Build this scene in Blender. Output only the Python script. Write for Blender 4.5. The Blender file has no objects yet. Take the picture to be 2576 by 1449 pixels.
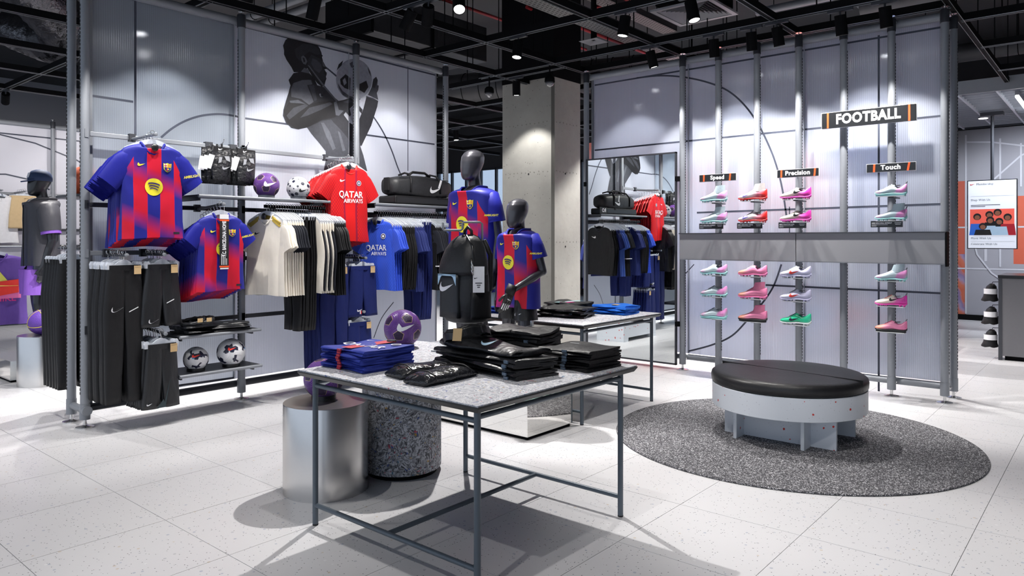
import bpy, bmesh, math, random
from mathutils import Vector, Matrix
from mathutils import noise as mnoise
random.seed(7)
PI = math.pi
scene = bpy.context.scene
COL = scene.collection

# ---------------------------------------------------------------- camera
cam_data = bpy.data.cameras.new('camera')
cam_data.sensor_width = 36.0
cam_data.sensor_fit = 'HORIZONTAL'
cam_data.lens = 36.0 * 1821.0 / 2576.0
cam_data.shift_y = -(724.5 - 602.0) / 2576.0
cam_data.clip_start = 0.05
cam = bpy.data.objects.new('camera', cam_data)
COL.objects.link(cam)
cam.location = (0, 0, 1.35)
cam.rotation_euler = (PI / 2, 0, math.atan2(0.6458, 0.7635))
scene.camera = cam

# ---------------------------------------------------------------- world and exposure
world = bpy.data.worlds.new('daylight')
scene.world = world
world.use_nodes = True
wb = world.node_tree.nodes['Background']
wb.inputs[0].default_value = (0.72, 0.83, 1.0, 1)
wb.inputs[1].default_value = 1.0
vs = scene.view_settings
vs.view_transform = 'Standard'
vs.look = 'None'
vs.gamma = 1.0
vs.use_curve_mapping = False
vs.exposure = -0.09
scene.cycles.adaptive_threshold = 0.04
scene.cycles.adaptive_min_samples = 16
scene.cycles.max_bounces = 6
scene.cycles.diffuse_bounces = 3
scene.cycles.glossy_bounces = 3
scene.cycles.transmission_bounces = 4
scene.cycles.transparent_max_bounces = 8
scene.cycles.caustics_reflective = False
scene.cycles.caustics_refractive = False

def spot_light(name, loc, target, power, angle=60, blend=0.35, size=0.022, color=(1, 0.965, 0.93)):
    d = bpy.data.lights.new(name, 'SPOT')
    d.energy = power
    d.spot_size = math.radians(angle)
    d.spot_blend = blend
    d.shadow_soft_size = size
    d.color = color
    o = bpy.data.objects.new(name, d)
    COL.objects.link(o)
    o.location = loc
    o.rotation_euler = (Vector(target) - Vector(loc)).to_track_quat('-Z', 'Y').to_euler()
    return o

# ---------------------------------------------------------------- materials
MATS = {}
def nodes_of(m):
    m.use_nodes = True
    nt = m.node_tree
    return nt, nt.nodes, nt.links, nt.nodes['Principled BSDF']

def mat(name, col, rough=0.5, metal=0.0, var=0.06, scale=40.0, bump=0.0, bscale=None, spec=None, emit=0.0, sheen=0.0, coat=0.0):
    """principled with a fine noise variation of colour and, optionally, relief"""
    if name in MATS: return MATS[name]
    m = bpy.data.materials.new(name); MATS[name] = m
    nt, N, L, b = nodes_of(m)
    tc = N.new('ShaderNodeTexCoord')
    nz = N.new('ShaderNodeTexNoise'); nz.inputs['Scale'].default_value = scale; nz.inputs['Detail'].default_value = 3
    L.new(tc.outputs['Object'], nz.inputs['Vector'])
    mx = N.new('ShaderNodeMix'); mx.data_type = 'RGBA'
    mx.inputs['A'].default_value = tuple(min(1, c * (1 - var)) for c in col) + (1,)
    mx.inputs['B'].default_value = tuple(min(1, c * (1 + var)) for c in col) + (1,)
    L.new(nz.outputs['Fac'], mx.inputs['Factor'])
    L.new(mx.outputs['Result'], b.inputs['Base Color'])
    b.inputs['Roughness'].default_value = rough
    b.inputs['Metallic'].default_value = metal
    if spec is not None: b.inputs['Specular IOR Level'].default_value = spec
    if sheen: b.inputs['Sheen Weight'].default_value = sheen
    if coat: b.inputs['Coat Weight'].default_value = coat
    if emit:
        b.inputs['Emission Strength'].default_value = emit
        b.inputs['Emission Color'].default_value = tuple(col) + (1,)
    if bump:
        n2 = N.new('ShaderNodeTexNoise'); n2.inputs['Scale'].default_value = bscale or scale; n2.inputs['Detail'].default_value = 4
        L.new(tc.outputs['Object'], n2.inputs['Vector'])
        bp = N.new('ShaderNodeBump'); bp.inputs['Strength'].default_value = bump; bp.inputs['Distance'].default_value = 0.02
        L.new(n2.outputs['Fac'], bp.inputs['Height']); L.new(bp.outputs['Normal'], b.inputs['Normal'])
    return m

def srgb(r, g, b):
    f = lambda c: c / 12.92 if c <= 0.04045 else ((c + 0.055) / 1.055) ** 2.4
    return (f(r / 255), f(g / 255), f(b / 255))

def ramp(N, stops, interp='LINEAR'):
    r = N.new('ShaderNodeValToRGB'); r.color_ramp.interpolation = interp
    e = r.color_ramp.elements
    while len(e) < len(stops): e.new(0.5)
    for k, (p, c) in enumerate(stops):
        e[k].position = p; e[k].color = tuple(c) + (1,) if len(c) == 3 else c
    return r

def mathn(N, L, op, a, b=None, c=None):
    n = N.new('ShaderNodeMath'); n.operation = op
    for k, v in enumerate((a, b, c)):
        if v is None: continue
        if isinstance(v, (int, float)): n.inputs[k].default_value = v
        else: L.new(v, n.inputs[k])
    return n.outputs[0]

def mixc(N, L, f, a, b):
    n = N.new('ShaderNodeMix'); n.data_type = 'RGBA'
    for key, v in (('Factor', f), ('A', a), ('B', b)):
        if isinstance(v, (int, float)): n.inputs[key].default_value = v
        elif isinstance(v, tuple): n.inputs[key].default_value = v + (1,) if len(v) == 3 else v
        else: L.new(v, n.inputs[key])
    return n.outputs['Result']

def mat_custom(name, fn, rough=0.5, metal=0.0, bumpout=None, **kw):
    """fn(N, L, texcoord) -> colour socket (or (colour, height) pair)"""
    if name in MATS: return MATS[name]
    m = bpy.data.materials.new(name); MATS[name] = m
    nt, N, L, b = nodes_of(m)
    tc = N.new('ShaderNodeTexCoord')
    out = fn(N, L, tc)
    col, h = out if isinstance(out, tuple) else (out, None)
    L.new(col, b.inputs['Base Color'])
    b.inputs['Roughness'].default_value = rough; b.inputs['Metallic'].default_value = metal
    for k, v in kw.items(): b.inputs[k].default_value = v
    if h is not None:
        bp = N.new('ShaderNodeBump'); bp.inputs['Strength'].default_value = 0.5; bp.inputs['Distance'].default_value = 0.004
        L.new(h, bp.inputs['Height']); L.new(bp.outputs['Normal'], b.inputs['Normal'])
    return m

def sep(N, L, sock):
    s = N.new('ShaderNodeSeparateXYZ'); L.new(sock, s.inputs[0]); return s.outputs

def voronoi(N, L, vec, scale, feature='F1', rnd=1.0):
    v = N.new('ShaderNodeTexVoronoi'); v.feature = feature
    v.inputs['Scale'].default_value = scale; v.inputs['Randomness'].default_value = rnd
    if vec is not None: L.new(vec, v.inputs['Vector'])
    return v

def noise(N, L, vec, scale, detail=3):
    v = N.new('ShaderNodeTexNoise'); v.inputs['Scale'].default_value = scale; v.inputs['Detail'].default_value = detail
    if vec is not None: L.new(vec, v.inputs['Vector'])
    return v

# ---------------------------------------------------------------- mesh builder
class MB:
    def __init__(s): s.v = []; s.f = []; s.m = []; s.cm = 0
    def add(s, vs, fs):
        o = len(s.v); s.v += [tuple(p) for p in vs]
        for f in fs: s.f.append(tuple(o + i for i in f)); s.m.append(s.cm)
        return s
    def box(s, x0, x1, y0, y1, z0, z1):
        return s.add([(x0, y0, z0), (x1, y0, z0), (x1, y1, z0), (x0, y1, z0), (x0, y0, z1), (x1, y0, z1), (x1, y1, z1), (x0, y1, z1)],
                     [(0, 3, 2, 1), (4, 5, 6, 7), (0, 1, 5, 4), (1, 2, 6, 5), (2, 3, 7, 6), (3, 0, 4, 7)])
    def cbox(s, c, d):
        return s.box(c[0] - d[0] / 2, c[0] + d[0] / 2, c[1] - d[1] / 2, c[1] + d[1] / 2, c[2] - d[2] / 2, c[2] + d[2] / 2)
    def loft(s, rings, cap0=True, cap1=True, closed=True):
        n = len(rings[0]); vs = [p for r in rings for p in r]; fs = []
        for i in range(len(rings) - 1):
            for j in range(n if closed else n - 1):
                k = (j + 1) % n
                fs.append((i * n + j, i * n + k, (i + 1) * n + k, (i + 1) * n + j))
        if cap0: fs.append(tuple(reversed(range(n))))
        if cap1: fs.append(tuple((len(rings) - 1) * n + j for j in range(n)))
        return s.add(vs, fs)
    def tube(s, pts, r, n=10, caps=True, closed=False):
        pts = [Vector(p) for p in pts]; rs = r if isinstance(r, (list, tuple)) else [r] * len(pts)
        rings = []; up = None; m = len(pts)
        for i, p in enumerate(pts):
            if closed: t = (pts[(i + 1) % m] - pts[i - 1])
            else: t = (pts[min(i + 1, m - 1)] - pts[max(i - 1, 0)])
            t.normalize()
            if up is None:
                up = Vector((0, 0, 1)) if abs(t.z) < 0.9 else Vector((1, 0, 0))
            a = t.cross(up); a.normalize(); b = a.cross(t); b.normalize(); up = b
            rings.append([tuple(p + a * rs[i] * math.cos(2 * PI * k / n) + b * rs[i] * math.sin(2 * PI * k / n)) for k in range(n)])
        if closed:
            rings.append(rings[0]); return s.loft([list(reversed(q)) for q in rings], False, False)
        return s.loft([list(reversed(q)) for q in rings], caps, caps)
    def lathe(s, prof, n=24, c=(0, 0, 0), cap0=True, cap1=True):
        rings = [[(c[0] + r * math.cos(2 * PI * k / n), c[1] + r * math.sin(2 * PI * k / n), c[2] + z) for k in range(n)] for r, z in prof]
        return s.loft(rings, cap0, cap1)
    def prism(s, pts, h0, h1, ax='z'):
        def P(a, b, h): return {'z': (a, b, h), 'y': (a, h, b), 'x': (h, a, b)}[ax]
        n = len(pts)
        vs = [P(a, b, h0) for a, b in pts] + [P(a, b, h1) for a, b in pts]
        fs = [tuple(reversed(range(n))), tuple(range(n, 2 * n))] + [(i, (i + 1) % n, n + (i + 1) % n, n + i) for i in range(n)]
        return s.add(vs, fs)
    def mesh(s, name, mats, smooth=False, fix=True):
        me = bpy.data.meshes.new(name)
        me.from_pydata(s.v, [], s.f)
        for q in (mats if isinstance(mats, (list, tuple)) else [mats]): me.materials.append(q)
        if any(s.m): me.polygons.foreach_set('material_index', s.m)
        if fix:
            bm = bmesh.new(); bm.from_mesh(me); bmesh.ops.recalc_face_normals(bm, faces=bm.faces); bm.to_mesh(me); bm.free()
        if smooth:
            me.polygons.foreach_set('use_smooth', [True] * len(me.polygons))
            if smooth != True:
                bm = bmesh.new(); bm.from_mesh(me)
                for e in bm.edges:
                    if len(e.link_faces) == 2 and e.calc_face_angle(0) > math.radians(smooth): e.smooth = False
                bm.to_mesh(me); bm.free()
        me.update()
        return me
    def build(s, name, mats, parent=None, smooth=False, loc=None, rot=None, bevel=0.0, seg=2, subsurf=0):
        return obj(name, s.mesh(name, mats, smooth), parent, loc, rot, bevel, seg, subsurf)

def obj(name, me, parent=None, loc=None, rot=None, bevel=0.0, seg=2, subsurf=0):
    o = bpy.data.objects.new(name, me); COL.objects.link(o)
    if parent is not None: o.parent = parent
    if loc is not None: o.location = loc
    if rot is not None: o.rotation_euler = rot
    if bevel:
        md = o.modifiers.new('bevel', 'BEVEL'); md.width = bevel; md.segments = seg; md.limit_method = 'ANGLE'; md.angle_limit = math.radians(40)
    if subsurf:
        md = o.modifiers.new('subsurf', 'SUBSURF'); md.levels = subsurf; md.render_levels = subsurf
    return o

def tag(o, label, cat, group=None):
    o['label'] = label; o['category'] = cat
    if group: o['group'] = group
    return o

def thing(name, label, cat, loc=(0, 0, 0), rotz=0.0, group=None, rot=None):
    o = bpy.data.objects.new(name, None); COL.objects.link(o)
    o.empty_display_size = 0.05
    o.location = loc
    o.rotation_euler = rot if rot else (0, 0, rotz)
    return tag(o, label, cat, group)

def structure(o): o['kind'] = 'structure'; return o
def stuff(o): o['kind'] = 'stuff'; return o

def copy_tree(o, parent=None):
    c = o.copy(); COL.objects.link(c)
    if parent is not None: c.parent = parent
    for ch in CH.get(o.name, []): copy_tree(ch, c)
    return c
CH = {}
def freeze(root):
    """remember the children of a prototype so copies need no scene search"""
    for o in COL.objects:
        if o.parent is not None: CH.setdefault(o.parent.name, [])
    def walk(o):
        CH[o.name] = list(o.children)
        for c in CH[o.name]: walk(c)
    walk(root)
    return root

# flat outlines ----------------------------------------------------------
def check_pts(w, cx=0, cy=0, flip=False):
    P = [(1, .36), (.72, .20), (.5, .085), (.32, .015), (.2, -.01), (.1, .01), (.035, .06), (.005, .14), (.02, .24), (.06, .33), (.13, .43), (.108, .34), (.115, .27), (.155, .215), (.23, .195), (.33, .2), (.5, .24), (.75, .3)]
    return [(((-1 if flip else 1) * (x - .5)) * w + cx, (y - .2) * w + cy) for x, y in P]

def circle_pts(r, n=24, cx=0, cy=0):
    return [(cx + r * math.cos(2 * PI * k / n), cy + r * math.sin(2 * PI * k / n)) for k in range(n)]

_txt = {}
def text_mesh(s, size, mats, bold=0.0, extrude=0.0, align='CENTER', spacing=1.0, squeeze=1.0):
    """letters as a mesh lying in local xy, text reading along +x"""
    cu = bpy.data.curves.new('lettering', 'FONT')
    cu.body = s; cu.size = size; cu.align_x = align; cu.align_y = 'CENTER'; cu.offset = bold; cu.extrude = extrude
    cu.space_character = spacing; cu.resolution_u = 3
    o = bpy.data.objects.new('lettering', cu); COL.objects.link(o)
    dg = bpy.context.evaluated_depsgraph_get()
    me = bpy.data.meshes.new_from_object(o.evaluated_get(dg))
    bpy.data.objects.remove(o); bpy.data.curves.remove(cu)
    me.materials.clear(); me.materials.append(mats)
    if squeeze != 1.0:
        for v in me.vertices: v.co.x *= squeeze
    return me
def text(s, size, m, parent, loc, rot, bold=0.0, extrude=0.0, name='lettering', **k):
    return obj(name, text_mesh(s, size, m, bold, extrude, **k), parent, loc, rot)

def polyset(polys, mats, name, parent, place, loc=None, rot=None):
    """flat print made of outlines: polys = [(material index, [(a,b)...])]; place(a,b,layer)->xyz"""
    mb = MB()
    for k, (mi, pts) in enumerate(polys):
        mb.cm = mi
        mb.add([place(a, b, k) for a, b in pts], [tuple(range(len(pts)))])
    me = mb.mesh(name, mats, fix=False)
    return obj(name, me, parent, loc, rot)
# ================================================================ material library
M = {}
M['tube'] = mat('grey powder coated tube', srgb(138, 142, 149), 0.45, 0.15, 0.04, 60)
M['tube_dark'] = mat('dark grey powder coated metal', srgb(66, 68, 74), 0.45, 0.3, 0.05, 60)
M['table_frame'] = mat('blue grey powder coated frame', srgb(88, 98, 108), 0.42, 0.25, 0.05, 50)
M['steel'] = mat('bright steel', (0.72, 0.72, 0.72), 0.22, 1.0, 0.05, 80)
M['black'] = mat('matt black metal', (0.008, 0.008, 0.009), 0.6, 0.0, 0.1, 30, spec=0.03)
M['black_shiny'] = mat('black plastic', (0.015, 0.016, 0.018), 0.28, 0.0, 0.1, 30)
M['lit_edge'] = mat('lit track edge grey', (0.42, 0.43, 0.45), 0.4, 0.8, 0.05, 20)
M['white'] = mat('white print', (0.86, 0.87, 0.9), 0.5)
M['orange'] = mat('orange print', srgb(242, 92, 40), 0.5)
M['blackprint'] = mat('black print', (0.012, 0.012, 0.014), 0.6)
M['darkline'] = mat('dark panel line', srgb(70, 75, 90), 0.5)
M['kraft'] = mat('kraft card', srgb(205, 174, 128), 0.8, 0, 0.05, 90)
M['paper'] = mat('white card', (0.85, 0.85, 0.88), 0.7)
M['rubber'] = mat('black rubber', (0.015, 0.015, 0.016), 0.8)

def f_terrazzo(N, L, tc):
    g = N.new('ShaderNodeNewGeometry').outputs['Position']
    nb = noise(N, L, g, 0.9, 2); base = mixc(N, L, nb.outputs['Fac'], srgb(212, 212, 216), srgb(224, 223, 224))
    # small black chips
    v = voronoi(N, L, g, 68.0); s = sep(N, L, v.outputs['Color'])
    near = mathn(N, L, 'LESS_THAN', v.outputs['Distance'], 0.16)
    pick = mathn(N, L, 'GREATER_THAN', s[0], 0.5)
    k = mathn(N, L, 'MULTIPLY', near, pick)
    c = mixc(N, L, k, base, srgb(52, 54, 62))
    # larger grey, blue and tan chips
    v2 = voronoi(N, L, g, 22.0); s2 = sep(N, L, v2.outputs['Color'])
    n2 = mathn(N, L, 'LESS_THAN', v2.outputs['Distance'], 0.15)
    p2 = mathn(N, L, 'GREATER_THAN', s2[0], 0.55)
    k2 = mathn(N, L, 'MULTIPLY', mathn(N, L, 'MULTIPLY', n2, p2), 0.6)
    r2 = ramp(N, [(0.0, srgb(150, 160, 180)), (0.55, srgb(170, 172, 178)), (0.75, srgb(198, 180, 155)), (0.9, srgb(236, 236, 238))], 'CONSTANT')
    L.new(s2[1], r2.inputs[0])
    return mixc(N, L, k2, c, r2.outputs[0])
M['terrazzo'] = mat_custom('white terrazzo', f_terrazzo, 0.3, **{'Specular IOR Level': 0.45})
M['joint'] = mat('grey tile joint', srgb(160, 160, 160), 0.7)

def f_concrete(N, L, tc):
    o = tc.outputs['Object']
    n1 = noise(N, L, o, 2.5, 6); n2 = noise(N, L, o, 14, 5)
    c = mixc(N, L, n1.outputs['Fac'], srgb(138, 137, 132), srgb(170, 169, 163))
    c = mixc(N, L, mathn(N, L, 'MULTIPLY', n2.outputs['Fac'], 0.3), c, srgb(110, 108, 102))
    v = voronoi(N, L, o, 26.0); s = sep(N, L, v.outputs['Color'])
    k = mathn(N, L, 'MULTIPLY', mathn(N, L, 'LESS_THAN', v.outputs['Distance'], 0.12), mathn(N, L, 'GREATER_THAN', s[0], 0.6))
    c = mixc(N, L, k, c, srgb(72, 70, 66))
    return (c, n2.outputs['Fac'])
M['concrete'] = mat_custom('raw concrete', f_concrete, 0.75)

def f_slab(N, L, tc):
    n1 = noise(N, L, tc.outputs['Object'], 0.8, 5)
    return mixc(N, L, n1.outputs['Fac'], (0.035, 0.034, 0.037), (0.07, 0.068, 0.072))
M['slab'] = mat_custom('dark painted soffit', f_slab, 0.85)
M['duct'] = mat('dark painted duct', (0.05, 0.05, 0.054), 0.45, 0.3, 0.2, 6, bump=0.15, bscale=10)
M['pipe_grey'] = mat('grey pipe', (0.16, 0.165, 0.18), 0.4)
M['pipe_red'] = mat('red sprinkler pipe', (0.30, 0.02, 0.025), 0.45)
M['wall_white'] = mat('white painted wall', srgb(214, 214, 224), 0.7, 0, 0.02, 5)
M['wall_grey'] = mat('grey painted wall', srgb(150, 150, 156), 0.8, 0, 0.03, 4)
M['lens'] = mat('lit lamp lens', (1.0, 0.97, 0.93), 0.4, emit=14.0)
M['tube_light'] = mat('lit tube', (0.97, 0.98, 1.0), 0.4, emit=9.0)

# ================================================================ floor
fl_mb = MB().box(-18, 7, -5, 17.5, -0.12, -0.006)
floor = structure(fl_mb.build('floor', M['joint']))
PX, PY = 0.598, 0.596
tile_me = MB().box(-PX / 2 + 0.0014, PX / 2 - 0.0014, -PY / 2 + 0.0014, PY / 2 - 0.0014, -0.012, 0.0).mesh('floor_tile', M['terrazzo'])
cells = []
for i in range(-29, 11):
    for j in range(-9, 29):
        x = -0.53 + (i + 0.5) * PX; y = 0.985 + (j + 0.5) * PY
        d = -0.6458 * x + 0.7635 * y; s = 0.7635 * x + 0.6458 * y
        inview = d > 1.5 and abs(s) < d * 0.72 + 0.4
        cells.append((0 if inview else 1, d, x, y))
cells.sort()
rest = MB()
for k, (o_, d, x, y) in enumerate(cells):
    if k < 300: obj('tile', tile_me, floor, (x, y, 0))
    else: rest.box(x - PX / 2 + 0.0014, x + PX / 2 - 0.0014, y - PY / 2 + 0.0014, y + PY / 2 - 0.0014, -0.012, 0.0)
stuff(rest.build('far_tiles', M['terrazzo'], floor))

# ================================================================ shell
structure(MB().box(-18, 7, -5, 17.5, 4.75, 4.95).build('ceiling', M['slab']))
structure(MB().box(-18.1, -18, -5, 17.5, 0, 4.75).build('wall_far_left', M['wall_grey']))
structure(MB().box(7, 7.1, -5, 17.5, 0, 4.75).build('wall_far_right', M['wall_grey']))
# rear wall with a long strip of windows
wy = 14.6
wb_ = MB().box(-18, -3.0, wy, wy + 0.15, 0, 0.35).box(-18, -3.0, wy, wy + 0.15, 3.3, 4.75).box(-3.0, 7, wy + 0.1, wy + 0.15, 0, 4.75)
structure(wb_.build('wall_back', M['slab']))
win = structure(bpy.data.objects.new('window_1', None)); COL.objects.link(win); win.location = (0, wy, 0)
fr = MB()
for k in range(27):
    x = -18 + k * 0.56
    MB().box(x - 0.025, x + 0.025, 0.03, 0.11, 0.35, 3.3).build('mullion', M['tube_dark'], win)
MB().box(-18, -3, 0.03, 0.11, 3.24, 3.3).box(-18, -3, 0.03, 0.11, 0.35, 0.41).build('window_frame', M['tube_dark'], win)
glass = bpy.data.materials.new('clear window glass'); nt, N, L, b = nodes_of(glass)
b.inputs['Base Color'].default_value = (0.9, 0.96, 1, 1); b.inputs['Roughness'].default_value = 0.02
tr = N.new('ShaderNodeBsdfTransparent'); tr.inputs[0].default_value = (0.9, 0.95, 1, 1)
mx = N.new('ShaderNodeMixShader'); mx.inputs[0].default_value = 0.12
L.new(tr.outputs[0], mx.inputs[1]); L.new(b.outputs[0], mx.inputs[2]); L.new(mx.outputs[0], N['Material Output'].inputs[0])
for k in range(26):
    x = -18 + k * 0.56
    MB().box(x + 0.025, x + 0.535, 0.065, 0.072, 0.41, 3.24).build('pane', glass, win)

# ================================================================ concrete column
cX0, cX1, cY0, cY1 = -6.08, -5.27, 7.0, 7.57
column = structure(bpy.data.objects.new('column', None)); COL.objects.link(column); column.location = (cX0, cY0, 0)
w_, d_ = cX1 - cX0, cY1 - cY0
cm = MB().box(0, w_ - 0.03, 0, d_, 0, 3.32).box(w_ - 0.03, w_, 0.03, d_, 0, 3.32)
cm.build('shaft', M['concrete'], column)
MB().prism([(w_ - 0.03, 0), (w_, 0.03), (w_ - 0.03, 0.03)], 0, 3.32).build('corner_chamfer', mat('darker cement', srgb(104, 103, 98), 0.8), column)  # chamfer toned darker than the shaft
MB().box(-0.006, w_ + 0.006, -0.006, d_ + 0.006, 3.32, 4.75).build('painted_top', M['black'], column)
hole = MB().lathe([(0.011, 0), (0.011, 0.004)], 10).mesh('form_tie_hole', M['rubber'])
pit = MB().lathe([(0.009, 0), (0.009, 0.002)], 8).mesh('pit', mat('dark cement', srgb(128, 126, 120), 0.8))
for z in (0.35, 1.26, 2.16):
    obj('tie_hole', hole, column, (w_ + 0.0, 0.25, z), (0, PI / 2, 0))
    obj('tie_hole', hole, column, (0.43, 0.0, z), (PI / 2, 0, 0))
for z in (2.18, 2.78, 1.32):
    for k in range(11): obj('pit', pit, column, (0.06 + k * 0.066 + random.uniform(-.008, .008), 0.0, z + random.uniform(-.006, .006)), (PI / 2, 0, 0))
    for k in range(7): obj('pit', pit, column, (w_, 0.07 + k * 0.07, z + random.uniform(-.006, .006)), (0, PI / 2, 0))

# ================================================================ ceiling grid
TZ = 3.27
def track(axis, c, a, b, label, rods=True):
    """a black track: axis 'y' runs along y at x=c; 'x' runs along x at y=c"""
    t = thing('ceiling_track', label, 'lighting track', (c, a, TZ) if axis == 'y' else (a, c, TZ), 0 if axis == 'y' else -PI / 2, 'black lighting tracks of the ceiling grid')
    Ln = b - a
    MB().box(-0.024, 0.024, 0, Ln, 0.008, 0.07).build('rail_body', M['black'], t)
    MB().box(-0.024, -0.021, 0, Ln, 0.002, 0.01).box(0.021, 0.024, 0, Ln, 0.002, 0.01).build('lit_lip', M['lit_edge'], t)  # pale strips put the light caught on the track edges into colour
    y = 0.3
    rod = MB().tube([(0, 0, 0.07), (0, 0, 4.75 - TZ)], 0.006, 6).mesh('hanger_rod', M['black'])
    while rods and y < Ln:
        obj('hanger_rod', rod, t, (0, y, 0)); y += 1.2
    return t
track('y', -5.66, -1.5, 9.5, 'black lighting track over the wall of football shirts')
track('y', -4.78, -1.5, 10.5, 'black lighting track passing in front of the painted column top')
track('y', -3.56, -1.5, 10.5, 'black lighting track ending over the mirror post')
track('y', -2.36, -1.5, 7.05, 'black lighting track over the middle of the shoe wall')
track('y', -1.1, -1.5, 11.0, 'black lighting track over the free end of the shoe wall')
for x, w in ((-7.2, 'first'), (-8.45, 'second'), (-9.65, 'third'), (-10.95, 'fourth')): track('y', x, -1.5, 12.5, w + ' black lighting track counting away behind the wall of football shirts', False)
track('x', 4.0, -6.8, -1.1, 'black lighting track crossing in front of the square air duct')
track('x', 5.26, -5.66, -1.1, 'black lighting track crossing just in front of the concrete column')
track('x', 6.38, -5.9, -1.1, 'black lighting track carrying the lamps for the shoe wall')
track('x', 6.93, -4.75, -1.1, 'black lighting track right above the shoe wall posts')
track('x', 6.58, -6.6, -4.78, 'short black track close to the concrete column')
track('x', 2.9, -11.6, -5.66, 'black lighting track crossing above the capped mannequin', False)
track('x', 1.9, -5.66, 1.0, 'black lighting track crossing over the felt table')
track('x', 0.4, -5.66, 1.0, 'black lighting track crossing over the open floor')
for y, w in ((7.7, 'first'), (8.9, 'second'), (10.1, 'third'), (11.3, 'fourth')): track('x', y, -11, -3.6, w + ' thin black track crossing beyond the concrete column', False)
track('x', 7.4, -4.75, -1.15, 'added black lighting track along the rear of the shoe wall')  # this track and the next are added to carry the rear wash lamps
track('y', -6.25, 1.6, 6.0, 'added black lighting track along the rear of the shirt wall')
for y, w in ((7.45, 'first'), (8.6, 'second'), (9.9, 'third')): track('x', y, -1.1, 3.5, w + ' thin black track beyond the free end of the shoe wall')

hous_me = MB().lathe([(0.047, 0), (0.047, -0.165), (0.043, -0.165), (0.041, -0.155)], 20, cap1=False).mesh('lamp_housing', M['black'], 40)
lens_me = MB().lathe([(0.041, -0.156), (0.041, -0.159)], 20).mesh('lamp_lens', M['lens'])
adap_me = MB().box(-0.1, 0.1, -0.016, 0.016, -0.022, 0.0).mesh('track_adapter', M['tube_dark'])
stem_me = MB().tube([(0, 0, -0.02), (0, 0, -0.055)], 0.008, 8).mesh('lamp_stem', M['tube_dark'])
def lamp(x, y, target, power, angle=55, label='black cylinder spotlight on the ceiling track', along='x', blend=0.4, group='black cylinder spotlights'):
    t = thing('spotlight', label, 'spotlight', (x, y, TZ), 0, group)
    obj('track_adapter', adap_me, t, (0, 0, 0), (0, 0, 0 if along == 'x' else PI / 2))
    obj('lamp_stem', stem_me, t)
    top = Vector((x, y, TZ - 0.05))
    q = (Vector(target) - top).to_track_quat('-Z', 'Y')
    h = obj('lamp_housing', hous_me, t, (0, 0, -0.05), q.to_euler())
    obj('lamp_lens', lens_me, h)
    p = top + (q @ Vector((0, 0, -0.172)))
    spot_light('spotlight_beam', p, target, power, angle, blend)
    return t
K = 0.4
LB = 'black spotlight aimed at the football shoe wall'
for x, px, w in ((-3.6, -3.3, 'beside the mirror'), (-2.93, -3.0, 'above the Speed sign'), (-2.57, -2.65, 'above the white and red shoes'), (-2.34, -2.2, 'above the Precision sign'), (-1.81, -1.75, 'above the middle of the FOOTBALL sign'), (-1.47, -1.4, 'above the Touch sign')):
    lamp(x, 6.38, (px, 6.82, 1.3), 112, 76, 'black spotlight aimed at the shoe wall ' + w, group='spotlights for the shoe wall')
LA = 'black spotlight aimed at the wall of football shirts'
for y in (1.5, 2.2, 2.75, 3.3): lamp(-4.78, y, (-5.5, y + 0.05, 1.6), 88, 76, LA, 'y', group='spotlights for the shirt wall')
lamp(-4.45, 4.0, (-5.55, 3.9, 1.7), 120, 78, 'grey sided spotlight near the square air duct, turned towards the shirt wall')
lamp(-4.26, 4.0, (-5.6, 5.0, 1.6), 150, 78, 'tilted dark spotlight beside the grey sided one')
lamp(-3.92, 4.0, (-2.4, 2.55, 0.5), 430, 84, 'black spotlight tilted towards the felt table, lens in view')
lamp(-4.37, 5.26, (-4.25, 4.6, 0.0), 150, 56, 'black spotlight with its lens towards the mannequins, before the painted column top')
lamp(-5.5, 6.58, (-5.64, 6.85, 0.0), 85, 94, 'black spotlight throwing a cone of light on the concrete column')
lamp(-2.61, 5.26, (-1.85, 5.05, 0.3), 170, 74, 'black spotlight over the round bench')
lamp(-1.1, 3.6, (-0.5, 4.6, 0.0), 80, 86, 'unseen black spotlight over the open floor by the bench', 'y')  # fill lamp added above the view
lamp(-1.83, 1.9, (-1.9, 2.6, 0.3), 65, 84, 'black spotlight over the felt table')
lamp(-3.5, 1.9, (-4.3, 2.4, 0.0), 45, 84, 'unseen black spotlight over the steel drum')  # another added fill lamp, out of view
lamp(-3.56, 3.1, (-3.6, 3.9, 1.0), 120, 52, 'black spotlight aimed at the two mannequins', 'y')
lamp(-4.6, 0.4, (-4.8, 1.0, 0.0), 85, 84, 'unseen black spotlight over the open floor by the shirt wall')  # this and the next two are unseen lamps added as floor fill
lamp(-1.6, 0.4, (-1.2, 1.0, 0.0), 60, 84, 'unseen black spotlight over the foreground floor')
lamp(-0.2, 1.9, (0.2, 3.0, 0.0), 80, 84, 'unseen black spotlight over the aisle floor')
lamp(-3.2, 5.26, (-3.5, 5.0, 0.7), 200 * K, 64, 'black spotlight over the further felt table')
lamp(-6.9, 2.9, (-6.85, 2.9, 0.0), 300, 100, 'added black spotlight just behind the shirt wall')  # backlight added to brighten the shirt wall panels
lamp(-8.64, 2.9, (-8.1, 2.4, 0.8), 230, 84, 'lit spotlight on the track above the capped mannequin')
lamp(-10.97, 2.9, (-13.2, 3.4, 1.6), 130, 100, 'lit spotlight near the white wall with printed curves')
lamp(-7.2, 1.6, (-6.9, 1.8, 0.5), 280 * K, 80, 'large looking lit spotlight left of the shirt wall', 'y')
lamp(-10.95, 5.2, (-13.2, 5.4, 1.6), 110, 100, 'added spotlight washing the far end of the white partition', 'y')  # extra lamp added because the white partition was too dark
for y in (5.2, 7.8): lamp(-8.45, y, (-8.3, y, 0.0), 420, 105, 'added spotlight hidden behind the shirt wall', 'y')  # hidden lamps added for light through the shirt wall
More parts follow.
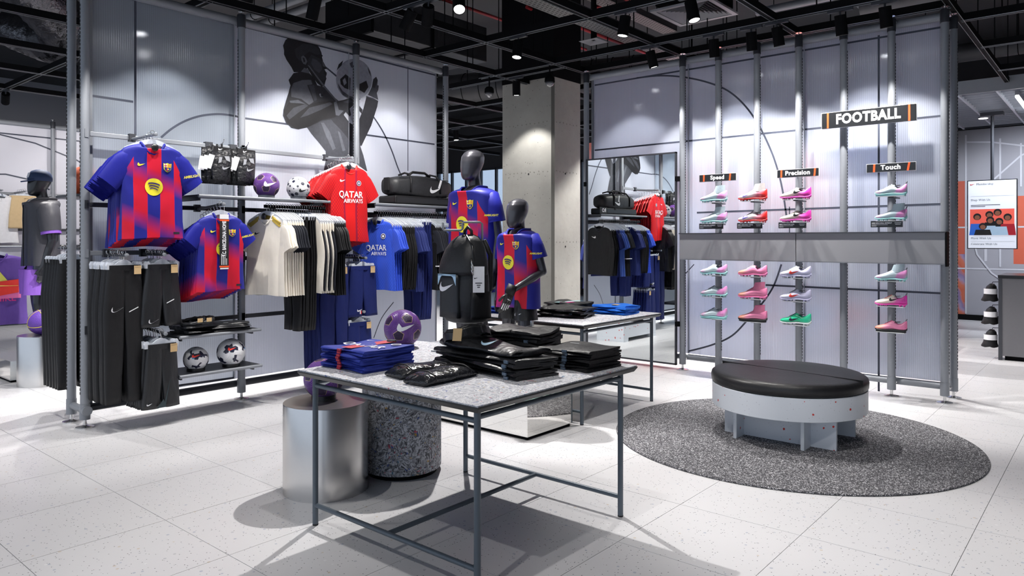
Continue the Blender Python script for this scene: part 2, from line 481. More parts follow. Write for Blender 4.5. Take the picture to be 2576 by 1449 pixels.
for x, y in ((-6.6, 7.7), (-6.0, 10.1), (-8.8, 8.9)): lamp(x, y, (x + 0.3, y, 0), 260 * K, 90, 'dark spotlight far behind the column')
for x, y in ((0.4, 7.45), (-0.2, 9.9), (0.9, 8.6)): lamp(x, y, (x - 0.3, y + 0.4, 0), 260 * K, 90, 'spotlight beyond the free end of the shoe wall')
for x, y in ((-3.56, 8.4), (-4.78, 8.2)):
    lamp(x, y, (x + .1, y, 0.0), 380, 105, 'added spotlight behind the shoe wall', 'y')  # lamps added to backlight the shoe wall panels
for x, y in ((-3.56, 9.6), (-4.78, 9.4)):
    lamp(x, y, (x + .4, 10.9, 1.2), 260, 110, 'added spotlight aimed at the peach rear wall', 'y')  # lamps added so the rear print shows through the ribbed panels

for x in (-4.1, -2.9, -1.7): lamp(x, 7.4, (x, 7.34, 0), 120, 104, 'added spotlight washing the rear of the shoe wall', group='added rear wash spotlights of the shoe wall')  # unseen backlights added to lift the shoe wall panels
for y in (2.6, 3.7, 4.9): lamp(-6.25, y, (-6.19, y, 0), 130, 104, 'added spotlight washing the rear of the shirt wall', 'y', group='added rear wash spotlights of the shirt wall')  # same added backlighting for the shirt wall panels
# other things overhead
t = thing('square_air_duct', 'large black box duct above the shirt wall track', 'air duct', (-6.75, 5.1, 3.66))
MB().box(-0.4, 0.4, 0, 1.9, 0, 0.45).build('duct_body', M['duct'], t, bevel=0.01)
MB().box(-0.42, 0.42, 0.9, 0.94, -0.02, 0.47).build('duct_flange', M['black'], t)
MB().box(-0.42, 0.42, -0.02, 0.02, -0.02, 0.47).build('duct_flange', M['black'], t)
t = thing('spiral_duct', 'round dark spiral duct between shirt wall and column', 'air duct', (-8.6, 8.2, 3.75))
MB().tube([(0, 0, 0), (4.4, 1.2, 0)], 0.24, 24).build('duct_body', M['duct'], t, 40)
for k in range(16):
    u = k / 15.0; c = Vector((4.4 * u, 1.2 * u, 0)); ax = Vector((4.4, 1.2, 0)).normalized()
    a = Vector((0, 0, 1)); b2 = ax.cross(a)
    MB().tube([tuple(c + a * 0.243 * math.cos(q * PI / 12) + b2 * 0.243 * math.sin(q * PI / 12) + ax * 0.02 * math.sin(q * PI / 12)) for q in range(24)], 0.006, 5, closed=True).build('duct_seam', M['black'], t)
t = thing('flexible_duct', 'crinkled foil flexible duct hanging above the capped mannequin', 'air duct', (-9.3, 2.7, 3.75))
foil = mat('crinkled dark foil', (0.10, 0.10, 0.11), 0.25, 0.9, 0.3, 8, bump=1.0, bscale=16)
pts = [(0.9, -0.6, 0.35), (0.75, -0.2, 0.15), (0.45, 0.15, -0.02), (0.0, 0.35, -0.08), (-0.5, 0.35, -0.02), (-1.1, 0.2, 0.2)]
dense = []
for k in range(46):
    u = k / 45 * 5; i = min(4, int(u)); f = u - i; a_, b_ = Vector(pts[i]), Vector(pts[i + 1]); dense.append(tuple(a_.lerp(b_, f)))
MB().tube(dense, [0.26 + 0.022 * ((k % 2) * 2 - 1) for k in range(46)], 20).build('duct_hose', foil, t, True)
for k, (x, z, lab) in enumerate(((-4.0, 3.47, 'wide perforated cable tray in front of the column'), (-4.45, 4.0, 'narrow cable tray high above the mirror'))):
    t = thing('cable_tray', lab, 'cable tray', (x, 2.6, z))
    hw = 0.13 if k == 0 else 0.1
    def f_perf(N, L, tc):
        s = sep(N, L, tc.outputs['Object'])
        a = mathn(N, L, 'LESS_THAN', mathn(N, L, 'FRACT', mathn(N, L, 'MULTIPLY', s[0], 28.0)), 0.4)
        r = mathn(N, L, 'MULTIPLY', mathn(N, L, 'FLOOR', mathn(N, L, 'MULTIPLY', s[0], 28.0)), 0.5)
        c = mathn(N, L, 'LESS_THAN', mathn(N, L, 'FRACT', mathn(N, L, 'ADD', mathn(N, L, 'MULTIPLY', s[1], 18.0), r)), 0.6)
        return mixc(N, L, mathn(N, L, 'MULTIPLY', a, c), (0.22, 0.22, 0.22), (0.01, 0.01, 0.01))
    MB().box(-hw, hw, 0, 5.8, 0, 0.006).build('tray_floor', mat_custom('perforated galvanised tray', f_perf, 0.5, 0.4), t)
    MB().box(-hw, -hw + 0.004, 0, 5.8, 0, 0.07).build('tray_side', M['duct'], t)
    MB().box(hw - 0.004, hw, 0, 5.8, 0, 0.07).build('tray_side', M['duct'], t)
    for y in (0.4, 2.2, 4.0): MB().tube([(-hw, y, 0), (-hw, y, 4.75 - z)], 0.006, 6).build('hanger_rod', M['black'], t)
for (a, b_, r, m_, nm, lab) in (
        ((-9.5, 5.0, 4.25), (-5.0, 5.0, 4.25), 0.05, 'pipe_grey', 'grey_pipe', 'grey ceiling pipe above the shirt wall'),
        ((-9.5, 5.26, 4.25), (-5.0, 5.26, 4.25), 0.05, 'pipe_grey', 'grey_pipe', 'grey ceiling pipe above the shirt wall'),
        ((-6.5, 5.5, 4.35), (-6.5, 9.5, 4.35), 0.022, 'pipe_red', 'red_pipe', 'thin red sprinkler pipe left of the column'),
        ((-5.2, 7.85, 4.35), (-3.2, 7.85, 4.35), 0.022, 'pipe_red', 'red_pipe', 'thin red sprinkler pipe beside the cable trays'),
        ((-5.6, 6.9, 4.2), (-5.6, 12, 4.2), 0.022, 'pipe_red', 'red_pipe', 'thin red sprinkler pipe beyond the column'),
        ((-3.4, 8.6, 4.1), (2.5, 8.6, 4.1), 0.045, 'pipe_grey', 'grey_pipe', 'grey pipe crossing behind the shoe wall lamps'),
        ((-5.2, 9.9, 4.0), (-3.6, 9.9, 4.0), 0.06, 'pipe_grey', 'grey_pipe', 'short grey pipe right of the column top'),
        ((-2.75, 4.6, 4.55), (-2.75, 11, 4.55), 0.05, 'pipe_grey', 'grey_pipe', 'grey pipe running away over the shoe wall'),
        ((-2.5, 9.7, 4.25), (4.5, 9.7, 4.25), 0.14, 'duct', 'round_duct', 'dark round duct beyond the free end of the shoe wall'),
        ((-2.5, 12.0, 4.0), (4.5, 12.0, 4.0), 0.13, 'duct', 'round_duct', 'dark round duct above the slatted lattice')):
    t = thing(nm, lab, 'pipe' if 'pipe' in nm else 'air duct', a, group=('grey pipes above the shirt wall' if lab.endswith('above the shirt wall') else None))
    e = Vector(b_) - Vector(a)
    MB().tube([(0, 0, 0), tuple(e)], r, 14).build('pipe_run', M[m_], t, 40)
    for u in (0.2, 0.5, 0.8):
        p = e * u; MB().tube([(p.x, p.y, p.z), (p.x, p.y, 4.75 - a[2])], 0.006, 6).build('hanger_rod', M['black'], t)
        ax = e.normalized(); q = ax.cross(Vector((0, 0, 1))); q.normalize()
        MB().tube([tuple(p + (Vector((0, 0, 1)) * math.cos(k * PI / 6) + q * math.sin(k * PI / 6)) * (r + 0.003)) for k in range(12)], 0.006, 5, closed=True).build('pipe_clip', M['black'], t)
# square louvred air diffuser
t = thing('ceiling_diffuser', 'square grey louvred air diffuser above the shoe wall', 'air diffuser', (-3.27, 6.68, 3.6))
def sq_ring(mb, r0, r1, z0, z1, th=0.004):
    for a in range(4):
        c, s = [(1, 0), (0, 1), (-1, 0), (0, -1)][a]
        def rr(x, y, z): return (x * c - y * s, x * s + y * c, z)
        mb.add([rr(-r0, -r0, z0), rr(r0, -r0, z0), rr(r1, -r1, z1), rr(-r1, -r1, z1), rr(-r0, -r0, z0 + th), rr(r0, -r0, z0 + th), rr(r1, -r1, z1 + th), rr(-r1, -r1, z1 + th)],
               [(0, 1, 2, 3), (7, 6, 5, 4), (0, 4, 5, 1), (2, 6, 7, 3), (1, 5, 6, 2), (3, 7, 4, 0)])
    return mb
dm = mat('grey diffuser paint', (0.34, 0.34, 0.36), 0.5)
sq_ring(MB(), 0.32, 0.275, 0.0, 0.0, 0.02).build('diffuser_rim', dm, t)
for k in range(8):
    r = 0.268 - k * 0.032; sq_ring(MB(), r, r - 0.02, 0.004, 0.03).build('louvre', dm, t)
MB().box(-0.28, 0.28, -0.28, 0.28, 0.06, 0.35).build('plenum_box', M['black'], t)
for sx in (-1, 1):
    for sy in (-1, 1): MB().tube([(sx * 0.27, sy * 0.27, 0.02), (sx * 0.27, sy * 0.27, 1.15)], 0.005, 6).build('hanger_rod', M['black'], t)
t = thing('small_diffuser', 'small square grey vent hanging beside the painted column top', 'air diffuser', (-4.25, 6.35, 3.42))
sq_ring(MB(), 0.11, 0.02, 0.0, 0.015).build('louvre', dm, t)
MB().tube([(0, 0, 0.02), (0, 0, 0.5), (0.1, -0.1, 0.6), (0.4, -0.4, 0.6)], 0.03, 10).build('flex_hose', M['black'], t, True)
for x, y, lab in ((-4.85, 6.38, 'black dome camera hanging in front of the column top'), (-5.75, 6.38, 'black dome camera hanging between shirt wall and column')):
    t = thing('dome_camera', lab, 'camera', (x, y, 3.09)); t.scale = (.72, .72, .72)
    MB().lathe([(0.012, 0.25), (0.012, 0.1), (0.05, 0.09), (0.075, 0.06), (0.08, 0.0), (0.078, -0.005)], 24).build('camera_housing', M['black'], t, 50)
    MB().lathe([(0.07, -0.004), (0.064, -0.035), (0.045, -0.06), (0.02, -0.072), (0.001, -0.075)], 24).build('camera_dome', mat('smoked dome', (0.12, 0.12, 0.13), 0.05, 0, 0.02, coat=1.0), t, True)
    MB().lathe([(0.025, -0.03), (0.025, -0.072), (0.012, -0.078)], 12).build('camera_lens', M['steel'], t, 40)
# ================================================================ ribbed translucent panels
def panel_mat(name, tint, see, rough, gloss=0.08):
    m = bpy.data.materials.new(name); m.use_nodes = True
    nt = m.node_tree; N = nt.nodes; L = nt.links
    for n in list(N): N.remove(n)
    out = N.new('ShaderNodeOutputMaterial')
    tc = N.new('ShaderNodeTexCoord'); s = sep(N, L, tc.outputs['Object'])
    # vertical ribs along the local width (x + y, one of which is constant)
    u = mathn(N, L, 'ADD', s[0], s[1])
    ph = mathn(N, L, 'MULTIPLY', u, 2 * PI / 0.016)
    rib = mathn(N, L, 'SINE', ph)
    k = mathn(N, L, 'MULTIPLY_ADD', rib, 0.5, 0.5)
    k = mathn(N, L, 'POWER', k, 3.0)
    col = mixc(N, L, k, tuple(tint), tuple(c * 0.78 for c in tint))
    bp = N.new('ShaderNodeBump'); bp.inputs['Strength'].default_value = 0.35; bp.inputs['Distance'].default_value = 0.002
    L.new(rib, bp.inputs['Height'])
    df = N.new('ShaderNodeBsdfDiffuse'); L.new(col, df.inputs[0]); L.new(bp.outputs[0], df.inputs['Normal'])
    tl = N.new('ShaderNodeBsdfTranslucent'); L.new(col, tl.inputs[0])
    rf = N.new('ShaderNodeBsdfRefraction'); rf.inputs['Roughness'].default_value = rough; rf.inputs['IOR'].default_value = 1.25; rf.inputs[0].default_value = (0.93, 0.95, 1, 1)
    gl = N.new('ShaderNodeBsdfGlossy'); gl.inputs['Roughness'].default_value = 0.22; gl.inputs[0].default_value = (0.9, 0.93, 1, 1)
    L.new(bp.outputs[0], gl.inputs['Normal'])
    a = N.new('ShaderNodeMixShader'); a.inputs[0].default_value = 0.45; L.new(df.outputs[0], a.inputs[1]); L.new(tl.outputs[0], a.inputs[2])
    b = N.new('ShaderNodeMixShader'); b.inputs[0].default_value = see; L.new(a.outputs[0], b.inputs[1]); L.new(rf.outputs[0], b.inputs[2])
    c = N.new('ShaderNodeMixShader'); c.inputs[0].default_value = gloss; L.new(b.outputs[0], c.inputs[1]); L.new(gl.outputs[0], c.inputs[2])
    L.new(c.outputs[0], out.inputs[0])
    return m
M['poly_clear'] = panel_mat('clear ribbed polycarbonate', (0.66, 0.73, 0.82), 0.50, 0.30, 0.14)
M['poly_frost'] = panel_mat('frosted ribbed polycarbonate', (0.83, 0.86, 0.95), 0.2, 0.36)
M['poly_shoe'] = panel_mat('bluish ribbed polycarbonate', (0.78, 0.83, 0.95), 0.36, 0.30, 0.08)

def post(parent, x, y, h=3.18, r=0.031, slots=None, name='post'):
    p = MB().tube([(0, 0, 0.1), (0, 0, h)], r, 18).build(name, M['tube'], parent, 40, (x, y, 0))
    MB().lathe([(r + 0.004, h - 0.045), (r + 0.004, h + 0.06), (r, h + 0.065)], 18).build('post_cap', M['tube_dark'], p, 40)
    MB().lathe([(0.005, h + 0.06), (0.005, h + 0.088), (0.028, h + 0.088), (0.028, h + 0.092)], 10).build('top_screw', M['steel'], p)
    MB().lathe([(r + 0.004, 0.06), (r + 0.004, 0.17)], 18).build('foot_collar', M['tube'], p, 40)
    MB().lathe([(0.06, 0.0), (0.06, 0.008), (0.02, 0.016), (0.012, 0.02), (0.012, 0.065)], 18).build('foot_disc', M['steel'], p, 40)
    if slots:
        sx, sy = slots; mb = MB()
        for k in range(100):
            z = 0.25 + k * 0.028
            mb.cbox((sx * r * 0.98, sy * r * 0.98, z), (0.006 if sx else 0.008, 0.006 if sy else 0.008, 0.018))
        stuff(mb.build('slot_row', M['rubber'], p))
    return p

def ribbon(pts, w):
    """2-D polyline -> ribbon outline quads"""
    n = len(pts); Lp, Rp = [], []
    for i, p in enumerate(pts):
        a = Vector(pts[max(i - 1, 0)]); b = Vector(pts[min(i + 1, n - 1)]); t = (b - a).normalized(); q = Vector((-t.y, t.x)) * w / 2
        Lp.append(Vector(p) + q); Rp.append(Vector(p) - q)
    return Lp, Rp

LINES_A = [('h', [(2.073, 2.406), (2.361, 2.404)]), ('h', [(3.269, 2.395), (5.535, 2.396)]), ('top', [(2.067, 3.198), (5.547, 3.16)]), ('arc', [(2.571, 2.153), (2.649, 2.227), (2.744, 2.296), (2.859, 2.353), (2.978, 2.388), (3.099, 2.404), (3.269, 2.399)]), ('arc2', [(3.82, 3.084), (3.983, 3.042), (4.161, 2.962), (4.346, 2.859), (4.515, 2.74), (4.689, 2.585), (4.818, 2.439), (4.923, 2.273), (5.004, 2.106), (5.075, 1.986)]), ('v', [(2.376, 3.188), (2.376, 2.15)]), ('v2', [(5.147, 3.192), (5.147, 2.075)]), ('low', [(2.081, 0.184), (3.189, 0.169)]), ('arc3', [(4.689, 0.352), (4.792, 0.545), (4.95, 0.697)])]  # printed lines; 'top' and 'low' are dark lines beside the rails
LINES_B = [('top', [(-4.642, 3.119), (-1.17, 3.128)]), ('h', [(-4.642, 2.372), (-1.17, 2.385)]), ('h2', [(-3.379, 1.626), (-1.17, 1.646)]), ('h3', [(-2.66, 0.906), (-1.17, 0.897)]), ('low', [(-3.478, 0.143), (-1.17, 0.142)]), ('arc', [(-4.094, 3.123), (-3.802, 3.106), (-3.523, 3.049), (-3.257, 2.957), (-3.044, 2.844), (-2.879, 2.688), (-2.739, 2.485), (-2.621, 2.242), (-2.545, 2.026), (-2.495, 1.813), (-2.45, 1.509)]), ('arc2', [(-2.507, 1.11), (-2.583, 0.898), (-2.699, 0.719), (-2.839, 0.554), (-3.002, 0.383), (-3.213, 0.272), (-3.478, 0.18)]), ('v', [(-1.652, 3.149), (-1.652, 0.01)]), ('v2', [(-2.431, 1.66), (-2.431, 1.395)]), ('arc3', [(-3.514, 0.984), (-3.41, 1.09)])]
ATHLETE = [(2, [(3.905, 2.388), (4.068, 2.473), (4.157, 2.512), (4.318, 2.562), (4.388, 2.493), (4.448, 2.472), (4.508, 2.557), (4.557, 2.652), (4.594, 2.786), (4.681, 2.779), (4.745, 2.758), (4.732, 2.696), (4.656, 2.497), (4.557, 2.327), (4.52, 2.274), (4.557, 2.189), (4.606, 2.035), (4.09, 2.007), (4.112, 2.103), (4.112, 2.187), (4.024, 2.272), (3.959, 2.33)]), (1, [(4.157, 2.512), (4.318, 2.562), (4.388, 2.493), (4.448, 2.472), (4.472, 2.299), (4.388, 2.319), (4.294, 2.405), (4.202, 2.471)]), (3, [(4.057, 2.453), (4.09, 2.457), (4.157, 2.38), (4.225, 2.226), (4.191, 2.204), (4.112, 2.337)]), (3, [(4.248, 2.4), (4.277, 2.384), (4.341, 2.218), (4.306, 2.205)]), (1, [(4.508, 2.538), (4.594, 2.776), (4.745, 2.758), (4.732, 2.696), (4.656, 2.497), (4.532, 2.275), (4.508, 2.332)]), (5, [(4.388, 2.619), (4.508, 2.734), (4.594, 2.776), (4.557, 2.652), (4.508, 2.547), (4.436, 2.48), (4.4, 2.534)]), (4, [(4.665, 2.964), (4.661, 2.923), (4.648, 2.882), (4.627, 2.843), (4.598, 2.807), (4.564, 2.777), (4.526, 2.752), (4.484, 2.734), (4.442, 2.724), (4.399, 2.722), (4.359, 2.727), (4.322, 2.74), (4.29, 2.76), (4.264, 2.786), (4.244, 2.817), (4.233, 2.853), (4.229, 2.891), (4.233, 2.93), (4.244, 2.969), (4.264, 3.007), (4.29, 3.042), (4.322, 3.073), (4.359, 3.098), (4.399, 3.117), (4.442, 3.129), (4.484, 3.133), (4.526, 3.13), (4.564, 3.118), (4.598, 3.099), (4.627, 3.072), (4.648, 3.04), (4.661, 3.004)]), (0, [(4.277, 2.901), (4.341, 2.96), (4.4, 2.931), (4.394, 2.814), (4.329, 2.823), (4.283, 2.854)]), (4, [(4.306, 2.896), (4.335, 2.925), (4.353, 2.875), (4.323, 2.846)]), (0, [(4.508, 2.891), (4.594, 2.939), (4.619, 2.879), (4.569, 2.812), (4.508, 2.832)]), (0, [(4.234, 2.97), (4.26, 3.041), (4.312, 3.089), (4.294, 3.038), (4.254, 2.997)]), (0, [(4.606, 3.085), (4.637, 3.041), (4.656, 2.985), (4.625, 3.029)]), (2, [(4.248, 2.858), (4.306, 2.79), (4.388, 2.755), (4.484, 2.75), (4.388, 2.726), (4.306, 2.752), (4.26, 2.812)]), (2, [(4.388, 3.074), (4.436, 3.107), (4.472, 3.08), (4.436, 3.034), (4.406, 3.039)]), (2, [(4.631, 2.831), (4.662, 2.886), (4.681, 2.969), (4.719, 3.0), (4.738, 2.969), (4.732, 2.917), (4.751, 2.915), (4.745, 2.869), (4.726, 2.836), (4.745, 2.769), (4.669, 2.787), (4.613, 2.799)]), (1, [(4.662, 2.886), (4.681, 2.969), (4.719, 3.0), (4.735, 2.968), (4.7, 2.882)]), (1, [(3.728, 2.749), (3.759, 2.777), (3.852, 2.82), (3.948, 2.845), (4.013, 2.8), (4.09, 2.794), (4.202, 2.717), (4.271, 2.68), (4.341, 2.709), (4.388, 2.648), (4.318, 2.562), (4.157, 2.493), (4.068, 2.473), (4.002, 2.437), (3.905, 2.388), (3.81, 2.359), (3.738, 2.364), (3.682, 2.407), (3.652, 2.465), (3.657, 2.519), (3.682, 2.603), (3.708, 2.679)]), (3, [(3.733, 2.719), (3.769, 2.797), (3.873, 2.832), (3.948, 2.836), (3.97, 2.775), (3.975, 2.637), (3.927, 2.602), (3.842, 2.645), (3.738, 2.648)]), (1, [(3.905, 2.783), (3.991, 2.806), (4.112, 2.769), (4.248, 2.676), (3.98, 2.633)]), (2, [(3.921, 2.781), (3.98, 2.795), (4.013, 2.661), (3.986, 2.643)]), (0, [(3.657, 2.511), (3.708, 2.589), (3.821, 2.624), (3.905, 2.595), (4.035, 2.646), (4.18, 2.676), (4.248, 2.667), (4.294, 2.568), (4.202, 2.518), (4.068, 2.482), (3.927, 2.4), (3.79, 2.361), (3.697, 2.408)]), (2, [(3.687, 2.47), (3.759, 2.551), (3.884, 2.605), (3.916, 2.592), (3.81, 2.513), (3.718, 2.438)]), (2, [(3.927, 2.575), (4.157, 2.659), (4.191, 2.649), (4.057, 2.574), (3.905, 2.498), (3.831, 2.47)]), (3, [(3.718, 2.609), (3.81, 2.631), (3.884, 2.605), (3.831, 2.602), (3.728, 2.592)]), (1, [(4.202, 2.67), (4.318, 2.706), (4.388, 2.735), (4.448, 2.725), (4.545, 2.641), (4.532, 2.6), (4.484, 2.642), (4.424, 2.663), (4.388, 2.629), (4.406, 2.573), (4.388, 2.552), (4.341, 2.594), (4.26, 2.544), (4.225, 2.54)]), (3, [(4.202, 2.665), (4.231, 2.679), (4.26, 2.602), (4.318, 2.6), (4.26, 2.544), (4.225, 2.545)]), (2, [(4.306, 2.685), (4.388, 2.716), (4.436, 2.704), (4.364, 2.679)]), (0, [(3.662, 3.056), (3.652, 3.098), (3.677, 3.153), (3.728, 3.199), (3.79, 3.221), (3.873, 3.221), (3.948, 3.209), (4.002, 3.188), (4.04, 3.154), (4.062, 3.112), (4.068, 3.071), (4.079, 3.036), (4.112, 2.99), (4.12, 2.973), (4.096, 2.964), (4.112, 2.939), (4.121, 2.921), (4.112, 2.896), (4.118, 2.878), (4.107, 2.853), (4.096, 2.814), (4.068, 2.791), (4.013, 2.819), (3.975, 2.859), (3.905, 2.939), (3.884, 2.908), (3.842, 2.891), (3.764, 2.877), (3.738, 2.918), (3.687, 2.976), (3.662, 3.02)]), (1, [(3.769, 3.086), (3.863, 3.16), (3.97, 3.172), (4.035, 3.139), (4.059, 3.088), (4.002, 3.086), (3.927, 3.099), (3.873, 3.052), (3.831, 2.989), (3.79, 3.018)]), (1, [(3.905, 3.003), (3.948, 3.076), (4.013, 3.06), (4.057, 3.05), (4.079, 3.026), (4.112, 2.99), (4.09, 2.967), (4.11, 2.943), (4.112, 2.882), (4.079, 2.848), (4.013, 2.884), (3.948, 2.937), (3.911, 2.967)]), (2, [(3.959, 3.041), (4.013, 3.033), (4.057, 3.004), (4.068, 2.959), (4.035, 2.916), (3.98, 2.943), (3.948, 2.993)]), (3, [(4.068, 3.043), (4.09, 3.01), (4.112, 2.987), (4.079, 2.989)]), (0, [(4.013, 3.084), (4.057, 3.104), (4.076, 3.087), (4.051, 3.057), (4.018, 3.066)]), (0, [(4.09, 2.944), (4.121, 2.937), (4.117, 2.909), (4.088, 2.917)]), (0, [(4.073, 2.983), (4.119, 2.979), (4.117, 2.968), (4.081, 2.967)]), (3, [(3.84, 3.032), (3.863, 3.05), (3.889, 3.032), (3.905, 3.003), (3.889, 2.968), (3.863, 2.972), (3.842, 3.0)]), (0, [(3.854, 3.028), (3.873, 3.029), (3.884, 2.999), (3.868, 2.985)]), (0, [(3.708, 2.796), (3.759, 2.867), (3.842, 2.896), (3.927, 2.897), (3.98, 2.86), (4.013, 2.8), (3.98, 2.804), (3.948, 2.84), (3.852, 2.82), (3.759, 2.777), (3.728, 2.749)]), (3, [(3.873, 2.938), (3.921, 2.928), (3.932, 2.893), (3.837, 2.895)]), (3, [(3.905, 2.971), (3.927, 2.966), (4.096, 2.809), (4.248, 2.681), (4.225, 2.678), (4.079, 2.797)]), (4, [(4.035, 2.72), (4.051, 2.727), (4.055, 2.7), (4.073, 2.698), (4.081, 2.718), (4.068, 2.692), (4.046, 2.694)])]
def lines_on(parent, lines, place, clip=None):
    for k, (kind, pts) in enumerate(lines):
        w = 0.010 if kind in ('v2', 'arc3') else 0.017
        # densify
        d = []
        for i in range(len(pts) - 1):
            p0, p1, p2, p3 = (Vector(pts[max(0, min(len(pts) - 1, i + o))]) for o in (-1, 0, 1, 2))
            for q in range(6):
                u = q / 6; d.append(tuple(0.5 * ((2 * p1) + (p2 - p0) * u + (2 * p0 - 5 * p1 + 4 * p2 - p3) * u * u + (3 * p1 - p0 - 3 * p2 + p3) * u ** 3)))
        d.append(pts[-1])
        Lp, Rp = ribbon(d, w); n = len(d)
        mb = MB().add([place(p.x, p.y, k) for p in Lp] + [place(p.x, p.y, k) for p in Rp], [(i, i + 1, n + i + 1, n + i) for i in range(n - 1)])
        mb.build('panel_line', M['darkline'], parent)

# ================================================================ partition of football shirts (runs along y)
AX = -5.69
PA = thing('shirt_partition', 'tall partition of ribbed translucent panels with a grey athlete print, hung with football shirts', 'partition', (AX, 1.985, 0))
oy = 1.985
AY = [1.985, 3.19, 4.385, 5.597]
for y in AY: post(PA, 0, y - oy, slots=(0, -1))
for y in (1.985, 5.597): post(PA, -0.26, y - oy, slots=(0, -1))
def fr_(*pts): return [(x - AX, y - oy, z) for x, y, z in pts]
for k in range(3):
    y0, y1 = [(2.07, 3.185), (3.19, 4.38), (4.385, 5.56)][k]
    p = MB().box(-5.82 - AX, -5.80 - AX, y0 - oy, y1 - oy, 0.16, 3.19).build('ribbed_panel', M['poly_clear'] if k == 0 else M['poly_frost'], PA)
    MB().box(-5.822 - AX, -5.795 - AX, y1 - oy - 0.004, y1 - oy + 0.004, 0.16, 3.19).build('panel_joint', M['tube'] if k == 2 else M['poly_frost'], PA)
for k in range(3):
    MB().tube(fr_((-5.76, AY[k] - (0.0 if k else 0), 3.205), (-5.76, AY[k + 1], 3.205)), 0.036, 16).build('top_rail', M['tube'], PA, 40)
    MB().tube(fr_((-5.76, AY[k], 0.125), (-5.76, AY[k + 1], 0.125)), 0.028, 14).build('bottom_rail', M['tube_dark'], PA, 40)
    MB().tube(fr_((-5.76, AY[k + 1], 3.205), (-5.69, AY[k + 1], 3.205)), 0.014, 8).build('rail_clamp', M['steel'], PA)
MB().box(-5.84 - AX, -5.78 - AX, 2.045 - oy, 2.068 - oy, 0.1, 3.24).build('end_profile', M['tube'], PA)
for z in (0.125,):
    MB().tube(fr_((-5.95, 1.985, z), (-5.66, 1.985, z)), 0.025, 12).build('foot_tie', M['tube'], PA, 40)
    MB().lathe([(0.034, -0.03), (0.034, 0.03)], 14).build('tie_collar', M['tube'], PA, 40, (0.02, -0.0, z), (0, PI / 2, 0))
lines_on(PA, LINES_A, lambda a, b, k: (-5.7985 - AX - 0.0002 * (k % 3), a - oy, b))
grey = [mat('print grey %d' % i, srgb(*c), 0.6, 0, 0.3, 34) for i, c in enumerate(((28, 28, 32), (44, 45, 51), (66, 68, 76), (92, 95, 104), (142, 147, 160), (180, 184, 198)))]
polyset(ATHLETE, grey, 'athlete_print', PA, lambda a, b, k: (-5.7975 - AX + 0.00012 * k, a - oy, b))

def rail_y(z, y0, y1, m, label, hh=0.017, hd=0.013, x=AX):
    t = thing('wall_rail', label, 'rail', (x, y0, z))
    MB().box(-hd, hd, 0.03, (y1 - y0) - 0.03, -hh, hh).build('rail_bar', m, t, bevel=0.004)
    for y in (0.0, y1 - y0):
        MB().box(-0.034, 0.036, y - 0.0 - 0.012, y + 0.012, -0.03, 0.03).build('rail_bracket', m, t)
    return t
rail_y(2.11, 1.985, 3.19, M['tube'], 'light grey rail holding the big red and blue shirts')
rail_y(2.11, 3.19, 4.385, M['tube'], 'light grey rail holding the red football shirts')
rail_y(1.60, 1.985, 3.19, M['tube_dark'], 'dark rail behind the big red and blue shirts')
rail_y(1.60, 3.19, 4.385, M['tube_dark'], 'dark rail behind the cream shirt rack')
rail_y(1.60, 4.385, 5.597, M['tube_dark'], 'dark rail behind the blue shirt rack')
rail_y(1.25, 1.985, 3.19, M['tube'], 'rail holding the black trousers and shorts')
rail_y(0.70, 1.985, 3.19, M['tube_dark'], 'low rail behind the folded black bundle')
rail_y(0.70, 3.19, 4.385, M['tube_dark'], 'low dark rail behind the navy trousers')
rail_y(1.19, 3.19, 4.385, M['tube_dark'], 'rail hidden behind the cream shirts')

def shelf(y0, y1, z, label, x0=-5.66, x1=-5.3):
    t = thing('metal_shelf', label, 'shelf', (x0, y0, z))
    w, d = y1 - y0, x1 - x0
    MB().box(0, d - 0.012, 0.004, w - 0.004, -0.012, -0.002).build('shelf_plate', M['tube_dark'], t)
    MB().tube([(d - 0.012, 0, -0.012), (d - 0.012, w, -0.012)], 0.0125, 12).build('front_edge', M['tube'], t, 40)
    for y in (0.03, w - 0.05):
        MB().box(-0.02, d - 0.06, y, y + 0.012, -0.045, -0.012).build('shelf_bracket', M['tube_dark'], t)
    return t
shelf(2.63, 3.81, 1.69, 'long grey metal shelf holding the purple and the spotted ball')
shelf(4.31, 5.49, 1.69, 'grey metal shelf holding the black duffel bag')
shelf(2.49, 3.145, 0.635, 'low grey shelf with a bundle of folded black shorts')
shelf(2.49, 3.155, 0.345, 'lowest grey shelf with two white and navy balls')

# ================================================================ shoe partition (runs along x)
BY = 6.86
PB = thing('shoe_partition', 'tall partition of bluish ribbed panels and grey posts carrying football shoes', 'partition', (-4.69, BY, 0))
ox = -4.69
BX = [-4.69, -3.49, -3.098, -2.705, -2.31, -1.917, -1.528, -1.13]
for x in BX: post(PB, x - ox, 0, slots=(1, 0) if x > -4 else (-1, 0))
post(PB, -1.11 - ox, 0.27, slots=(1, 0)); post(PB, -4.69 - ox, 0.27)
for k in range(3):
    x0, x1 = [(-4.66, -3.475), (-3.47, -2.295), (-2.29, -1.165)][k]
    p = MB().box(x0 - ox, x1 - ox, 0.10, 0.12, 0.16, 3.19).build('ribbed_panel', M['poly_shoe'], PB)
    MB().box(x1 - ox - 0.004, x1 - ox + 0.006, 0.095, 0.125, 0.16, 3.19).build('panel_joint', M['poly_frost'], PB)
MB().box(-4.675 - ox, -4.66 - ox, 0.08, 0.14, 0.12, 3.2).build('end_profile', M['tube'], PB)
MB().box(-1.165 - ox, -1.15 - ox, 0.08, 0.14, 0.12, 3.2).build('end_profile', M['tube'], PB)
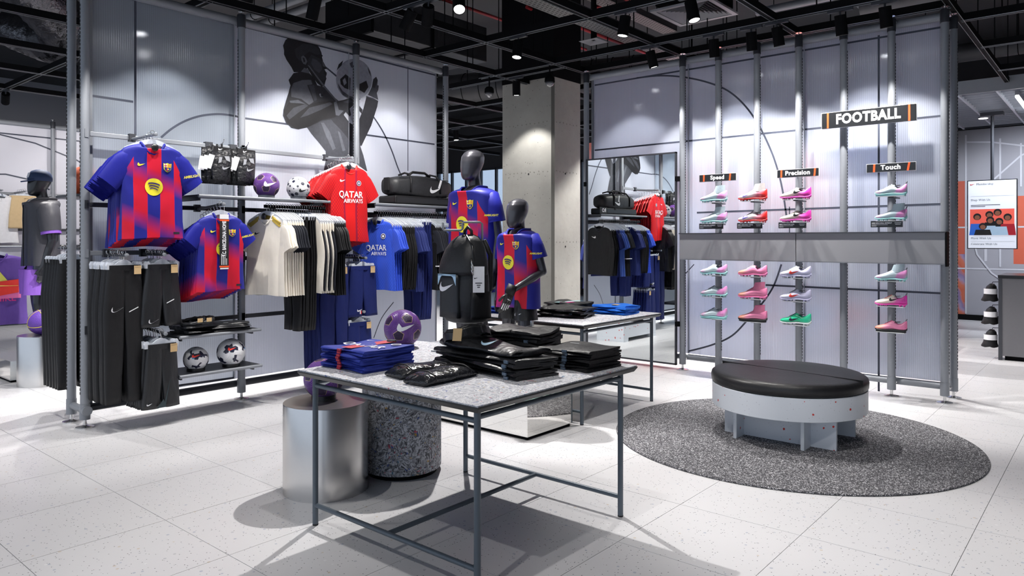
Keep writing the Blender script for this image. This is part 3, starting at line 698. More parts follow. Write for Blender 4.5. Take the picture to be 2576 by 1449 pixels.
for k in range(7):
    a, b = BX[k] - ox, BX[k + 1] - ox
    MB().tube([(a, 0.06, 3.205), (b, 0.06, 3.205)], 0.036, 16).build('top_rail', M['tube'], PB, 40)
    MB().tube([(a, 0.06, 0.125), (b, 0.06, 0.125)], 0.026, 14).build('bottom_rail', M['tube'], PB, 40)
    for z in (0.125, 3.205):
        MB().tube([(b + 0.03, 0.0, z), (b + 0.03, 0.07, z)], 0.012, 8).build('rail_clamp', M['steel'], PB)
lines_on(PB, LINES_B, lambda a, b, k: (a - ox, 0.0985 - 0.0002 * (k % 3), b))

# grey fascia box across the posts
t = thing('fascia_box', 'long plain grey box fixed across the posts between the shoe rows', 'fascia', (-3.47, 6.755, 1.148))
MB().box(0, 1.165, 0, 0.07, 0, 0.258).build('fascia_panel', mat('grey fascia', srgb(152, 153, 158), 0.5, 0.1, 0.02, 6), t, bevel=0.003)
MB().box(1.17, 2.36, 0, 0.07, 0, 0.258).build('fascia_panel', MATS['grey fascia'], t, bevel=0.003)
MB().box(-0.005, 2.365, -0.012, 0.08, 0.256, 0.265).build('fascia_cap', M['tube_dark'], t)
MB().box(0, 2.36, -0.004, 0.07, -0.006, 0.0).build('fascia_lip', M['tube'], t)
MB().box(2.362, 2.375, -0.01, 0.08, -0.02, 0.262).build('fascia_end', M['black'], t)

# mirror
t = thing('wall_mirror', 'tall framed mirror on the shoe partition reflecting the shirt wall', 'mirror', (-4.656, 6.80, 0.05))
mw, mh = 1.121, 2.205
MB().box(0.012, mw - 0.012, 0.012, 0.02, 0.012, mh - 0.012).build('mirror_glass', mat('mirror silver', (0.86, 0.9, 0.9), 0.0, 1.0, 0.0), t)
for b in ((0, 0.014, 0, 0.03, 0, mh), (mw - 0.014, mw, 0, 0.03, 0, mh), (0, mw, 0, 0.03, mh - 0.014, mh), (0, mw, 0, 0.03, 0, 0.014)):
    MB().box(*b).build('mirror_frame', M['tube_dark'], t)
MB().box(0.012, mw - 0.012, 0.02, 0.028, 0.012, mh - 0.012).build('mirror_back', M['black'], t)
for z in (0.4, 1.9):
    MB().box(mw - 0.01, mw + 0.03, 0.0, 0.05, z, z + 0.05).build('mirror_clip', M['black'], t)
    MB().box(-0.03, 0.01, 0.0, 0.05, z, z + 0.05).build('mirror_clip', M['black'], t)

# signs
def sign(x0, x1, z0, z1, word, size, label, bars, y=6.752, bold=0.004, squeeze=1.0, shear=0):
    t = thing('hanging_sign', label, 'sign', ((x0 + x1) / 2, y, z0))
    w, h = x1 - x0, z1 - z0
    MB().box(-w / 2, w / 2, 0, 0.012, 0, h).build('sign_board', M['black_shiny'], t, bevel=0.001)
    MB().box(-w / 2 - 0.003, w / 2 + 0.003, 0.004, 0.016, -0.003, h + 0.003).build('sign_edge', M['paper'], t)
    text(word, size, M['white'], t, (0, -0.0015, h / 2), (PI / 2, 0, 0), bold=bold, squeeze=squeeze, name='lettering', spacing=1.0 + 0.5 * bold / size * 4)
    for bx in bars:
        sl = shear * (1 if bx > 0 else 0.3)
        MB().add([(bx - 0.008, -0.001, 0), (bx + 0.008, -0.001, 0), (bx + 0.008 + sl, -0.001, h), (bx - 0.008 + sl, -0.001, h)], [(0, 1, 2, 3)]).build('orange_bar', M['orange'], t)
    for cx_ in BX:
        if x0 < cx_ < x1: MB().box(cx_ - (x0 + x1) / 2 - 0.012, cx_ - (x0 + x1) / 2 + 0.012, 0.012, 0.09, h * 0.3, h * 0.7).build('sign_bracket', M['tube_dark'], t)
sign(-2.072, -1.317, 2.34, 2.477, 'FOOTBALL', 0.118, 'large black FOOTBALL sign with orange bars', (-0.325, 0.325), bold=0.0048, squeeze=0.84)
sign(-3.252, -2.872, 1.925, 1.992, 'Speed', 0.056, 'small black sign reading Speed', (-0.142, 0.128), bold=0.0022, shear=0.006)
sign(-2.471, -2.1, 1.924, 1.993, 'Precision', 0.056, 'small black sign reading Precision', (-0.148, 0.15), bold=0.0022, shear=0.006)
sign(-1.699, -1.323, 1.926, 1.994, 'Touch', 0.056, 'small black sign reading Touch', (-0.13, 0.13), bold=0.0022, shear=0.012)
def price_card(x0, x1, l1, l2, label):
    t = thing('price_card', label, 'card', ((x0 + x1) / 2, 6.575, 1.45))
    w = x1 - x0
    MB().box(-w / 2, w / 2, 0, 0.006, 0, 0.053).build('card_board', M['black_shiny'], t)
    MB().box(-0.015, 0.015, 0.006, 0.26, 0.043, 0.047).build('card_arm', M['steel'], t)
    text(l1, 0.0145, M['white'], t, (-w / 2 + 0.008, -0.001, 0.034), (PI / 2, 0, 0), bold=0.0008, align='LEFT', squeeze=0.85)
    for x0_, x1_, z_ in ((.008, .13, .021), (.008, .045, .011), (w - .06, w - .01, .036), (w - .055, w - .015, .024)):
        MB().box(-w / 2 + x0_, -w / 2 + x1_, -.0012, -.0004, z_ - .0018, z_ + .0018).build('small_print', M['white'], t)
price_card(-3.168, -2.923, 'NIKE | MERCURIAL SUPERFLY', 'made for players who play fast', 'black product card under the Speed sign, below a pale blue high-top shoe')
price_card(-2.785, -2.545, 'NIKE | MERCURIAL VAPOR', 'made for players who play fast', 'black product card below the white and red low shoe')
price_card(-2.395, -2.151, 'NIKE | PHANTOM LUNA', 'made for players who strike', 'black product card under the Precision sign')
price_card(-1.623, -1.382, 'NIKE MERCURIAL SUPERFLY', 'made for players who play fast', 'black product card under the Touch sign')
# ================================================================ cloth materials
def cloth(name, col, rough=0.75, var=0.08, bump=0.12, bscale=9, sheen=0.15, spec=0.2):
    if max(col) < 0.03: sheen = 0.0; col = tuple(c * 0.9 for c in col)
    m = mat(name, col, rough, 0, var, 25, bump=bump * 3.0, bscale=bscale, sheen=0.0, spec=spec)
    nt = m.node_tree; N, L = nt.nodes, nt.links
    mp = N.new('ShaderNodeMapping'); mp.inputs['Scale'].default_value = (1.0, 1.0, 0.28)
    tcn = [n for n in N if n.type == 'TEX_COORD'][0]; L.new(tcn.outputs['Object'], mp.inputs[0])
    bn = [n for n in N if n.type == 'BUMP'][0]; tx = bn.inputs['Height'].links[0].from_node; L.new(mp.outputs[0], tx.inputs['Vector'])
    return m
C_BLUE = srgb(34, 38, 138); C_RED = srgb(206, 24, 52)
def f_stripes(N, L, tc):
    s = sep(N, L, tc.outputs['Object'])
    W = 0.092
    u = mathn(N, L, 'DIVIDE', mathn(N, L, 'ADD', s[0], W * 4.5), W)
    par = mathn(N, L, 'MODULO', mathn(N, L, 'FLOOR', u), 2.0)
    fr = mathn(N, L, 'FRACT', u)
    ph = mathn(N, L, 'ADD', mathn(N, L, 'MULTIPLY', s[2], 2 * PI / 0.66), mathn(N, L, 'MULTIPLY', s[0], 4.0))
    ph = mathn(N, L, 'ADD', ph, mathn(N, L, 'MULTIPLY_ADD', par, PI, PI * 0.9))
    w = mathn(N, L, 'SINE', mathn(N, L, 'ADD', ph, 0.35))
    k = mathn(N, L, 'MULTIPLY_ADD', w, 0.85, 0.52)
    n = N.new('ShaderNodeClamp'); L.new(k, n.inputs[0])
    c = mixc(N, L, n.outputs[0], C_BLUE, C_RED)
    e = mathn(N, L, 'LESS_THAN', fr, 0.035)
    c = mixc(N, L, mathn(N, L, 'MULTIPLY', e, 0.7), c, srgb(210, 30, 70))
    side = mathn(N, L, 'GREATER_THAN', mathn(N, L, 'ABSOLUTE', s[0]), 0.205)
    c = mixc(N, L, side, c, C_BLUE)
    dz = mathn(N, L, 'SUBTRACT', -0.085, s[2])
    rag = mathn(N, L, 'GREATER_THAN', mathn(N, L, 'SUBTRACT', mathn(N, L, 'ABSOLUTE', s[0]), mathn(N, L, 'MULTIPLY', dz, 0.52)), 0.082)
    c = mixc(N, L, rag, c, C_BLUE)
    nz = noise(N, L, tc.outputs['Object'], 8, 4)
    return (c, nz.outputs['Fac'])
M['stripes'] = mat_custom('red and blue striped jersey', f_stripes, 0.5, **{'Specular IOR Level': 0.35})
M['jersey_blue'] = cloth('royal blue jersey', C_BLUE, 0.5)
def f_redj(N, L, tc):
    s = sep(N, L, tc.outputs['Object'])
    a = mathn(N, L, 'FRACT', mathn(N, L, 'ADD', mathn(N, L, 'MULTIPLY', s[0], 42.0), mathn(N, L, 'MULTIPLY', s[2], 30.0)))
    b = mathn(N, L, 'FRACT', mathn(N, L, 'SUBTRACT', mathn(N, L, 'MULTIPLY', s[0], 42.0), mathn(N, L, 'MULTIPLY', s[2], 30.0)))
    d = mathn(N, L, 'MAXIMUM', mathn(N, L, 'LESS_THAN', a, 0.16), mathn(N, L, 'LESS_THAN', b, 0.16))
    ax = mathn(N, L, 'ABSOLUTE', mathn(N, L, 'ADD', s[0], 0.0))
    outer = mathn(N, L, 'GREATER_THAN', ax, 0.062)
    c = mixc(N, L, mathn(N, L, 'MULTIPLY', mathn(N, L, 'MULTIPLY', d, outer), 0.75), srgb(206, 26, 28), srgb(110, 14, 34))
    st = mathn(N, L, 'LESS_THAN', mathn(N, L, 'ABSOLUTE', mathn(N, L, 'SUBTRACT', ax, 0.058)), 0.009)
    c = mixc(N, L, st, c, srgb(140, 20, 52))
    return (c, noise(N, L, tc.outputs['Object'], 8, 4).outputs['Fac'])
M['redjersey'] = mat_custom('red lattice jersey', f_redj, 0.5, **{'Specular IOR Level': 0.3})
def f_bluej(N, L, tc):
    s = sep(N, L, tc.outputs['Object'])
    a = mathn(N, L, 'FRACT', mathn(N, L, 'ADD', mathn(N, L, 'MULTIPLY', s[0], 42.0), mathn(N, L, 'MULTIPLY', s[2], 30.0)))
    b = mathn(N, L, 'FRACT', mathn(N, L, 'SUBTRACT', mathn(N, L, 'MULTIPLY', s[0], 42.0), mathn(N, L, 'MULTIPLY', s[2], 30.0)))
    d = mathn(N, L, 'MAXIMUM', mathn(N, L, 'LESS_THAN', a, 0.1), mathn(N, L, 'LESS_THAN', b, 0.1))
    return (mixc(N, L, mathn(N, L, 'MULTIPLY', d, 0.5), srgb(34, 78, 208), srgb(24, 40, 120)), noise(N, L, tc.outputs['Object'], 8, 4).outputs['Fac'])
M['bluejersey'] = mat_custom('bright blue lattice jersey', f_bluej, 0.55, **{'Sheen Weight': 0.2})
M['cream'] = cloth('cream cloth', srgb(244, 237, 224), 0.7, 0.04)
M['cloth_black'] = cloth('black cloth', (0.012, 0.012, 0.014), 0.55, 0.2, 0.3, 8, spec=0.35)
M['cloth_black_shine'] = cloth('black satin cloth', (0.014, 0.015, 0.018), 0.4, 0.2, 0.3, 11, spec=0.55)
M['charcoal'] = cloth('charcoal cloth', srgb(44, 46, 54), 0.7)
M['navy'] = cloth('navy cloth', srgb(30, 40, 98), 0.6)
M['navy_soft'] = cloth('soft navy cloth', srgb(44, 54, 112), 0.7)
M['midblue'] = cloth('mid blue cloth', srgb(82, 110, 190), 0.65)
M['gold'] = cloth('gold cloth', srgb(186, 160, 74), 0.6)
M['yellow'] = mat('yellow print', srgb(240, 226, 60), 0.5)
M['label_white'] = mat('white neck lining', srgb(226, 210, 220), 0.7)
M['sky'] = mat('sky blue print', srgb(180, 214, 238), 0.5)
M['purple_print'] = mat('dark violet print', srgb(60, 44, 110), 0.5)
plast = bpy.data.materials.new('clear hanger plastic'); nt, N, L, b = nodes_of(plast)
nz = noise(N, L, N.new('ShaderNodeTexCoord').outputs['Object'], 30); rp = ramp(N, [(0.3, (0.74, 0.80, 0.90)), (0.7, (0.88, 0.92, 1.0))]); L.new(nz.outputs['Fac'], rp.inputs[0]); L.new(rp.outputs[0], b.inputs['Base Color'])
b.inputs['Roughness'].default_value = 0.18; b.inputs['Alpha'].default_value = 0.72

# ================================================================ garments
ZN = -0.085   # neck height below the rail the hanger hooks on
def hook_pts(r=0.014, drop=0.062):
    pts = [(0.013 + 0.0, 0, -0.02)]
    for k in range(9):
        a = math.radians(-20 + k * 29); pts.append((r * math.cos(a), 0, -r * 0.15 + r * math.sin(a)))
    pts += [(-0.002, 0, -0.028), (0, 0, -drop)]
    return pts
hook_me = MB().tube(hook_pts(), 0.0022, 6).mesh('hanger_hook', M['steel'], True)
def arch(hw, z0=-0.062, drop=0.075):
    mb = MB(); top = []; bot = []
    for k in range(13):
        u = -1 + k / 6; top.append((u * hw, z0 + 0.012 - drop * abs(u) ** 1.5)); bot.append((u * hw * 0.985, z0 - 0.016 - drop * abs(u) ** 1.35 - 0.006 * (1 - abs(u))))
    mb.prism(top + bot[::-1], -0.007, 0.007, 'y')
    return mb
hang_top = arch(0.19).mesh('hanger_shoulders', plast)
hang_kid = arch(0.15).mesh('hanger_shoulders', plast)
def clip_bar(hw):
    mb = MB()
    mb.prism([(-hw, -0.098), (hw, -0.098), (hw, -0.086), (0.06, -0.084), (0.03, -0.062), (0, -0.052), (-0.03, -0.062), (-0.06, -0.084), (-hw, -0.086)], -0.006, 0.006, 'y')
    for s in (-1, 1):
        x = s * (hw - 0.02)
        mb.prism([(x - 0.016, -0.122), (x + 0.016, -0.122), (x + 0.018, -0.09), (x + 0.01, -0.07), (x - 0.01, -0.07), (x - 0.018, -0.09)], -0.011, 0.011, 'y')
    return mb
hang_clip = clip_bar(0.125).mesh('clip_bar', plast)
def hanger(kind, loc, rz, group, label):
    t = thing('clip_hanger' if kind == 'clip' else 'clothes_hanger', label, 'hanger', loc, rz, group)
    obj('hanger_hook', hook_me, t, None, (0, 0, PI / 2 if False else 0))
    obj('clip_bar' if kind == 'clip' else 'hanger_shoulders', {'top': hang_top, 'kid': hang_kid, 'clip': hang_clip}[kind], t)
    return t

class Shirt:
    def __init__(s, W=0.215, L=0.67, D=0.04, sl=0.23, sa=36, n=28, amp=0.012, fk=22, seed=0, neck=0.083, hemw=1.04):
        s.W, s.L, s.D, s.sl, s.sa, s.n, s.amp, s.fk, s.seed, s.neck, s.hemw = W, L, D, sl, sa, n, amp, fk, seed, neck, hemw
        w = W
        s.prof = [(neck, 0.004, .8), (neck * 1.1, -0.006, .9), (w * .55, -.014, 1), (w * .74, -.027, 1.0), (w * .88, -.042, 1.0), (w * .97, -.062, .95), (w, -.09, .9),
                  (w * .985, -.15, .9), (w * .965, -.24, .9), (w * .965, -L * .5, .9), (w * .975, -L * .66, .9), (w * .99, -L * .82, .9), (w * hemw, -L, .9)]
        if n >= 24:
            q = s.prof[:7]
            for a, b in zip(s.prof[6:], s.prof[7:]):
                m = max(1, int((a[1] - b[1]) / 0.03))
                for i in range(1, m + 1): q.append(tuple(a[k] + (b[k] - a[k]) * i / m for k in range(3)))
            s.prof = q
    def half(s, z):
        P = s.prof
        for (w0, z0, d0), (w1, z1, d1) in zip(P, P[1:]):
            if z <= z0 and z >= z1:
                f = (z - z0) / (z1 - z0) if z1 != z0 else 0
                return w0 + (w1 - w0) * f, (d0 + (d1 - d0) * f) * s.D
        return P[-1][0], P[-1][2] * s.D
    def fold(s, x, z):
        u = min(1, max(0, -z / s.L))
        v = s.amp * (u ** 1.2) * (math.sin(s.fk * x + s.seed) + 0.5 * math.sin(s.fk * 2.3 * x + 2 * s.seed + z * 5))
        if s.n >= 24: v += (0.014 if s.D < 0.1 else 0.007) * min(1, u * 5) * mnoise.noise(Vector((x * 9 + s.seed, 3.1 * s.seed, z * 4.5 + x * 4))) + 0.006 * min(1, u * 5) * mnoise.noise(Vector((x * 22 + s.seed, 1.7, z * 9 - x * 8)))
        return v
    def front(s, x, z):
        """y of the front surface at local x and z (z from the rail)"""
        zz = z - ZN; w, d = s.half(zz)
        q = max(0.0, 1 - min(1, abs(x) / w) ** 2.5) ** 0.4
        return -d * q + s.fold(x, zz)
    def body(s):
        rings = []
        for i, (w, z, dk) in enumerate(s.prof):
            ring = []
            for k in range(s.n):
                a = 2 * PI * k / s.n; c, q = math.cos(a), math.sin(a)
                x = w * math.copysign(abs(c) ** 0.8, c); y = dk * s.D * math.copysign(abs(q) ** 0.8, q)
                zz = z
                if q < 0 and i < 4: zz -= (0.082, 0.078, 0.028, 0.008)[i] * abs(q) ** 0.6 * (1 - abs(c) ** 2)
                if i == len(s.prof) - 1: zz += 0.006 * math.sin(s.fk * 0.6 * x + s.seed)
                ring.append((x, y + s.fold(x, z), ZN + zz))
            rings.append(ring)
        return MB().loft(rings, False, False)
    def sleeve(s, sg, long=False):
        a = math.radians(s.sa); dr = Vector((sg * math.sin(a), 0, -math.cos(a))); pr = Vector((sg * math.cos(a), 0, math.sin(a)))
        st = Vector((sg * (s.W - 0.118), 0, ZN - 0.078)); rings = []
        Ln = s.sl; m = 6 if not long else 12
        for i in range(m + 1):
            u = i / m
            if long:
                b = Vector((sg * (math.sin(a) * (1 - u * 0.75)), 0, -1)).normalized()
                c = st + Vector((sg * (0.09 * math.sin(min(1, u * 2) * PI / 2)), 0.0, -Ln * u)); hw = 0.085 * (1 - u) + 0.045 * u; p2 = Vector((sg * 1, 0, 0.25 * (1 - u)))
            else:
                c = st + Vector((sg * .035 * min(1, u * 3), 0, 0)) + dr * (Ln + 0.04) * u; hw = (0.092 * (1 - u) + 0.08 * u) * (0.6 if i == 0 else 0.94 if i == 1 else 1.0) * min(1.0, s.W / 0.205); p2 = pr
            th = s.D * ((0.55 if i == 0 else 0.8) - 0.15 * u); ring = []
            for k in range(12):
                t = 2 * PI * k / 12
                off = p2 * hw * math.cos(t); y = th * math.sin(t) + 0.003 * math.sin(9 * u + 3 * math.cos(t) + s.seed)
                ring.append(tuple(c + off + Vector((0, y, 0))))
            rings.append(ring)
        return MB().loft(rings, True, False)
    def collar(s, r=0.009):
        pts = []
        w, z, dk = s.prof[0]
        for k in range(20):
            a = 2 * PI * k / 20; c, q = math.cos(a), math.sin(a)
            x = w * math.copysign(abs(c) ** 0.8, c); y = dk * s.D * math.copysign(abs(q) ** 0.8, q)
            zz = z - (0.082 * abs(q) ** 0.6 * (1 - c * c) if q < 0 else 0)
            pts.append((x, y, ZN + zz))
        return MB().tube(pts, r, 6, closed=True)

def decal(name, polys, mats, parent, yf, off=0.003):
    """outlines laid on a garment front; polys = [(mat idx, [(x,z)])] subdivided to follow the cloth"""
    mb = MB()
    for k, (mi, pts) in enumerate(polys):
        mb.cm = mi
        cx_ = sum(p[0] for p in pts) / len(pts); cz = sum(p[1] for p in pts) / len(pts)
        n = len(pts)
        o = off + 0.0006 * k
        P = lambda x, z: (x, yf(x, z) - o, z)
        vs = [P(cx_, cz)] + [P(cx_ + (x - cx_) * 0.5, cz + (z - cz) * 0.5) for x, z in pts] + [P(x, z) for x, z in pts]
        fs = [(0, 1 + i, 1 + (i + 1) % n) for i in range(n)] + [(1 + i, 1 + n + i, 1 + n + (i + 1) % n, 1 + (i + 1) % n) for i in range(n)]
        mb.add(vs, fs)
    return obj(name, mb.mesh(name, mats, fix=False), parent)
def decal_flat(name, polys, mats, parent, yf, off=0.003):
    mb = MB()
    for k, (mi, pts) in enumerate(polys):
        mb.cm = mi; mb.add([(x, yf(x, z) - off - 0.0006 * k, z) for x, z in pts], [tuple(range(len(pts)))])
    return obj(name, mb.mesh(name, mats, fix=False), parent)
def decal_text(s, size, m, parent, yf, x, z, bold=0.0, squeeze=1.0, off=0.004, rot=0.0, name='lettering', align='CENTER'):
    me = text_mesh(s, size, m, bold, 0, squeeze=squeeze, align=align)
    c, q = math.cos(rot), math.sin(rot)
    for v in me.vertices:
        a, b_ = v.co.x * c - v.co.y * q + x, v.co.x * q + v.co.y * c + z
        v.co = (a, yf(a, b_) - off, b_)
    return obj(name, me, parent)

def roundel(parent, yf, x, z, r):
    """yellow disc with three curved bars"""
    dm = MB(); P_ = [(x, z)] + [(x + r * k / 5 * math.cos(2 * PI * q / 28), z + r * k / 5 * math.sin(2 * PI * q / 28)) for k in range(1, 6) for q in range(28)]
    dm.add([(a_, yf(a_, b_) - 0.0035, b_) for a_, b_ in P_], [(0, 1 + q, 1 + (q + 1) % 28) for q in range(28)] + [(1 + k * 28 + q, 29 + k * 28 + q, 29 + k * 28 + (q + 1) % 28, 1 + k * 28 + (q + 1) % 28) for k in range(4) for q in range(28)])
    d = obj('round_emblem', dm.mesh('round_emblem', M['yellow'], fix=False), parent)
    mb = MB()
    for k, (hw, dz, th) in enumerate(((0.62, 0.30, 0.17), (0.52, 0.0, 0.14), (0.42, -0.27, 0.12))):
        up, lo = [], []
        for q in range(9):
            u = -1 + q / 4; b = 0.13 * (1 - u * u)
            for lst, sg in ((up, .5), (lo, -.5)):
                a_, b_ = x + u * hw * r, z + (dz + b + sg * th - 0.08 * u) * r; lst.append((a_, yf(a_, b_) - 0.0065, b_))
        mb.add(up + lo, [(i, i + 1, 10 + i, 9 + i) for i in range(8)])
    stuff(obj('emblem_bars', mb.mesh('emblem_bars', M['purple_print'], fix=False), parent))
    return d
def shield(parent, yf, x, z, s=0.03):
    out = [(-1, 1), (-.55, .85), (0, 1.05), (.55, .85), (1, 1), (.95, .2), (.85, -.5), (.4, -1), (0, -1.2), (-.4, -1), (-.85, -.5), (-.95, .2)]
    S = lambda pts, k=1.0: [(x + a * s * k, z + b * s * k) for a, b in pts]
    P = [(0, S(out)), (1, S([(-.8, .8), (-.1, .8), (-.1, .1), (-.8, .1)])), (2, S([(-.52, .8), (-.38, .8), (-.38, .1), (-.52, .1)])), (2, S([(-.8, .52), (-.1, .52), (-.1, .38), (-.8, .38)])),
         (2, S([(.2, .8), (.35, .8), (.35, .1), (.2, .1)])), (2, S([(.6, .8), (.75, .8), (.75, .1), (.6, .1)])), (3, S([(-.8, -.05), (.8, -.05), (.7, -.45), (.3, -.85), (0, -.95), (-.3, -.85), (-.7, -.45)])),
         (2, S([(-.25, -.05), (-.05, -.05), (-.05, -.9), (-.25, -.85)])), (0, S(circle_pts(.2, 8, .1, -.45)))]
    return decal_flat('crest', P, [M['yellow'], M['white'], mat('crest red', C_RED, 0.5), mat('crest blue', C_BLUE, 0.5)], parent, yf, 0.003)

def shirt_thing(name, label, cat, loc, rz, group, sh, mats, long=False, meshes=None, lean=0.0):
    """mats: body, sleeve, collar. meshes caches data so copies share it"""
    t = thing(name, label, cat, loc, rz, group)
    key = (id(sh), long) + tuple(m.name for m in mats)
    if key not in _SH:
        _SH[key] = (sh.body().mesh('shirt_body', mats[0], True), sh.sleeve(1, long).mesh('sleeve', mats[1], True), sh.sleeve(-1, long).mesh('sleeve', mats[1], True), sh.collar().mesh('collar', mats[2], True))
    b_, s1, s2, c_ = _SH[key]
    obj('shirt_body', b_, t); obj('sleeve', s1, t); obj('sleeve', s2, t); obj('collar', c_, t)
    return t
_SH = {}
def sec_tag(t, x, z, yf):
    MB().lathe([(0.005, -0.006), (0.022, -0.004), (0.026, 0.003), (0.02, 0.010), (0.004, 0.013)], 16).build('security_tag', M['black_shiny'], t, 40, (x, yf(x, z) - 0.012, z), (PI / 2, 0, 0))
def neck_back(t, sh, m):
    """the inside of the shirt back seen through the neck"""
    w = sh.neck; d = sh.D * 0.55
    mb = MB().add([(w * 0.92 * math.cos(PI * k / 8), d, ZN + (0.006 if True else 0)) for k in range(9)] + [(w * 0.92 * math.cos(PI * k / 8), d - 0.004, ZN - 0.085 * math.sin(PI * k / 8)) for k in range(9)], [(k, k + 1, 10 + k, 9 + k) for k in range(8)])
    return mb.build('neck_lining', m, t)

def arm(loc, length, label, dirz=0.0, notch=8, r=0.011):
    """round waterfall arm that sticks out of the wall along +x from loc; the tip is a round button"""
    t = thing('waterfall_rail', label, 'rail', loc)
    MB().tube([(0, 0, -0.011), (length, 0, -0.011 + dirz)], r, 12).build('arm_tube', M['tube_dark'] if loc[2] < 1.9 else M['tube'], t, 40)
    MB().lathe([(0.0135, 0), (0.0135, 0.012), (0.010, 0.014)], 14).build('arm_tip', M['tube'], t, 40, (length - 0.004, 0, -0.011 + dirz), (0, PI / 2, 0))
    MB().box(-0.016, 0.018, -0.022, 0.022, -0.03, 0.028).build('arm_clamp', M['tube_dark'], t)
    return t
FX = PI / 2     # facing the aisle (+x)
sh_big = Shirt(0.215, 0.675, 0.035, 0.235, 37, 32, 0.012, 20, 1.0)
sh_kid = Shirt(0.185, 0.585, 0.032, 0.16, 40, 28, 0.010, 22, 0.4, 0.062)
sh_red = Shirt(0.205, 0.68, 0.035, 0.22, 34, 32, 0.010, 18, 2.2)
def jersey_decals(t, sh, k=1.0, tagx=True):
    yf = sh.front
    decal('check_emblem', [(0, check_pts(0.055 * k, -0.085 * k, ZN - 0.155 * k))], [M['yellow']], t, yf)
    shield(t, yf, 0.09 * k, ZN - 0.165 * k, 0.03 * k)
    roundel(t, yf, 0.0, ZN - 0.31 * k, 0.062 * k)
    decal_flat('hem_label', [(0, [(0.13 * k, ZN - sh.L + .03), (0.175 * k, ZN - sh.L + .03), (0.175 * k, ZN - sh.L + .045), (0.13 * k, ZN - sh.L + .045)])], [M['charcoal']], t, yf)
    # sleeve wording sits on the wearer's left sleeve
    a = math.radians(sh.sa)
    me = text_mesh('AMBILIGHT', 0.026 * k, M['yellow'], 0.0006)
    o = obj('sleeve_lettering', me, t, (sh.W - 0.088 + math.sin(a) * sh.sl * 0.8 + 0.03, -sh.D * 0.86, ZN - 0.098 - math.cos(a) * sh.sl * 0.8 + 0.03), (PI / 2, 0.0, 0))
    o.rotation_euler = (PI / 2, -math.radians(12), math.radians(8))

# --- the big red and blue shirts
arm((AX + 0.014, 2.30, 2.11), 0.40, 'light hanging arm of the big red and blue shirts')
n = 7
for k in range(n):
    x = -5.315 - k * 0.042
    rz = FX + math.radians(-2 + (k % 3) * 2 - 1)
    lab = 'large red and blue striped football shirt at the front of its arm' if k == 0 else 'large red and blue striped football shirt hung behind the front one'
    t = shirt_thing('football_shirt', lab, 'shirt', (x, 2.295 + (0 if k == 0 else random.uniform(-.012, .012)), 2.118 - 0.011 * k), rz, 'large red and blue shirts', sh_big, (M['stripes'], M['jersey_blue'], M['jersey_blue']))
    if k == 0:
        jersey_decals(t, sh_big); neck_back(t, sh_big, M['label_white']); sec_tag(t, 0.0, ZN - 0.03, sh_big.front)
    hanger('top', (x, 2.295, 2.118 - 0.011 * k), rz, 'hangers of the large striped shirts', 'clear plastic hanger holding a large red and blue shirt')
# --- youth shirts
arm((AX + 0.014, 2.80, 1.60), 0.42, 'dark hanging arm of the youth red and blue shirts', 0.03)
for k in range(8):
    x = -5.30 - k * 0.042; rz = FX + math.radians(-3 + (k % 3) * 2)
    lab = 'youth red and blue striped shirt with a black hanging tag' if k == 0 else 'youth red and blue striped shirt hung behind the tagged one'
    t = shirt_thing('youth_football_shirt', lab, 'shirt', (x, 2.80, 1.628 - .013 * k), rz, 'youth red and blue shirts', sh_kid, (M['stripes'], M['jersey_blue'], M['jersey_blue']))
    if k == 0:
        jersey_decals(t, sh_kid, 0.86); neck_back(t, sh_kid, M['label_white'])
    hanger('kid', (x, 2.80, 1.628 - .013 * k), rz, 'hangers of the youth shirts', 'clear plastic hanger holding a youth red and blue shirt')
t = thing('team_tag', 'tall black card reading F.C. BARCELONA HOME over the youth shirt', 'tag', (-5.245, 2.80, 1.54), FX)
MB().box(-0.036, 0.036, -0.002, 0.002, -0.42, -0.035).build('tag_card', M['blackprint'], t)
MB().box(-0.036, 0.036, -0.002, 0.002, -0.035, 0.0).build('tag_header', M['paper'], t)
for z in (-0.045, -0.398): MB().box(-0.038, 0.038, -0.003, 0.003, z - 0.006, z + 0.006).build('orange_bar', M['orange'], t)
MB().box(-0.034, 0.034, -0.0026, 0.0026, -0.418, -0.408).build('tag_footer', M['paper'], t)
text('F.C. BARCELONA HOME', 0.04, M['white'], t, (0.0, -0.003, -0.185), (PI / 2, -PI / 2, 0), bold=0.0016, squeeze=0.62)
for k in range(4): MB().box(-.024 + k * .013, -.019 + k * .013, -.0032, -.0022, -.385, -.30 - .012 * k).build('small_print', M['white'], t)
MB().tube([(0, 0, -0.005), (0, 0, 0.06), (0, 0.03, 0.09)], 0.0012, 5).build('tag_string', M['paper'], t)
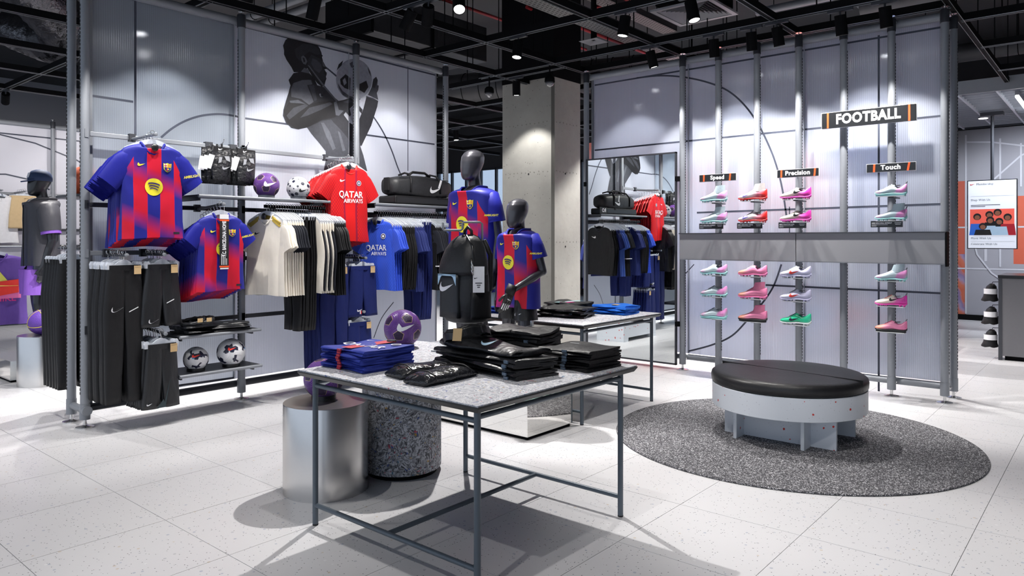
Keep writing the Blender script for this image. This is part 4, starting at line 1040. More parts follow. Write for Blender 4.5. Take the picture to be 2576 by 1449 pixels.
# --- red shirts
arm((AX + 0.014, 4.02, 2.11), 0.40, 'light hanging arm of the red football shirts', -0.02)
for k in range(8):
    x = -5.31 - k * 0.042; rz = FX + math.radians(-2 + (k % 3) * 2)
    lab = 'red football shirt reading QATAR AIRWAYS at the front of its arm' if k == 0 else 'red football shirt hung behind the lettered one'
    t = shirt_thing('red_football_shirt', lab, 'shirt', (x, 4.01, 2.095 - .009 * k), rz, 'red football shirts', sh_red, (M['redjersey'], M['redjersey'], mat('red collar', srgb(226, 44, 36), 0.6)))
    if k == 0:
        yf = sh_red.front
        decal('check_emblem', [(0, check_pts(0.055, -0.085, ZN - 0.14))], [M['white']], t, yf)
        decal('round_crest', [(0, circle_pts(0.024, 20, 0.085, ZN - 0.155)), (1, circle_pts(0.020, 20, 0.085, ZN - 0.155)), (2, circle_pts(0.012, 16, 0.085, ZN - 0.155))], [M['white'], mat('crest navy', srgb(20, 24, 70), 0.5), mat('crest grey', srgb(180, 180, 190), 0.5)], t, yf)
        decal_text('QATAR', 0.082, M['white'], t, yf, 0.0, ZN - 0.262, 0.0012, 0.92)
        decal_text('AIRWAYS', 0.052, M['white'], t, yf, 0.03, ZN - 0.318, 0.0008, 0.86)
        neck_back(t, sh_red, M['label_white']); sec_tag(t, -0.03, ZN - 0.015, sh_red.front)
    hanger('top', (x, 4.01, 2.095 - .009 * k), rz, 'hangers of the red shirts', 'clear plastic hanger holding a red shirt')

# ---------------------------------------------------------------- trousers and shorts on clip hangers
class Bottom:
    """waist w wide, L long, two legs; hangs from z=-0.1"""
    def __init__(s, w=0.24, L=0.95, leg=0.13, hem=0.11, rise=0.24, D=0.03, seed=0, flare=1.0):
        s.w, s.L, s.leg, s.hem, s.rise, s.D, s.seed, s.flare = w, L, leg, hem, rise, D, seed, flare
    def legs(s):
        mb = MB(); z0 = -0.125
        for sg in (-1, 1):
            rings = []
            m = 16
            for i in range(m + 1):
                u = i / m; z = z0 - s.L * u
                if -(z - z0) < s.rise:
                    f = -(z - z0) / s.rise; wi = -sg * 0.012 * (1 - f); wo = sg * (s.w / 2 + (s.leg * 1.02 - s.w / 2) * f * 1.0)
                else:
                    f = (-(z - z0) - s.rise) / max(1e-4, (s.L - s.rise)); wi = sg * (0.0 + 0.02 * f); wo = sg * (s.leg * 1.02 + (s.hem * s.flare - s.leg) * f)
                ring = []
                c = (wi + wo) / 2; h = abs(wo - wi) / 2
                for k in range(22):
                    a = 2 * PI * k / 22; ca, sa_ = math.cos(a), math.sin(a)
                    x = c + h * math.copysign(abs(ca) ** .85, ca); y = s.D * math.copysign(abs(sa_) ** .8, sa_) * (0.75 + 0.4 * u)
                    y += 0.010 * u * math.sin(26 * x + s.seed + z * 3) + 0.005 * math.sin(75 * x + s.seed) * (1 - u) ** 2 + 0.008 * mnoise.noise(Vector((x * 12, z * 5, s.seed)))
                    ring.append((x, y, z))
                rings.append(ring)
            mb.loft(rings, False, True)
        return mb
    def band(s):
        rings = []
        for z in (-0.093, -0.1, -0.125, -0.132):
            ring = []
            for k in range(40):
                a = 2 * PI * k / 40; ca, sa_ = math.cos(a), math.sin(a)
                ring.append((s.w / 2 * 1.01 * math.copysign(abs(ca) ** .8, ca), s.D * 0.8 * math.copysign(abs(sa_) ** .8, sa_) + 0.003 * math.sin(k * PI * 0.9), z))
            rings.append(ring)
        return MB().loft(rings, False, False)
    def front(s, x, z): return -s.D * 0.98
def bottoms_stack(name, cat, b, m, loc, n, step, labels, group, rz0=FX, checks=None, tagc=True, shiny=None):
    lm, bmesh_ = b.legs().mesh('legs', m, True), b.band().mesh('waistband', m, True)
    for k in range(n):
        p = (loc[0] - k * step, loc[1] + (random.uniform(-.01, .01) if k else 0), loc[2]); rz = rz0 + math.radians(random.uniform(-3, 3) - (2 if k else 0))
        t = thing(name, labels[0] if k == 0 else labels[1], cat, p, rz, group)
        obj('legs', lm, t); obj('waistband', bmesh_, t)
        if k == 0:
            if checks: checks(t, b)
            if tagc:
                MB().box(b.w * 0.22, b.w * 0.22 + 0.05, -0.001, 0.001, -0.158, -0.098).build('card_tag', M['kraft'], t, False, (0, -b.D - 0.012, 0))
                text('Standard Fit', 0.008, M['blackprint'], t, (b.w * 0.22 + 0.025, -b.D - 0.0135, -0.108), (PI / 2, 0, 0))
        elif k == 2 and tagc:
            MB().box(-0.01, 0.04, -0.001, 0.001, -0.112, -0.095).build('card_tag', M['kraft'], t, False, (0, -b.D - 0.004, 0))
        hanger('clip', p, rz, group + ' hangers', 'clear clip hanger holding ' + labels[2])
LB1 = ('black training trousers at the front of their arm', 'black training trousers hung behind the front pair', 'black training trousers')
def chk_trs(t, b):
    decal_flat('check_outline', [(0, check_pts(0.085, -0.06, -0.40)), (1, check_pts(0.072, -0.058, -0.399))], [M['white'], M['cloth_black']], t, b.front, 0.006)
    decal_flat('thigh_stripe', [(0, [(0.02, -0.425), (0.085, -0.395), (0.085, -0.388), (0.02, -0.418)])], [M['white']], t, b.front, 0.006)
arm((AX + 0.014, 2.12, 1.25), 0.36, 'short arm holding the black training trousers')
bottoms_stack('training_trousers', 'trousers', Bottom(0.235, 0.93, 0.135, 0.125, 0.26, 0.026), M['cloth_black'], (-5.36, 2.12, 1.262), 9, 0.034, LB1, 'black training trousers on an arm', FX + 0.05, chk_trs)
def chk_sho(t, b):
    decal_flat('check_outline', [(0, check_pts(0.075, -0.075, -0.125 - b.L + 0.045)), (1, check_pts(0.063, -0.073, -0.125 - b.L + 0.046))], [M['white'], M['cloth_black_shine']], t, b.front, 0.012)
    decal_flat('thigh_stripe', [(0, [(0.02, -0.38), (0.075, -0.355), (0.075, -0.348), (0.02, -0.373)])], [M['white']], t, b.front, 0.010)
arm((AX + 0.014, 2.38, 1.25), 0.36, 'short arm holding the glossy black shorts')
bottoms_stack('football_shorts', 'shorts', Bottom(0.235, 0.42, 0.14, 0.15, 0.25, 0.026), M['cloth_black_shine'], (-5.36, 2.38, 1.262), 7, 0.038, ('glossy black shorts with a white outlined check, front of the upper arm', 'black shorts hung behind the outlined check pair', 'black shorts on the upper arm'), 'black shorts on the upper arm', FX, chk_sho)
def chk_low(t, b):
    decal_flat('check_print', [(0, check_pts(0.04, -0.10, -0.125 - b.L + 0.04))], [M['white']], t, b.front, 0.012)
    decal_flat('side_wedge', [(0, [(0.0, -0.125 - b.L + 0.01), (0.045, -0.36), (0.05, -0.35), (0.03, -0.45), (0.015, -0.125 - b.L + 0.01)]), (0, [(-0.05, -0.125 - b.L + .005), (0.0, -.49), (0.02, -0.125 - b.L + .005)])], [cloth('dark green grey', srgb(62, 74, 78))], t, b.front, 0.012)
arm((AX + 0.014, 2.37, 0.70), 0.40, 'short arm low on the wall holding black shorts', -0.02)
bottoms_stack('football_shorts', 'shorts', Bottom(0.22, 0.43, 0.125, 0.135, 0.25, 0.026), M['cloth_black_shine'], (-5.32, 2.36, 0.69), 7, 0.038, ('black shorts with a dark green wedge, front of the low arm', 'black shorts hung behind the dark green wedge pair', 'black shorts on the low arm'), 'black shorts on the low arm', FX, chk_low)
# navy group beside the red shirts
arm((AX + 0.014, 3.90, 1.19), 0.38, 'short arm holding the navy trousers')
bottoms_stack('navy_trousers', 'trousers', Bottom(0.27, 0.93, 0.15, 0.125, 0.27, 0.026), M['navy'], (-5.34, 3.88, 1.20), 8, 0.036, ('navy trousers at the front of their arm', 'navy trousers hung behind the front pair', 'navy trousers'), 'navy trousers on an arm')
def chk_nav(t, b):
    decal_flat('check_print', [(0, check_pts(0.06, -0.06, -0.125 - b.L + 0.06))], [M['white']], t, b.front, 0.012)
    decal_flat('flag_label', [(0, [(-.06, -.53), (-.05, -.53), (-.05, -.50), (-.06, -.50)]), (1, [(-.05, -.53), (-.04, -.53), (-.04, -.50), (-.05, -.50)])], [M['white'], mat('flag red', srgb(210, 40, 50), 0.6)], t, b.front, 0.012)
arm((AX + 0.014, 4.19, 1.19), 0.38, 'short arm holding the upper navy shorts')
bottoms_stack('navy_shorts', 'shorts', Bottom(0.27, 0.43, 0.15, 0.165, 0.25, 0.028), M['navy'], (-5.34, 4.19, 1.20), 6, 0.04, ('navy shorts with a white check, front of the upper arm', 'navy shorts hung behind the front pair on the upper arm', 'navy shorts on the upper arm'), 'navy shorts on the upper arm', FX, chk_nav)
arm((AX + 0.014, 4.17, 0.70), 0.38, 'short arm low on the wall holding navy shorts')
bottoms_stack('navy_shorts', 'shorts', Bottom(0.25, 0.43, 0.14, 0.15, 0.25, 0.028), M['navy'], (-5.34, 4.15, 0.69), 6, 0.04, ('navy shorts at the front of the low arm', 'navy shorts hung behind the front pair on the low arm', 'navy shorts on the low arm'), 'navy shorts on the low arm')

# ---------------------------------------------------------------- side hung racks
def rack(y0, y1, z, label, x=-5.385):
    t = thing('hang_rail', label, 'hang rail', (x, y0, z))
    MB().box(-0.008, 0.008, 0, y1 - y0, -0.022, -0.002).build('rail_bar', M['black'], t)
    mb = MB(); n = int((y1 - y0) / 0.02)
    for k in range(n): mb.box(-0.009, 0.009, k * 0.02, k * 0.02 + 0.009, -0.003, 0.004)
    stuff(mb.build('rail_notches', M['black'], t))
    for y in (0.1, y1 - y0 - 0.1): MB().box(AX - x + 0.012, 0.0, y - 0.008, y + 0.008, -0.05, -0.02).build('rail_bracket', M['tube_dark'], t)
    return t
rack(3.22, 3.87, 1.63, 'black notched rail carrying cream and black tops')
rack(4.36, 5.45, 1.61, 'black notched rail carrying blue, black and navy tops')
sh_c = Shirt(0.212, 0.66, 0.012, 0.2, 24, 20, 0.010, 20, 0.7, 0.075)
sh_front = Shirt(0.215, 0.66, 0.024, 0.2, 28, 24, 0.014, 18, 1.9, 0.075)
sh_l = Shirt(0.205, 0.66, 0.012, 0.56, 18, 20, 0.008, 20, 0.3, 0.07)
sh_k = Shirt(0.205, 0.68, 0.012, 0.22, 22, 20, 0.008, 21, 1.3, 0.07)
RZ1 = 1.634
def hang(y, z, sh, mats, name, label, group, rz=0.0, long=False, kind='top', hl='', x=-5.385):
    t = shirt_thing(name, label, 'shirt', (x, y, z), rz, group, sh, mats, long)
    hanger(kind, (x, y, z), rz, group + ' hangers', 'clear plastic hanger holding ' + hl)
    return t
y = 3.245
t = hang(y, RZ1, sh_front, (M['cream'], M['cream'], M['cream']), 'cream_shirt', 'cream shirt with gold shoulders, first on the cream rack', 'cream shirts', math.radians(16), hl='the first cream shirt')
for sg in (-1, 1): decal('gold_yoke', [(0, [(sg * .2, ZN - .075), (sg * .07, ZN - .005), (sg * .075, ZN - .05), (sg * .15, ZN - .10)])], [M['gold']], t, sh_front.front)
decal('check_emblem', [(0, check_pts(0.05, -0.085, ZN - 0.15))], [M['blackprint']], t, sh_front.front)
neck_back(t, sh_front, M['gold']); sec_tag(t, 0.0, ZN - 0.01, sh_front.front)
gold_sh = M['gold']
for k in range(4):
    y += 0.024; hang(y, RZ1, sh_c, (M['cream'], M['cream'], M['gold']), 'cream_shirt', 'cream short sleeved shirt close behind the first one', 'cream shirts', math.radians(random.uniform(0, 4)), hl='a cream shirt')
for k in range(5):
    y += 0.024; hang(y, RZ1, sh_c, (M['cream'], M['charcoal'], M['gold']), 'cream_charcoal_shirt', 'cream shirt with charcoal sleeves and gold collar', 'cream shirts with charcoal sleeves', math.radians(random.uniform(-1, 3)), hl='a shirt with charcoal sleeves')
B_bk = Bottom(0.26, 0.93, 0.15, 0.12, 0.26, 0.012)
bk_l, bk_b = B_bk.legs().mesh('legs', M['cloth_black'], True), B_bk.band().mesh('waistband', M['cloth_black'], True)
def hang_bottom(y, z, name, label, group, lm, bm_, hl, rz=0.0, x=-5.385):
    t = thing(name, label, 'trousers', (x, y, z), rz, group); obj('legs', lm, t); obj('waistband', bm_, t)
    hanger('clip', (x, y, z), rz, group + ' hangers', 'clear clip hanger holding ' + hl)
for k in range(7):
    y += 0.022; hang_bottom(y, RZ1, 'black_trousers', 'black trousers hung between cream shirts and cream tracksuit tops', 'black trousers on the cream rack', bk_l, bk_b, 'black trousers on the cream rack', math.radians(random.uniform(-4, 4)))
for k in range(6):
    y += 0.024
    t = hang(y, RZ1, sh_l, (M['cream'], M['cream'] if k % 2 == 0 else M['charcoal'], M['gold']), 'tracksuit_top', ('cream long sleeved top with gold collar' if k % 2 == 0 else 'cream top with charcoal long sleeves and gold collar'), 'cream tracksuit tops', math.radians(random.uniform(-2, 2)), True, hl='a cream tracksuit top')
for k in range(6):
    y += 0.022; hang(y, RZ1, sh_k, (M['cloth_black'], M['cloth_black'], M['charcoal']), 'black_tee', 'black tee at the end of the cream rack', 'black tees on the cream rack', math.radians(random.uniform(-2, 2)), hl='a black tee on the cream rack')
# second rack
RZ2 = 1.614; y = 4.40
sh_b = Shirt(0.21, 0.66, 0.024, 0.21, 28, 24, 0.012, 18, 0.9, 0.07)
t = hang(y, RZ2, sh_b, (M['bluejersey'], M['bluejersey'], M['bluejersey']), 'blue_football_shirt', 'bright blue football shirt reading QATAR AIRWAYS, first on its rack', 'bright blue football shirts', math.radians(14), hl='the first bright blue shirt')
decal('round_crest', [(0, circle_pts(0.026, 20, 0.085, ZN - 0.15)), (1, circle_pts(0.021, 20, 0.085, ZN - 0.15)), (0, circle_pts(0.012, 12, 0.085, ZN - 0.15))], [M['white'], MATS['crest navy']], t, sh_b.front)
decal_text('QATAR', 0.075, M['white'], t, sh_b.front, 0.0, ZN - 0.26, 0.001, 0.92)
decal_text('AIRWAYS', 0.046, M['white'], t, sh_b.front, 0.03, ZN - 0.315, 0.0006, 0.86)
sec_tag(t, 0.0, ZN - 0.02, sh_b.front)
for k in range(4):
    y += 0.028; hang(y, RZ2, sh_c, (M['bluejersey'], M['bluejersey'], M['bluejersey']), 'blue_football_shirt', 'bright blue football shirt behind the lettered one', 'bright blue football shirts', math.radians(random.uniform(0, 4)), hl='a bright blue shirt')
for k in range(7):
    y += 0.025; hang(y, RZ2, sh_l, (M['cloth_black'], M['cloth_black'], M['cloth_black']), 'black_long_sleeve', 'black long sleeved top between bright blue shirts and navy polos', 'black long sleeved tops', math.radians(random.uniform(-1.5, 2)), True, hl='a black long sleeved top')
for k in range(5):
    y += 0.025; hang(y, RZ2, sh_k, (M['navy_soft'], M['navy_soft'], M['navy']), 'navy_polo', 'navy polo shirt beside navy trousers', 'navy polos', math.radians(random.uniform(-1.5, 2)), hl='a navy polo')
nv_l, nv_b = B_bk.legs().mesh('legs', M['navy'], True), B_bk.band().mesh('waistband', M['navy'], True)
for k in range(7):
    y += 0.022; hang_bottom(y, RZ2, 'navy_trousers', 'navy trousers in the middle of the blue rack', 'navy trousers on the blue rack', nv_l, nv_b, 'navy trousers on the blue rack', math.radians(random.uniform(-4, 4)))
for k in range(5):
    y += 0.026; t = hang(y, RZ2, sh_k, (M['cloth_black'], M['charcoal'], M['charcoal']), 'charcoal_tee', 'black tee with charcoal sleeves and a white sleeve line', 'charcoal tees', math.radians(random.uniform(-1.5, 2)), hl='a charcoal tee')
    MB().box(0.19, 0.225, -0.02, 0.02, ZN - 0.45, ZN - 0.44).build('white_line', M['white'], t)
for k in range(5):
    y += 0.025; hang(y, RZ2, sh_k, (M['midblue'], M['midblue'], M['navy']), 'light_blue_tee', 'light blue tee beside black tops by the mirror', 'light blue tees', math.radians(random.uniform(-4, 4)), hl='a light blue tee')
for k in range(4):
    y += 0.025; hang(y, RZ2, sh_k, (M['navy'], M['navy'], M['navy']), 'navy_tee', 'dark navy tee beside black tops by the mirror', 'dark navy tees', math.radians(random.uniform(-4, 4)), hl='a dark navy tee')
for k in range(4):
    y += 0.03; rz = PI + math.radians(random.uniform(-4, 4))
    t = hang(y, RZ2, sh_l, (M['cloth_black'], M['cloth_black'], M['charcoal']), 'black_training_top', ('black training top with white check facing the mirror' if k == 3 else 'black training top at the mirror end of its rack'), 'black training tops', rz, True, hl='a black training top at the mirror end')
    if k == 3: decal('check_emblem', [(0, check_pts(0.07, 0.085, ZN - 0.15))], [M['white']], t, sh_l.front)
print('rack end', y)

# ---------------------------------------------------------------- bagged shin guards on wire hooks
mesh_m = mat('black mesh bag', (0.02, 0.021, 0.024), 0.35, 0, 0.6, 60, bump=0.8, bscale=30)
for hy, zt, lab in ((2.90, 2.09, 'bagged shin guards on the wire hook nearer the big shirts'), (3.11, 2.09, 'bagged shin guards on the wire hook nearer the balls')):
    t = thing('wire_hook', 'steel wire hook holding ' + lab.split(' on ')[0] + ' ' + lab.split('hook ')[1], 'hook', (AX + 0.014, hy, 2.115))
    MB().tube([(0, 0, 0.012), (0.02, 0, -0.02), (0.2, 0, -0.012), (0.235, 0, 0.01), (0.24, 0, 0.03)], 0.003, 7).build('hook_wire', M['steel'], t, True)
    MB().box(-0.036, 0.006, -0.03, 0.03, -0.025, 0.025).build('hook_clamp', M['tube_dark'], t)
    for k in range(3):
        p = thing('shin_guard_bag', lab, 'bag', (AX + 0.09 + 0.055 * k, hy + 0.01 * (k - 1), 2.10), FX + math.radians(6 * (k - 1) + 8), lab)
        rings = []
        for i in range(9):
            u = i / 8; z = -0.02 - 0.285 * u; hw = 0.094 + 0.006 * math.sin(4 * u); d = 0.004 + 0.020 * math.sin(PI * u) ** 0.7
            rings.append([(hw * math.copysign(abs(math.cos(a)) ** .7, math.cos(a)), d * math.sin(a) + 0.005 * math.sin(5 * u + 3 * math.cos(a) + k), z) for a in [2 * PI * q / 16 for q in range(16)]])
        MB().loft(rings).build('pouch', mesh_m, p, True)
        MB().box(-0.09, 0.09, -0.008, 0.008, -0.055, -0.015).build('header_strip', M['cloth_black'], p)
        decal_flat('check_print', [(0, check_pts(0.045, -0.02, -0.035))], [M['white']], p, lambda x, z: -0.0085, 0.001)
        if k == 2:
            decal_flat('check_print', [(0, check_pts(0.08, 0.02, -0.18)), (0, [(0.0, -.09), (.05, -.085), (.06, -.13), (.02, -.12)]), (0, [(-.05, -.1), (-.02, -.1), (-.03, -.14), (-.06, -.15)])], [mat('grey print', srgb(150, 152, 158), 0.4)], p, lambda x, z: -0.027, 0.001)
        MB().tube([(0, 0, -0.015), (0, 0, 0.012)], 0.008, 6).build('hang_loop', M['cloth_black'], p)
        MB().box(-0.022, 0.022, -0.001, 0.001, -0.17, -0.06).build('white_tag', M['paper'], p, False, (-0.085 - 0.006 * k, -0.026, -0.03), (0, math.radians(8 + 4 * k), math.radians(-25)))
# ================================================================ felt and speckle materials
def f_felt(lo, hi, fibre, sc):
    def fn(N, L, tc):
        o = tc.outputs['Object']
        mp = N.new('ShaderNodeMapping'); mp.inputs['Scale'].default_value = (1, 1, 1.0); L.new(o, mp.inputs[0])
        nw = noise(N, L, o, 9, 2)
        va = N.new('ShaderNodeVectorMath'); va.operation = 'MULTIPLY_ADD'; L.new(nw.outputs['Color'], va.inputs[0]); va.inputs[1].default_value = (.12, .12, .12); L.new(o, va.inputs[2])
        v = voronoi(N, L, va.outputs[0], sc); s = sep(N, L, v.outputs['Color'])
        n = noise(N, L, va.outputs[0], sc * 1.6, 5)
        k = mathn(N, L, 'ADD', mathn(N, L, 'MULTIPLY', s[0], 0.6), mathn(N, L, 'MULTIPLY', n.outputs['Fac'], 0.5))
        r = ramp(N, [(0.15, lo), (0.5, tuple(a * .55 + b * .45 for a, b in zip(lo, hi))), (0.85, hi)]); L.new(k, r.inputs[0])
        v2 = voronoi(N, L, va.outputs[0], sc * 0.9); s2 = sep(N, L, v2.outputs['Color'])
        pk = mathn(N, L, 'MULTIPLY', mathn(N, L, 'GREATER_THAN', s2[1], 0.965), 0.75)
        r2 = ramp(N, [(0.0, srgb(40, 70, 150)), (0.3, srgb(60, 110, 140)), (0.55, srgb(180, 60, 80)), (0.75, srgb(190, 150, 60)), (0.9, srgb(40, 40, 60))], 'CONSTANT'); L.new(s2[2], r2.inputs[0])
        return (mixc(N, L, pk, r.outputs[0], r2.outputs[0]), n.outputs['Fac'])
    return fn
M['felt_light'] = mat_custom('pale recycled felt', f_felt(srgb(150, 153, 164), srgb(228, 228, 232), 0, 130), 0.95)
M['felt_dark'] = mat_custom('dark recycled felt', f_felt(srgb(14, 16, 22), srgb(196, 198, 206), 0, 120), 0.95)
def f_rub(N, L, tc):
    v = voronoi(N, L, tc.outputs['Object'], 210); s = sep(N, L, v.outputs['Color'])
    r = ramp(N, [(0.0, srgb(62, 62, 66)), (0.5, srgb(92, 92, 97)), (0.74, srgb(160, 160, 165)), (0.92, srgb(214, 213, 216))], 'CONSTANT'); L.new(s[0], r.inputs[0])
    return r.outputs[0]
M['speckle_rug'] = mat_custom('speckled rubber crumb', f_rub, 0.9)
def f_chip(N, L, tc):
    o = tc.outputs['Object']
    v = voronoi(N, L, o, 19); s = sep(N, L, v.outputs['Color'])
    nz = noise(N, L, o, 60, 2)
    d = mathn(N, L, 'ADD', v.outputs['Distance'], mathn(N, L, 'MULTIPLY', nz.outputs['Fac'], 0.3))
    k = mathn(N, L, 'MULTIPLY', mathn(N, L, 'LESS_THAN', d, 0.3), mathn(N, L, 'GREATER_THAN', s[0], 0.4))
    c = mixc(N, L, k, srgb(222, 228, 236), srgb(206, 50, 44))
    v2 = voronoi(N, L, o, 60); s2 = sep(N, L, v2.outputs['Color'])
    k2 = mathn(N, L, 'MULTIPLY', mathn(N, L, 'LESS_THAN', v2.outputs['Distance'], 0.16), mathn(N, L, 'GREATER_THAN', s2[0], 0.7))
    return mixc(N, L, mathn(N, L, 'MULTIPLY', k2, 0.4), c, srgb(130, 138, 150))
M['chip_board'] = mat_custom('white board with red chips', f_chip, 0.4)
M['brushed'] = mat('brushed steel sheet', (0.66, 0.65, 0.64), 0.27, 1.0, 0.03, 90)
M['mirror_steel'] = mat('mirror polished steel', (0.80, 0.79, 0.76), 0.04, 1.0, 0.02, 4)
M['vinyl'] = mat('black upholstery vinyl', (0.014, 0.014, 0.016), 0.42, 0, 0.1, 20, bump=0.06, bscale=60)
M['green_glass'] = mat('glass plate', srgb(150, 196, 184), 0.05, 0, 0.02, spec=0.8)
TT = 0.735
def felt_table(X0, X1, Y0, Y1, label, cat='table'):
    t = thing('felt_table', label, cat, ((X0 + X1) / 2, (Y0 + Y1) / 2, 0)); hx, hy = (X1 - X0) / 2, (Y1 - Y0) / 2
    def top(s, z): return [(-hx + s, -hy + s, z), (hx - s, -hy + s, z), (hx - s, hy - s, z), (-hx + s, hy - s, z)]
    MB().loft([top(0.012, TT - 0.030), top(0.0, TT - 0.012), top(0.0, TT - 0.006)]).build('table_edge', M['black_shiny'], t)
    MB().box(-hx + .003, hx - .003, -hy + .003, hy - .003, TT - 0.0065, TT).build('felt_top', M['felt_light'], t)
    ins = 0.06; lx, ly = hx - ins, hy - ins; r = 0.0135
    for sx in (-1, 1):
        for sy in (-1, 1):
            l = MB().tube([(sx * lx, sy * ly, 0.006), (sx * lx, sy * ly, TT - 0.025)], r, 14).build('leg', M['table_frame'], t, 40)
            MB().lathe([(r, 0.0), (r, 0.008)], 12, (sx * lx, sy * ly, 0)).build('foot_cap', M['rubber'], l)
    for sy in (-1, 1):
        MB().tube([(-lx, sy * ly, 0.095), (lx, sy * ly, 0.095)], 0.011, 12).build('low_stretcher', M['table_frame'], t, 40)
        MB().tube([(-lx, sy * ly, TT - 0.075), (lx, sy * ly, TT - 0.075)], 0.011, 12).build('top_rail', M['table_frame'], t, 40)
    for sx in (-1, 1):
        MB().tube([(sx * lx, -ly, TT - 0.06), (sx * lx, ly, TT - 0.06)], 0.011, 12).build('top_rail', M['table_frame'], t, 40)
    MB().tube([(0, -ly, 0.095), (0, ly, 0.095)], 0.011, 12).build('low_stretcher', M['table_frame'], t, 40)
    return t
felt_table(-2.98, -1.815, 1.953, 3.095, 'large felt topped display table stacked with folded black clothing')
felt_table(-4.11, -2.95, 4.285, 5.42, 'felt topped display table between mannequins and mirror')

# drums and plinth
t = thing('steel_drum', 'brushed steel drum carrying a purple ball beside the felt table', 'display drum', (-3.305, 2.345, 0))
MB().lathe([(0.224, 0.0), (0.224, 0.47), (0.222, 0.475)], 64).build('drum_shell', M['brushed'], t, 40)
MB().lathe([(0.222, 0.4745), (0.222, 0.4755)], 64).build('drum_top', mat('satin steel top', (0.42, 0.40, 0.41), 0.3, 1.0, 0.05, 30), t, 40)
t = thing('felt_drum', 'tall dark recycled felt drum with a purple ball on top', 'display drum', (-3.235, 2.825, 0))
MB().lathe([(0.205, 0.0), (0.205, 0.03)], 48).build('drum_base', M['black'], t, 40)
MB().lathe([(0.226, 0.028), (0.229, 0.035), (0.229, 0.715), (0.226, 0.722)], 64).build('drum_shell', M['felt_dark'], t, 40)
MB().lathe([(0.226, 0.721), (0.226, 0.7235)], 64).build('drum_top', M['felt_light'], t, 40)
t = thing('mirror_plinth', 'low mirror polished plinth under the two mannequins', 'plinth', (-3.05, 3.765, 0))
MB().box(-1.25, 0, 0, 0.6 - 0.08, 0.022, 0.235).build('plinth_box', M['mirror_steel'], t, bevel=0.002)
MB().box(-1.235, -0.015, 0.015, 0.505, 0.0, 0.022).build('plinth_base', M['black'], t)
t = thing('white_chest', 'white speckled low chest under the blue shirt rack', 'chest', (-5.42, 4.6, 0))
MB().box(0, 0.42, 0, 0.85, 0.05, 0.30).build('chest_body', M['chip_board'], t, bevel=0.003)
for y in (0.0, 0.73): MB().box(0.0, 0.42, y, y + 0.12, 0, 0.05).build('chest_foot', M['chip_board'], t)
MB().box(0.421, 0.425, 0.36, 0.49, 0.24, 0.265).build('grip_slot', M['black'], t)

# rug and bench
rug = tag(MB().lathe([(1.155, 0.0), (1.16, 0.004), (1.158, 0.010), (1.15, 0.011)], 128).build('round_rug', M['speckle_rug'], None, 40, (-1.76, 5.0, 0)), 'large round speckled grey rubber rug under the bench', 'rug')
t = thing('round_bench', 'round bench with black cushion on white red-flecked boards', 'bench', (-1.77, 5.03, 0.011))
cu = MB(); cu.lathe([(0.475, 0.348), (0.496, 0.352), (0.505, 0.365), (0.507, 0.395), (0.502, 0.416), (0.484, 0.429), (0.45, 0.434), (0.3, 0.437), (0.1, 0.438)], 96)
cu.build('cushion', M['vinyl'], t, 50)
MB().box(-0.506, 0.506, -0.003, 0.003, 0.37, 0.4392).build('cushion_seam', mat('black seam', (0.006, 0.006, 0.007), 0.6), t, False, (0, 0, 0), (0, 0, math.radians(-8)))
MB().lathe([(0.497, 0.200), (0.500, 0.203), (0.500, 0.346), (0.497, 0.349)], 96).build('drum_apron', M['chip_board'], t, 40)
for x in (0.212, -0.232): MB().box(x - 0.011, x + 0.011, -0.34, 0.34, 0, 0.201).build('leg_board', M['chip_board'], t)
for y in (-0.2, 0.215): MB().box(-0.36, 0.38, y - 0.011, y + 0.011, 0, 0.2005).build('leg_board', M['chip_board'], t)

# ================================================================ balls
ICO = []
g = (1 + 5 ** 0.5) / 2
for a in (-1, 1):
    for b_ in (-g, g): ICO += [(0, a, b_), (a, b_, 0), (b_, 0, a)]
ICO = [Vector(v).normalized() for v in ICO]
def f_ridge(col):
    def fn(N, L, tc):
        o = N.new('ShaderNodeVectorMath'); o.operation = 'NORMALIZE'; L.new(tc.outputs['Object'], o.inputs[0])
        mxv = None
        for v in ICO[:]:
            d = N.new('ShaderNodeVectorMath'); d.operation = 'DOT_PRODUCT'; L.new(o.outputs[0], d.inputs[0]); d.inputs[1].default_value = tuple(v)
            mxv = d.outputs['Value'] if mxv is None else mathn(N, L, 'MAXIMUM', mxv, d.outputs['Value'])
        w = mathn(N, L, 'SINE', mathn(N, L, 'MULTIPLY', mxv, 190.0))
        edge = mathn(N, L, 'LESS_THAN', mxv, 0.93)
        h = mathn(N, L, 'MULTIPLY', w, edge)
        nz = noise(N, L, tc.outputs['Object'], 40)
        return (mixc(N, L, nz.outputs['Fac'], col, tuple(min(1, c * 1.15) for c in col)), h)
    return fn
M['ball_purple'] = mat_custom('purple ball skin', f_ridge(srgb(104, 62, 142)), 0.38)
M['ball_white'] = mat_custom('white ball skin', f_ridge(srgb(226, 226, 230)), 0.4)
M['goldline'] = mat('gold outline', srgb(226, 200, 150), 0.4)
M['patch_dark'] = mat('dark ball patch', srgb(52, 34, 70), 0.45, 0, 0.6, 70)
M['patch_navy'] = mat('navy ball patch', srgb(26, 30, 56), 0.45, 0, 0.3, 60)
M['red_print'] = mat('red print', srgb(236, 60, 48), 0.45)
M['cyan_print'] = mat('cyan print', srgb(52, 150, 206), 0.45)
def frame_of(n, up=Vector((0, 0, 1))):
    n = Vector(n).normalized()
    if abs(n.dot(up)) > 0.98: up = Vector((1, 0, 0.2))
    x = up.cross(n).normalized(); return x, n.cross(x).normalized(), n
def on_ball(R, n, pts, off):
    """flat outline (tangent plane units = metres) wrapped on a ball of radius R around direction n"""
    x, y, nn = frame_of(n); out = []
    for a, b in pts:
        v = nn * R + x * a + y * b; out.append(tuple(v.normalized() * (R + off)))
    return out
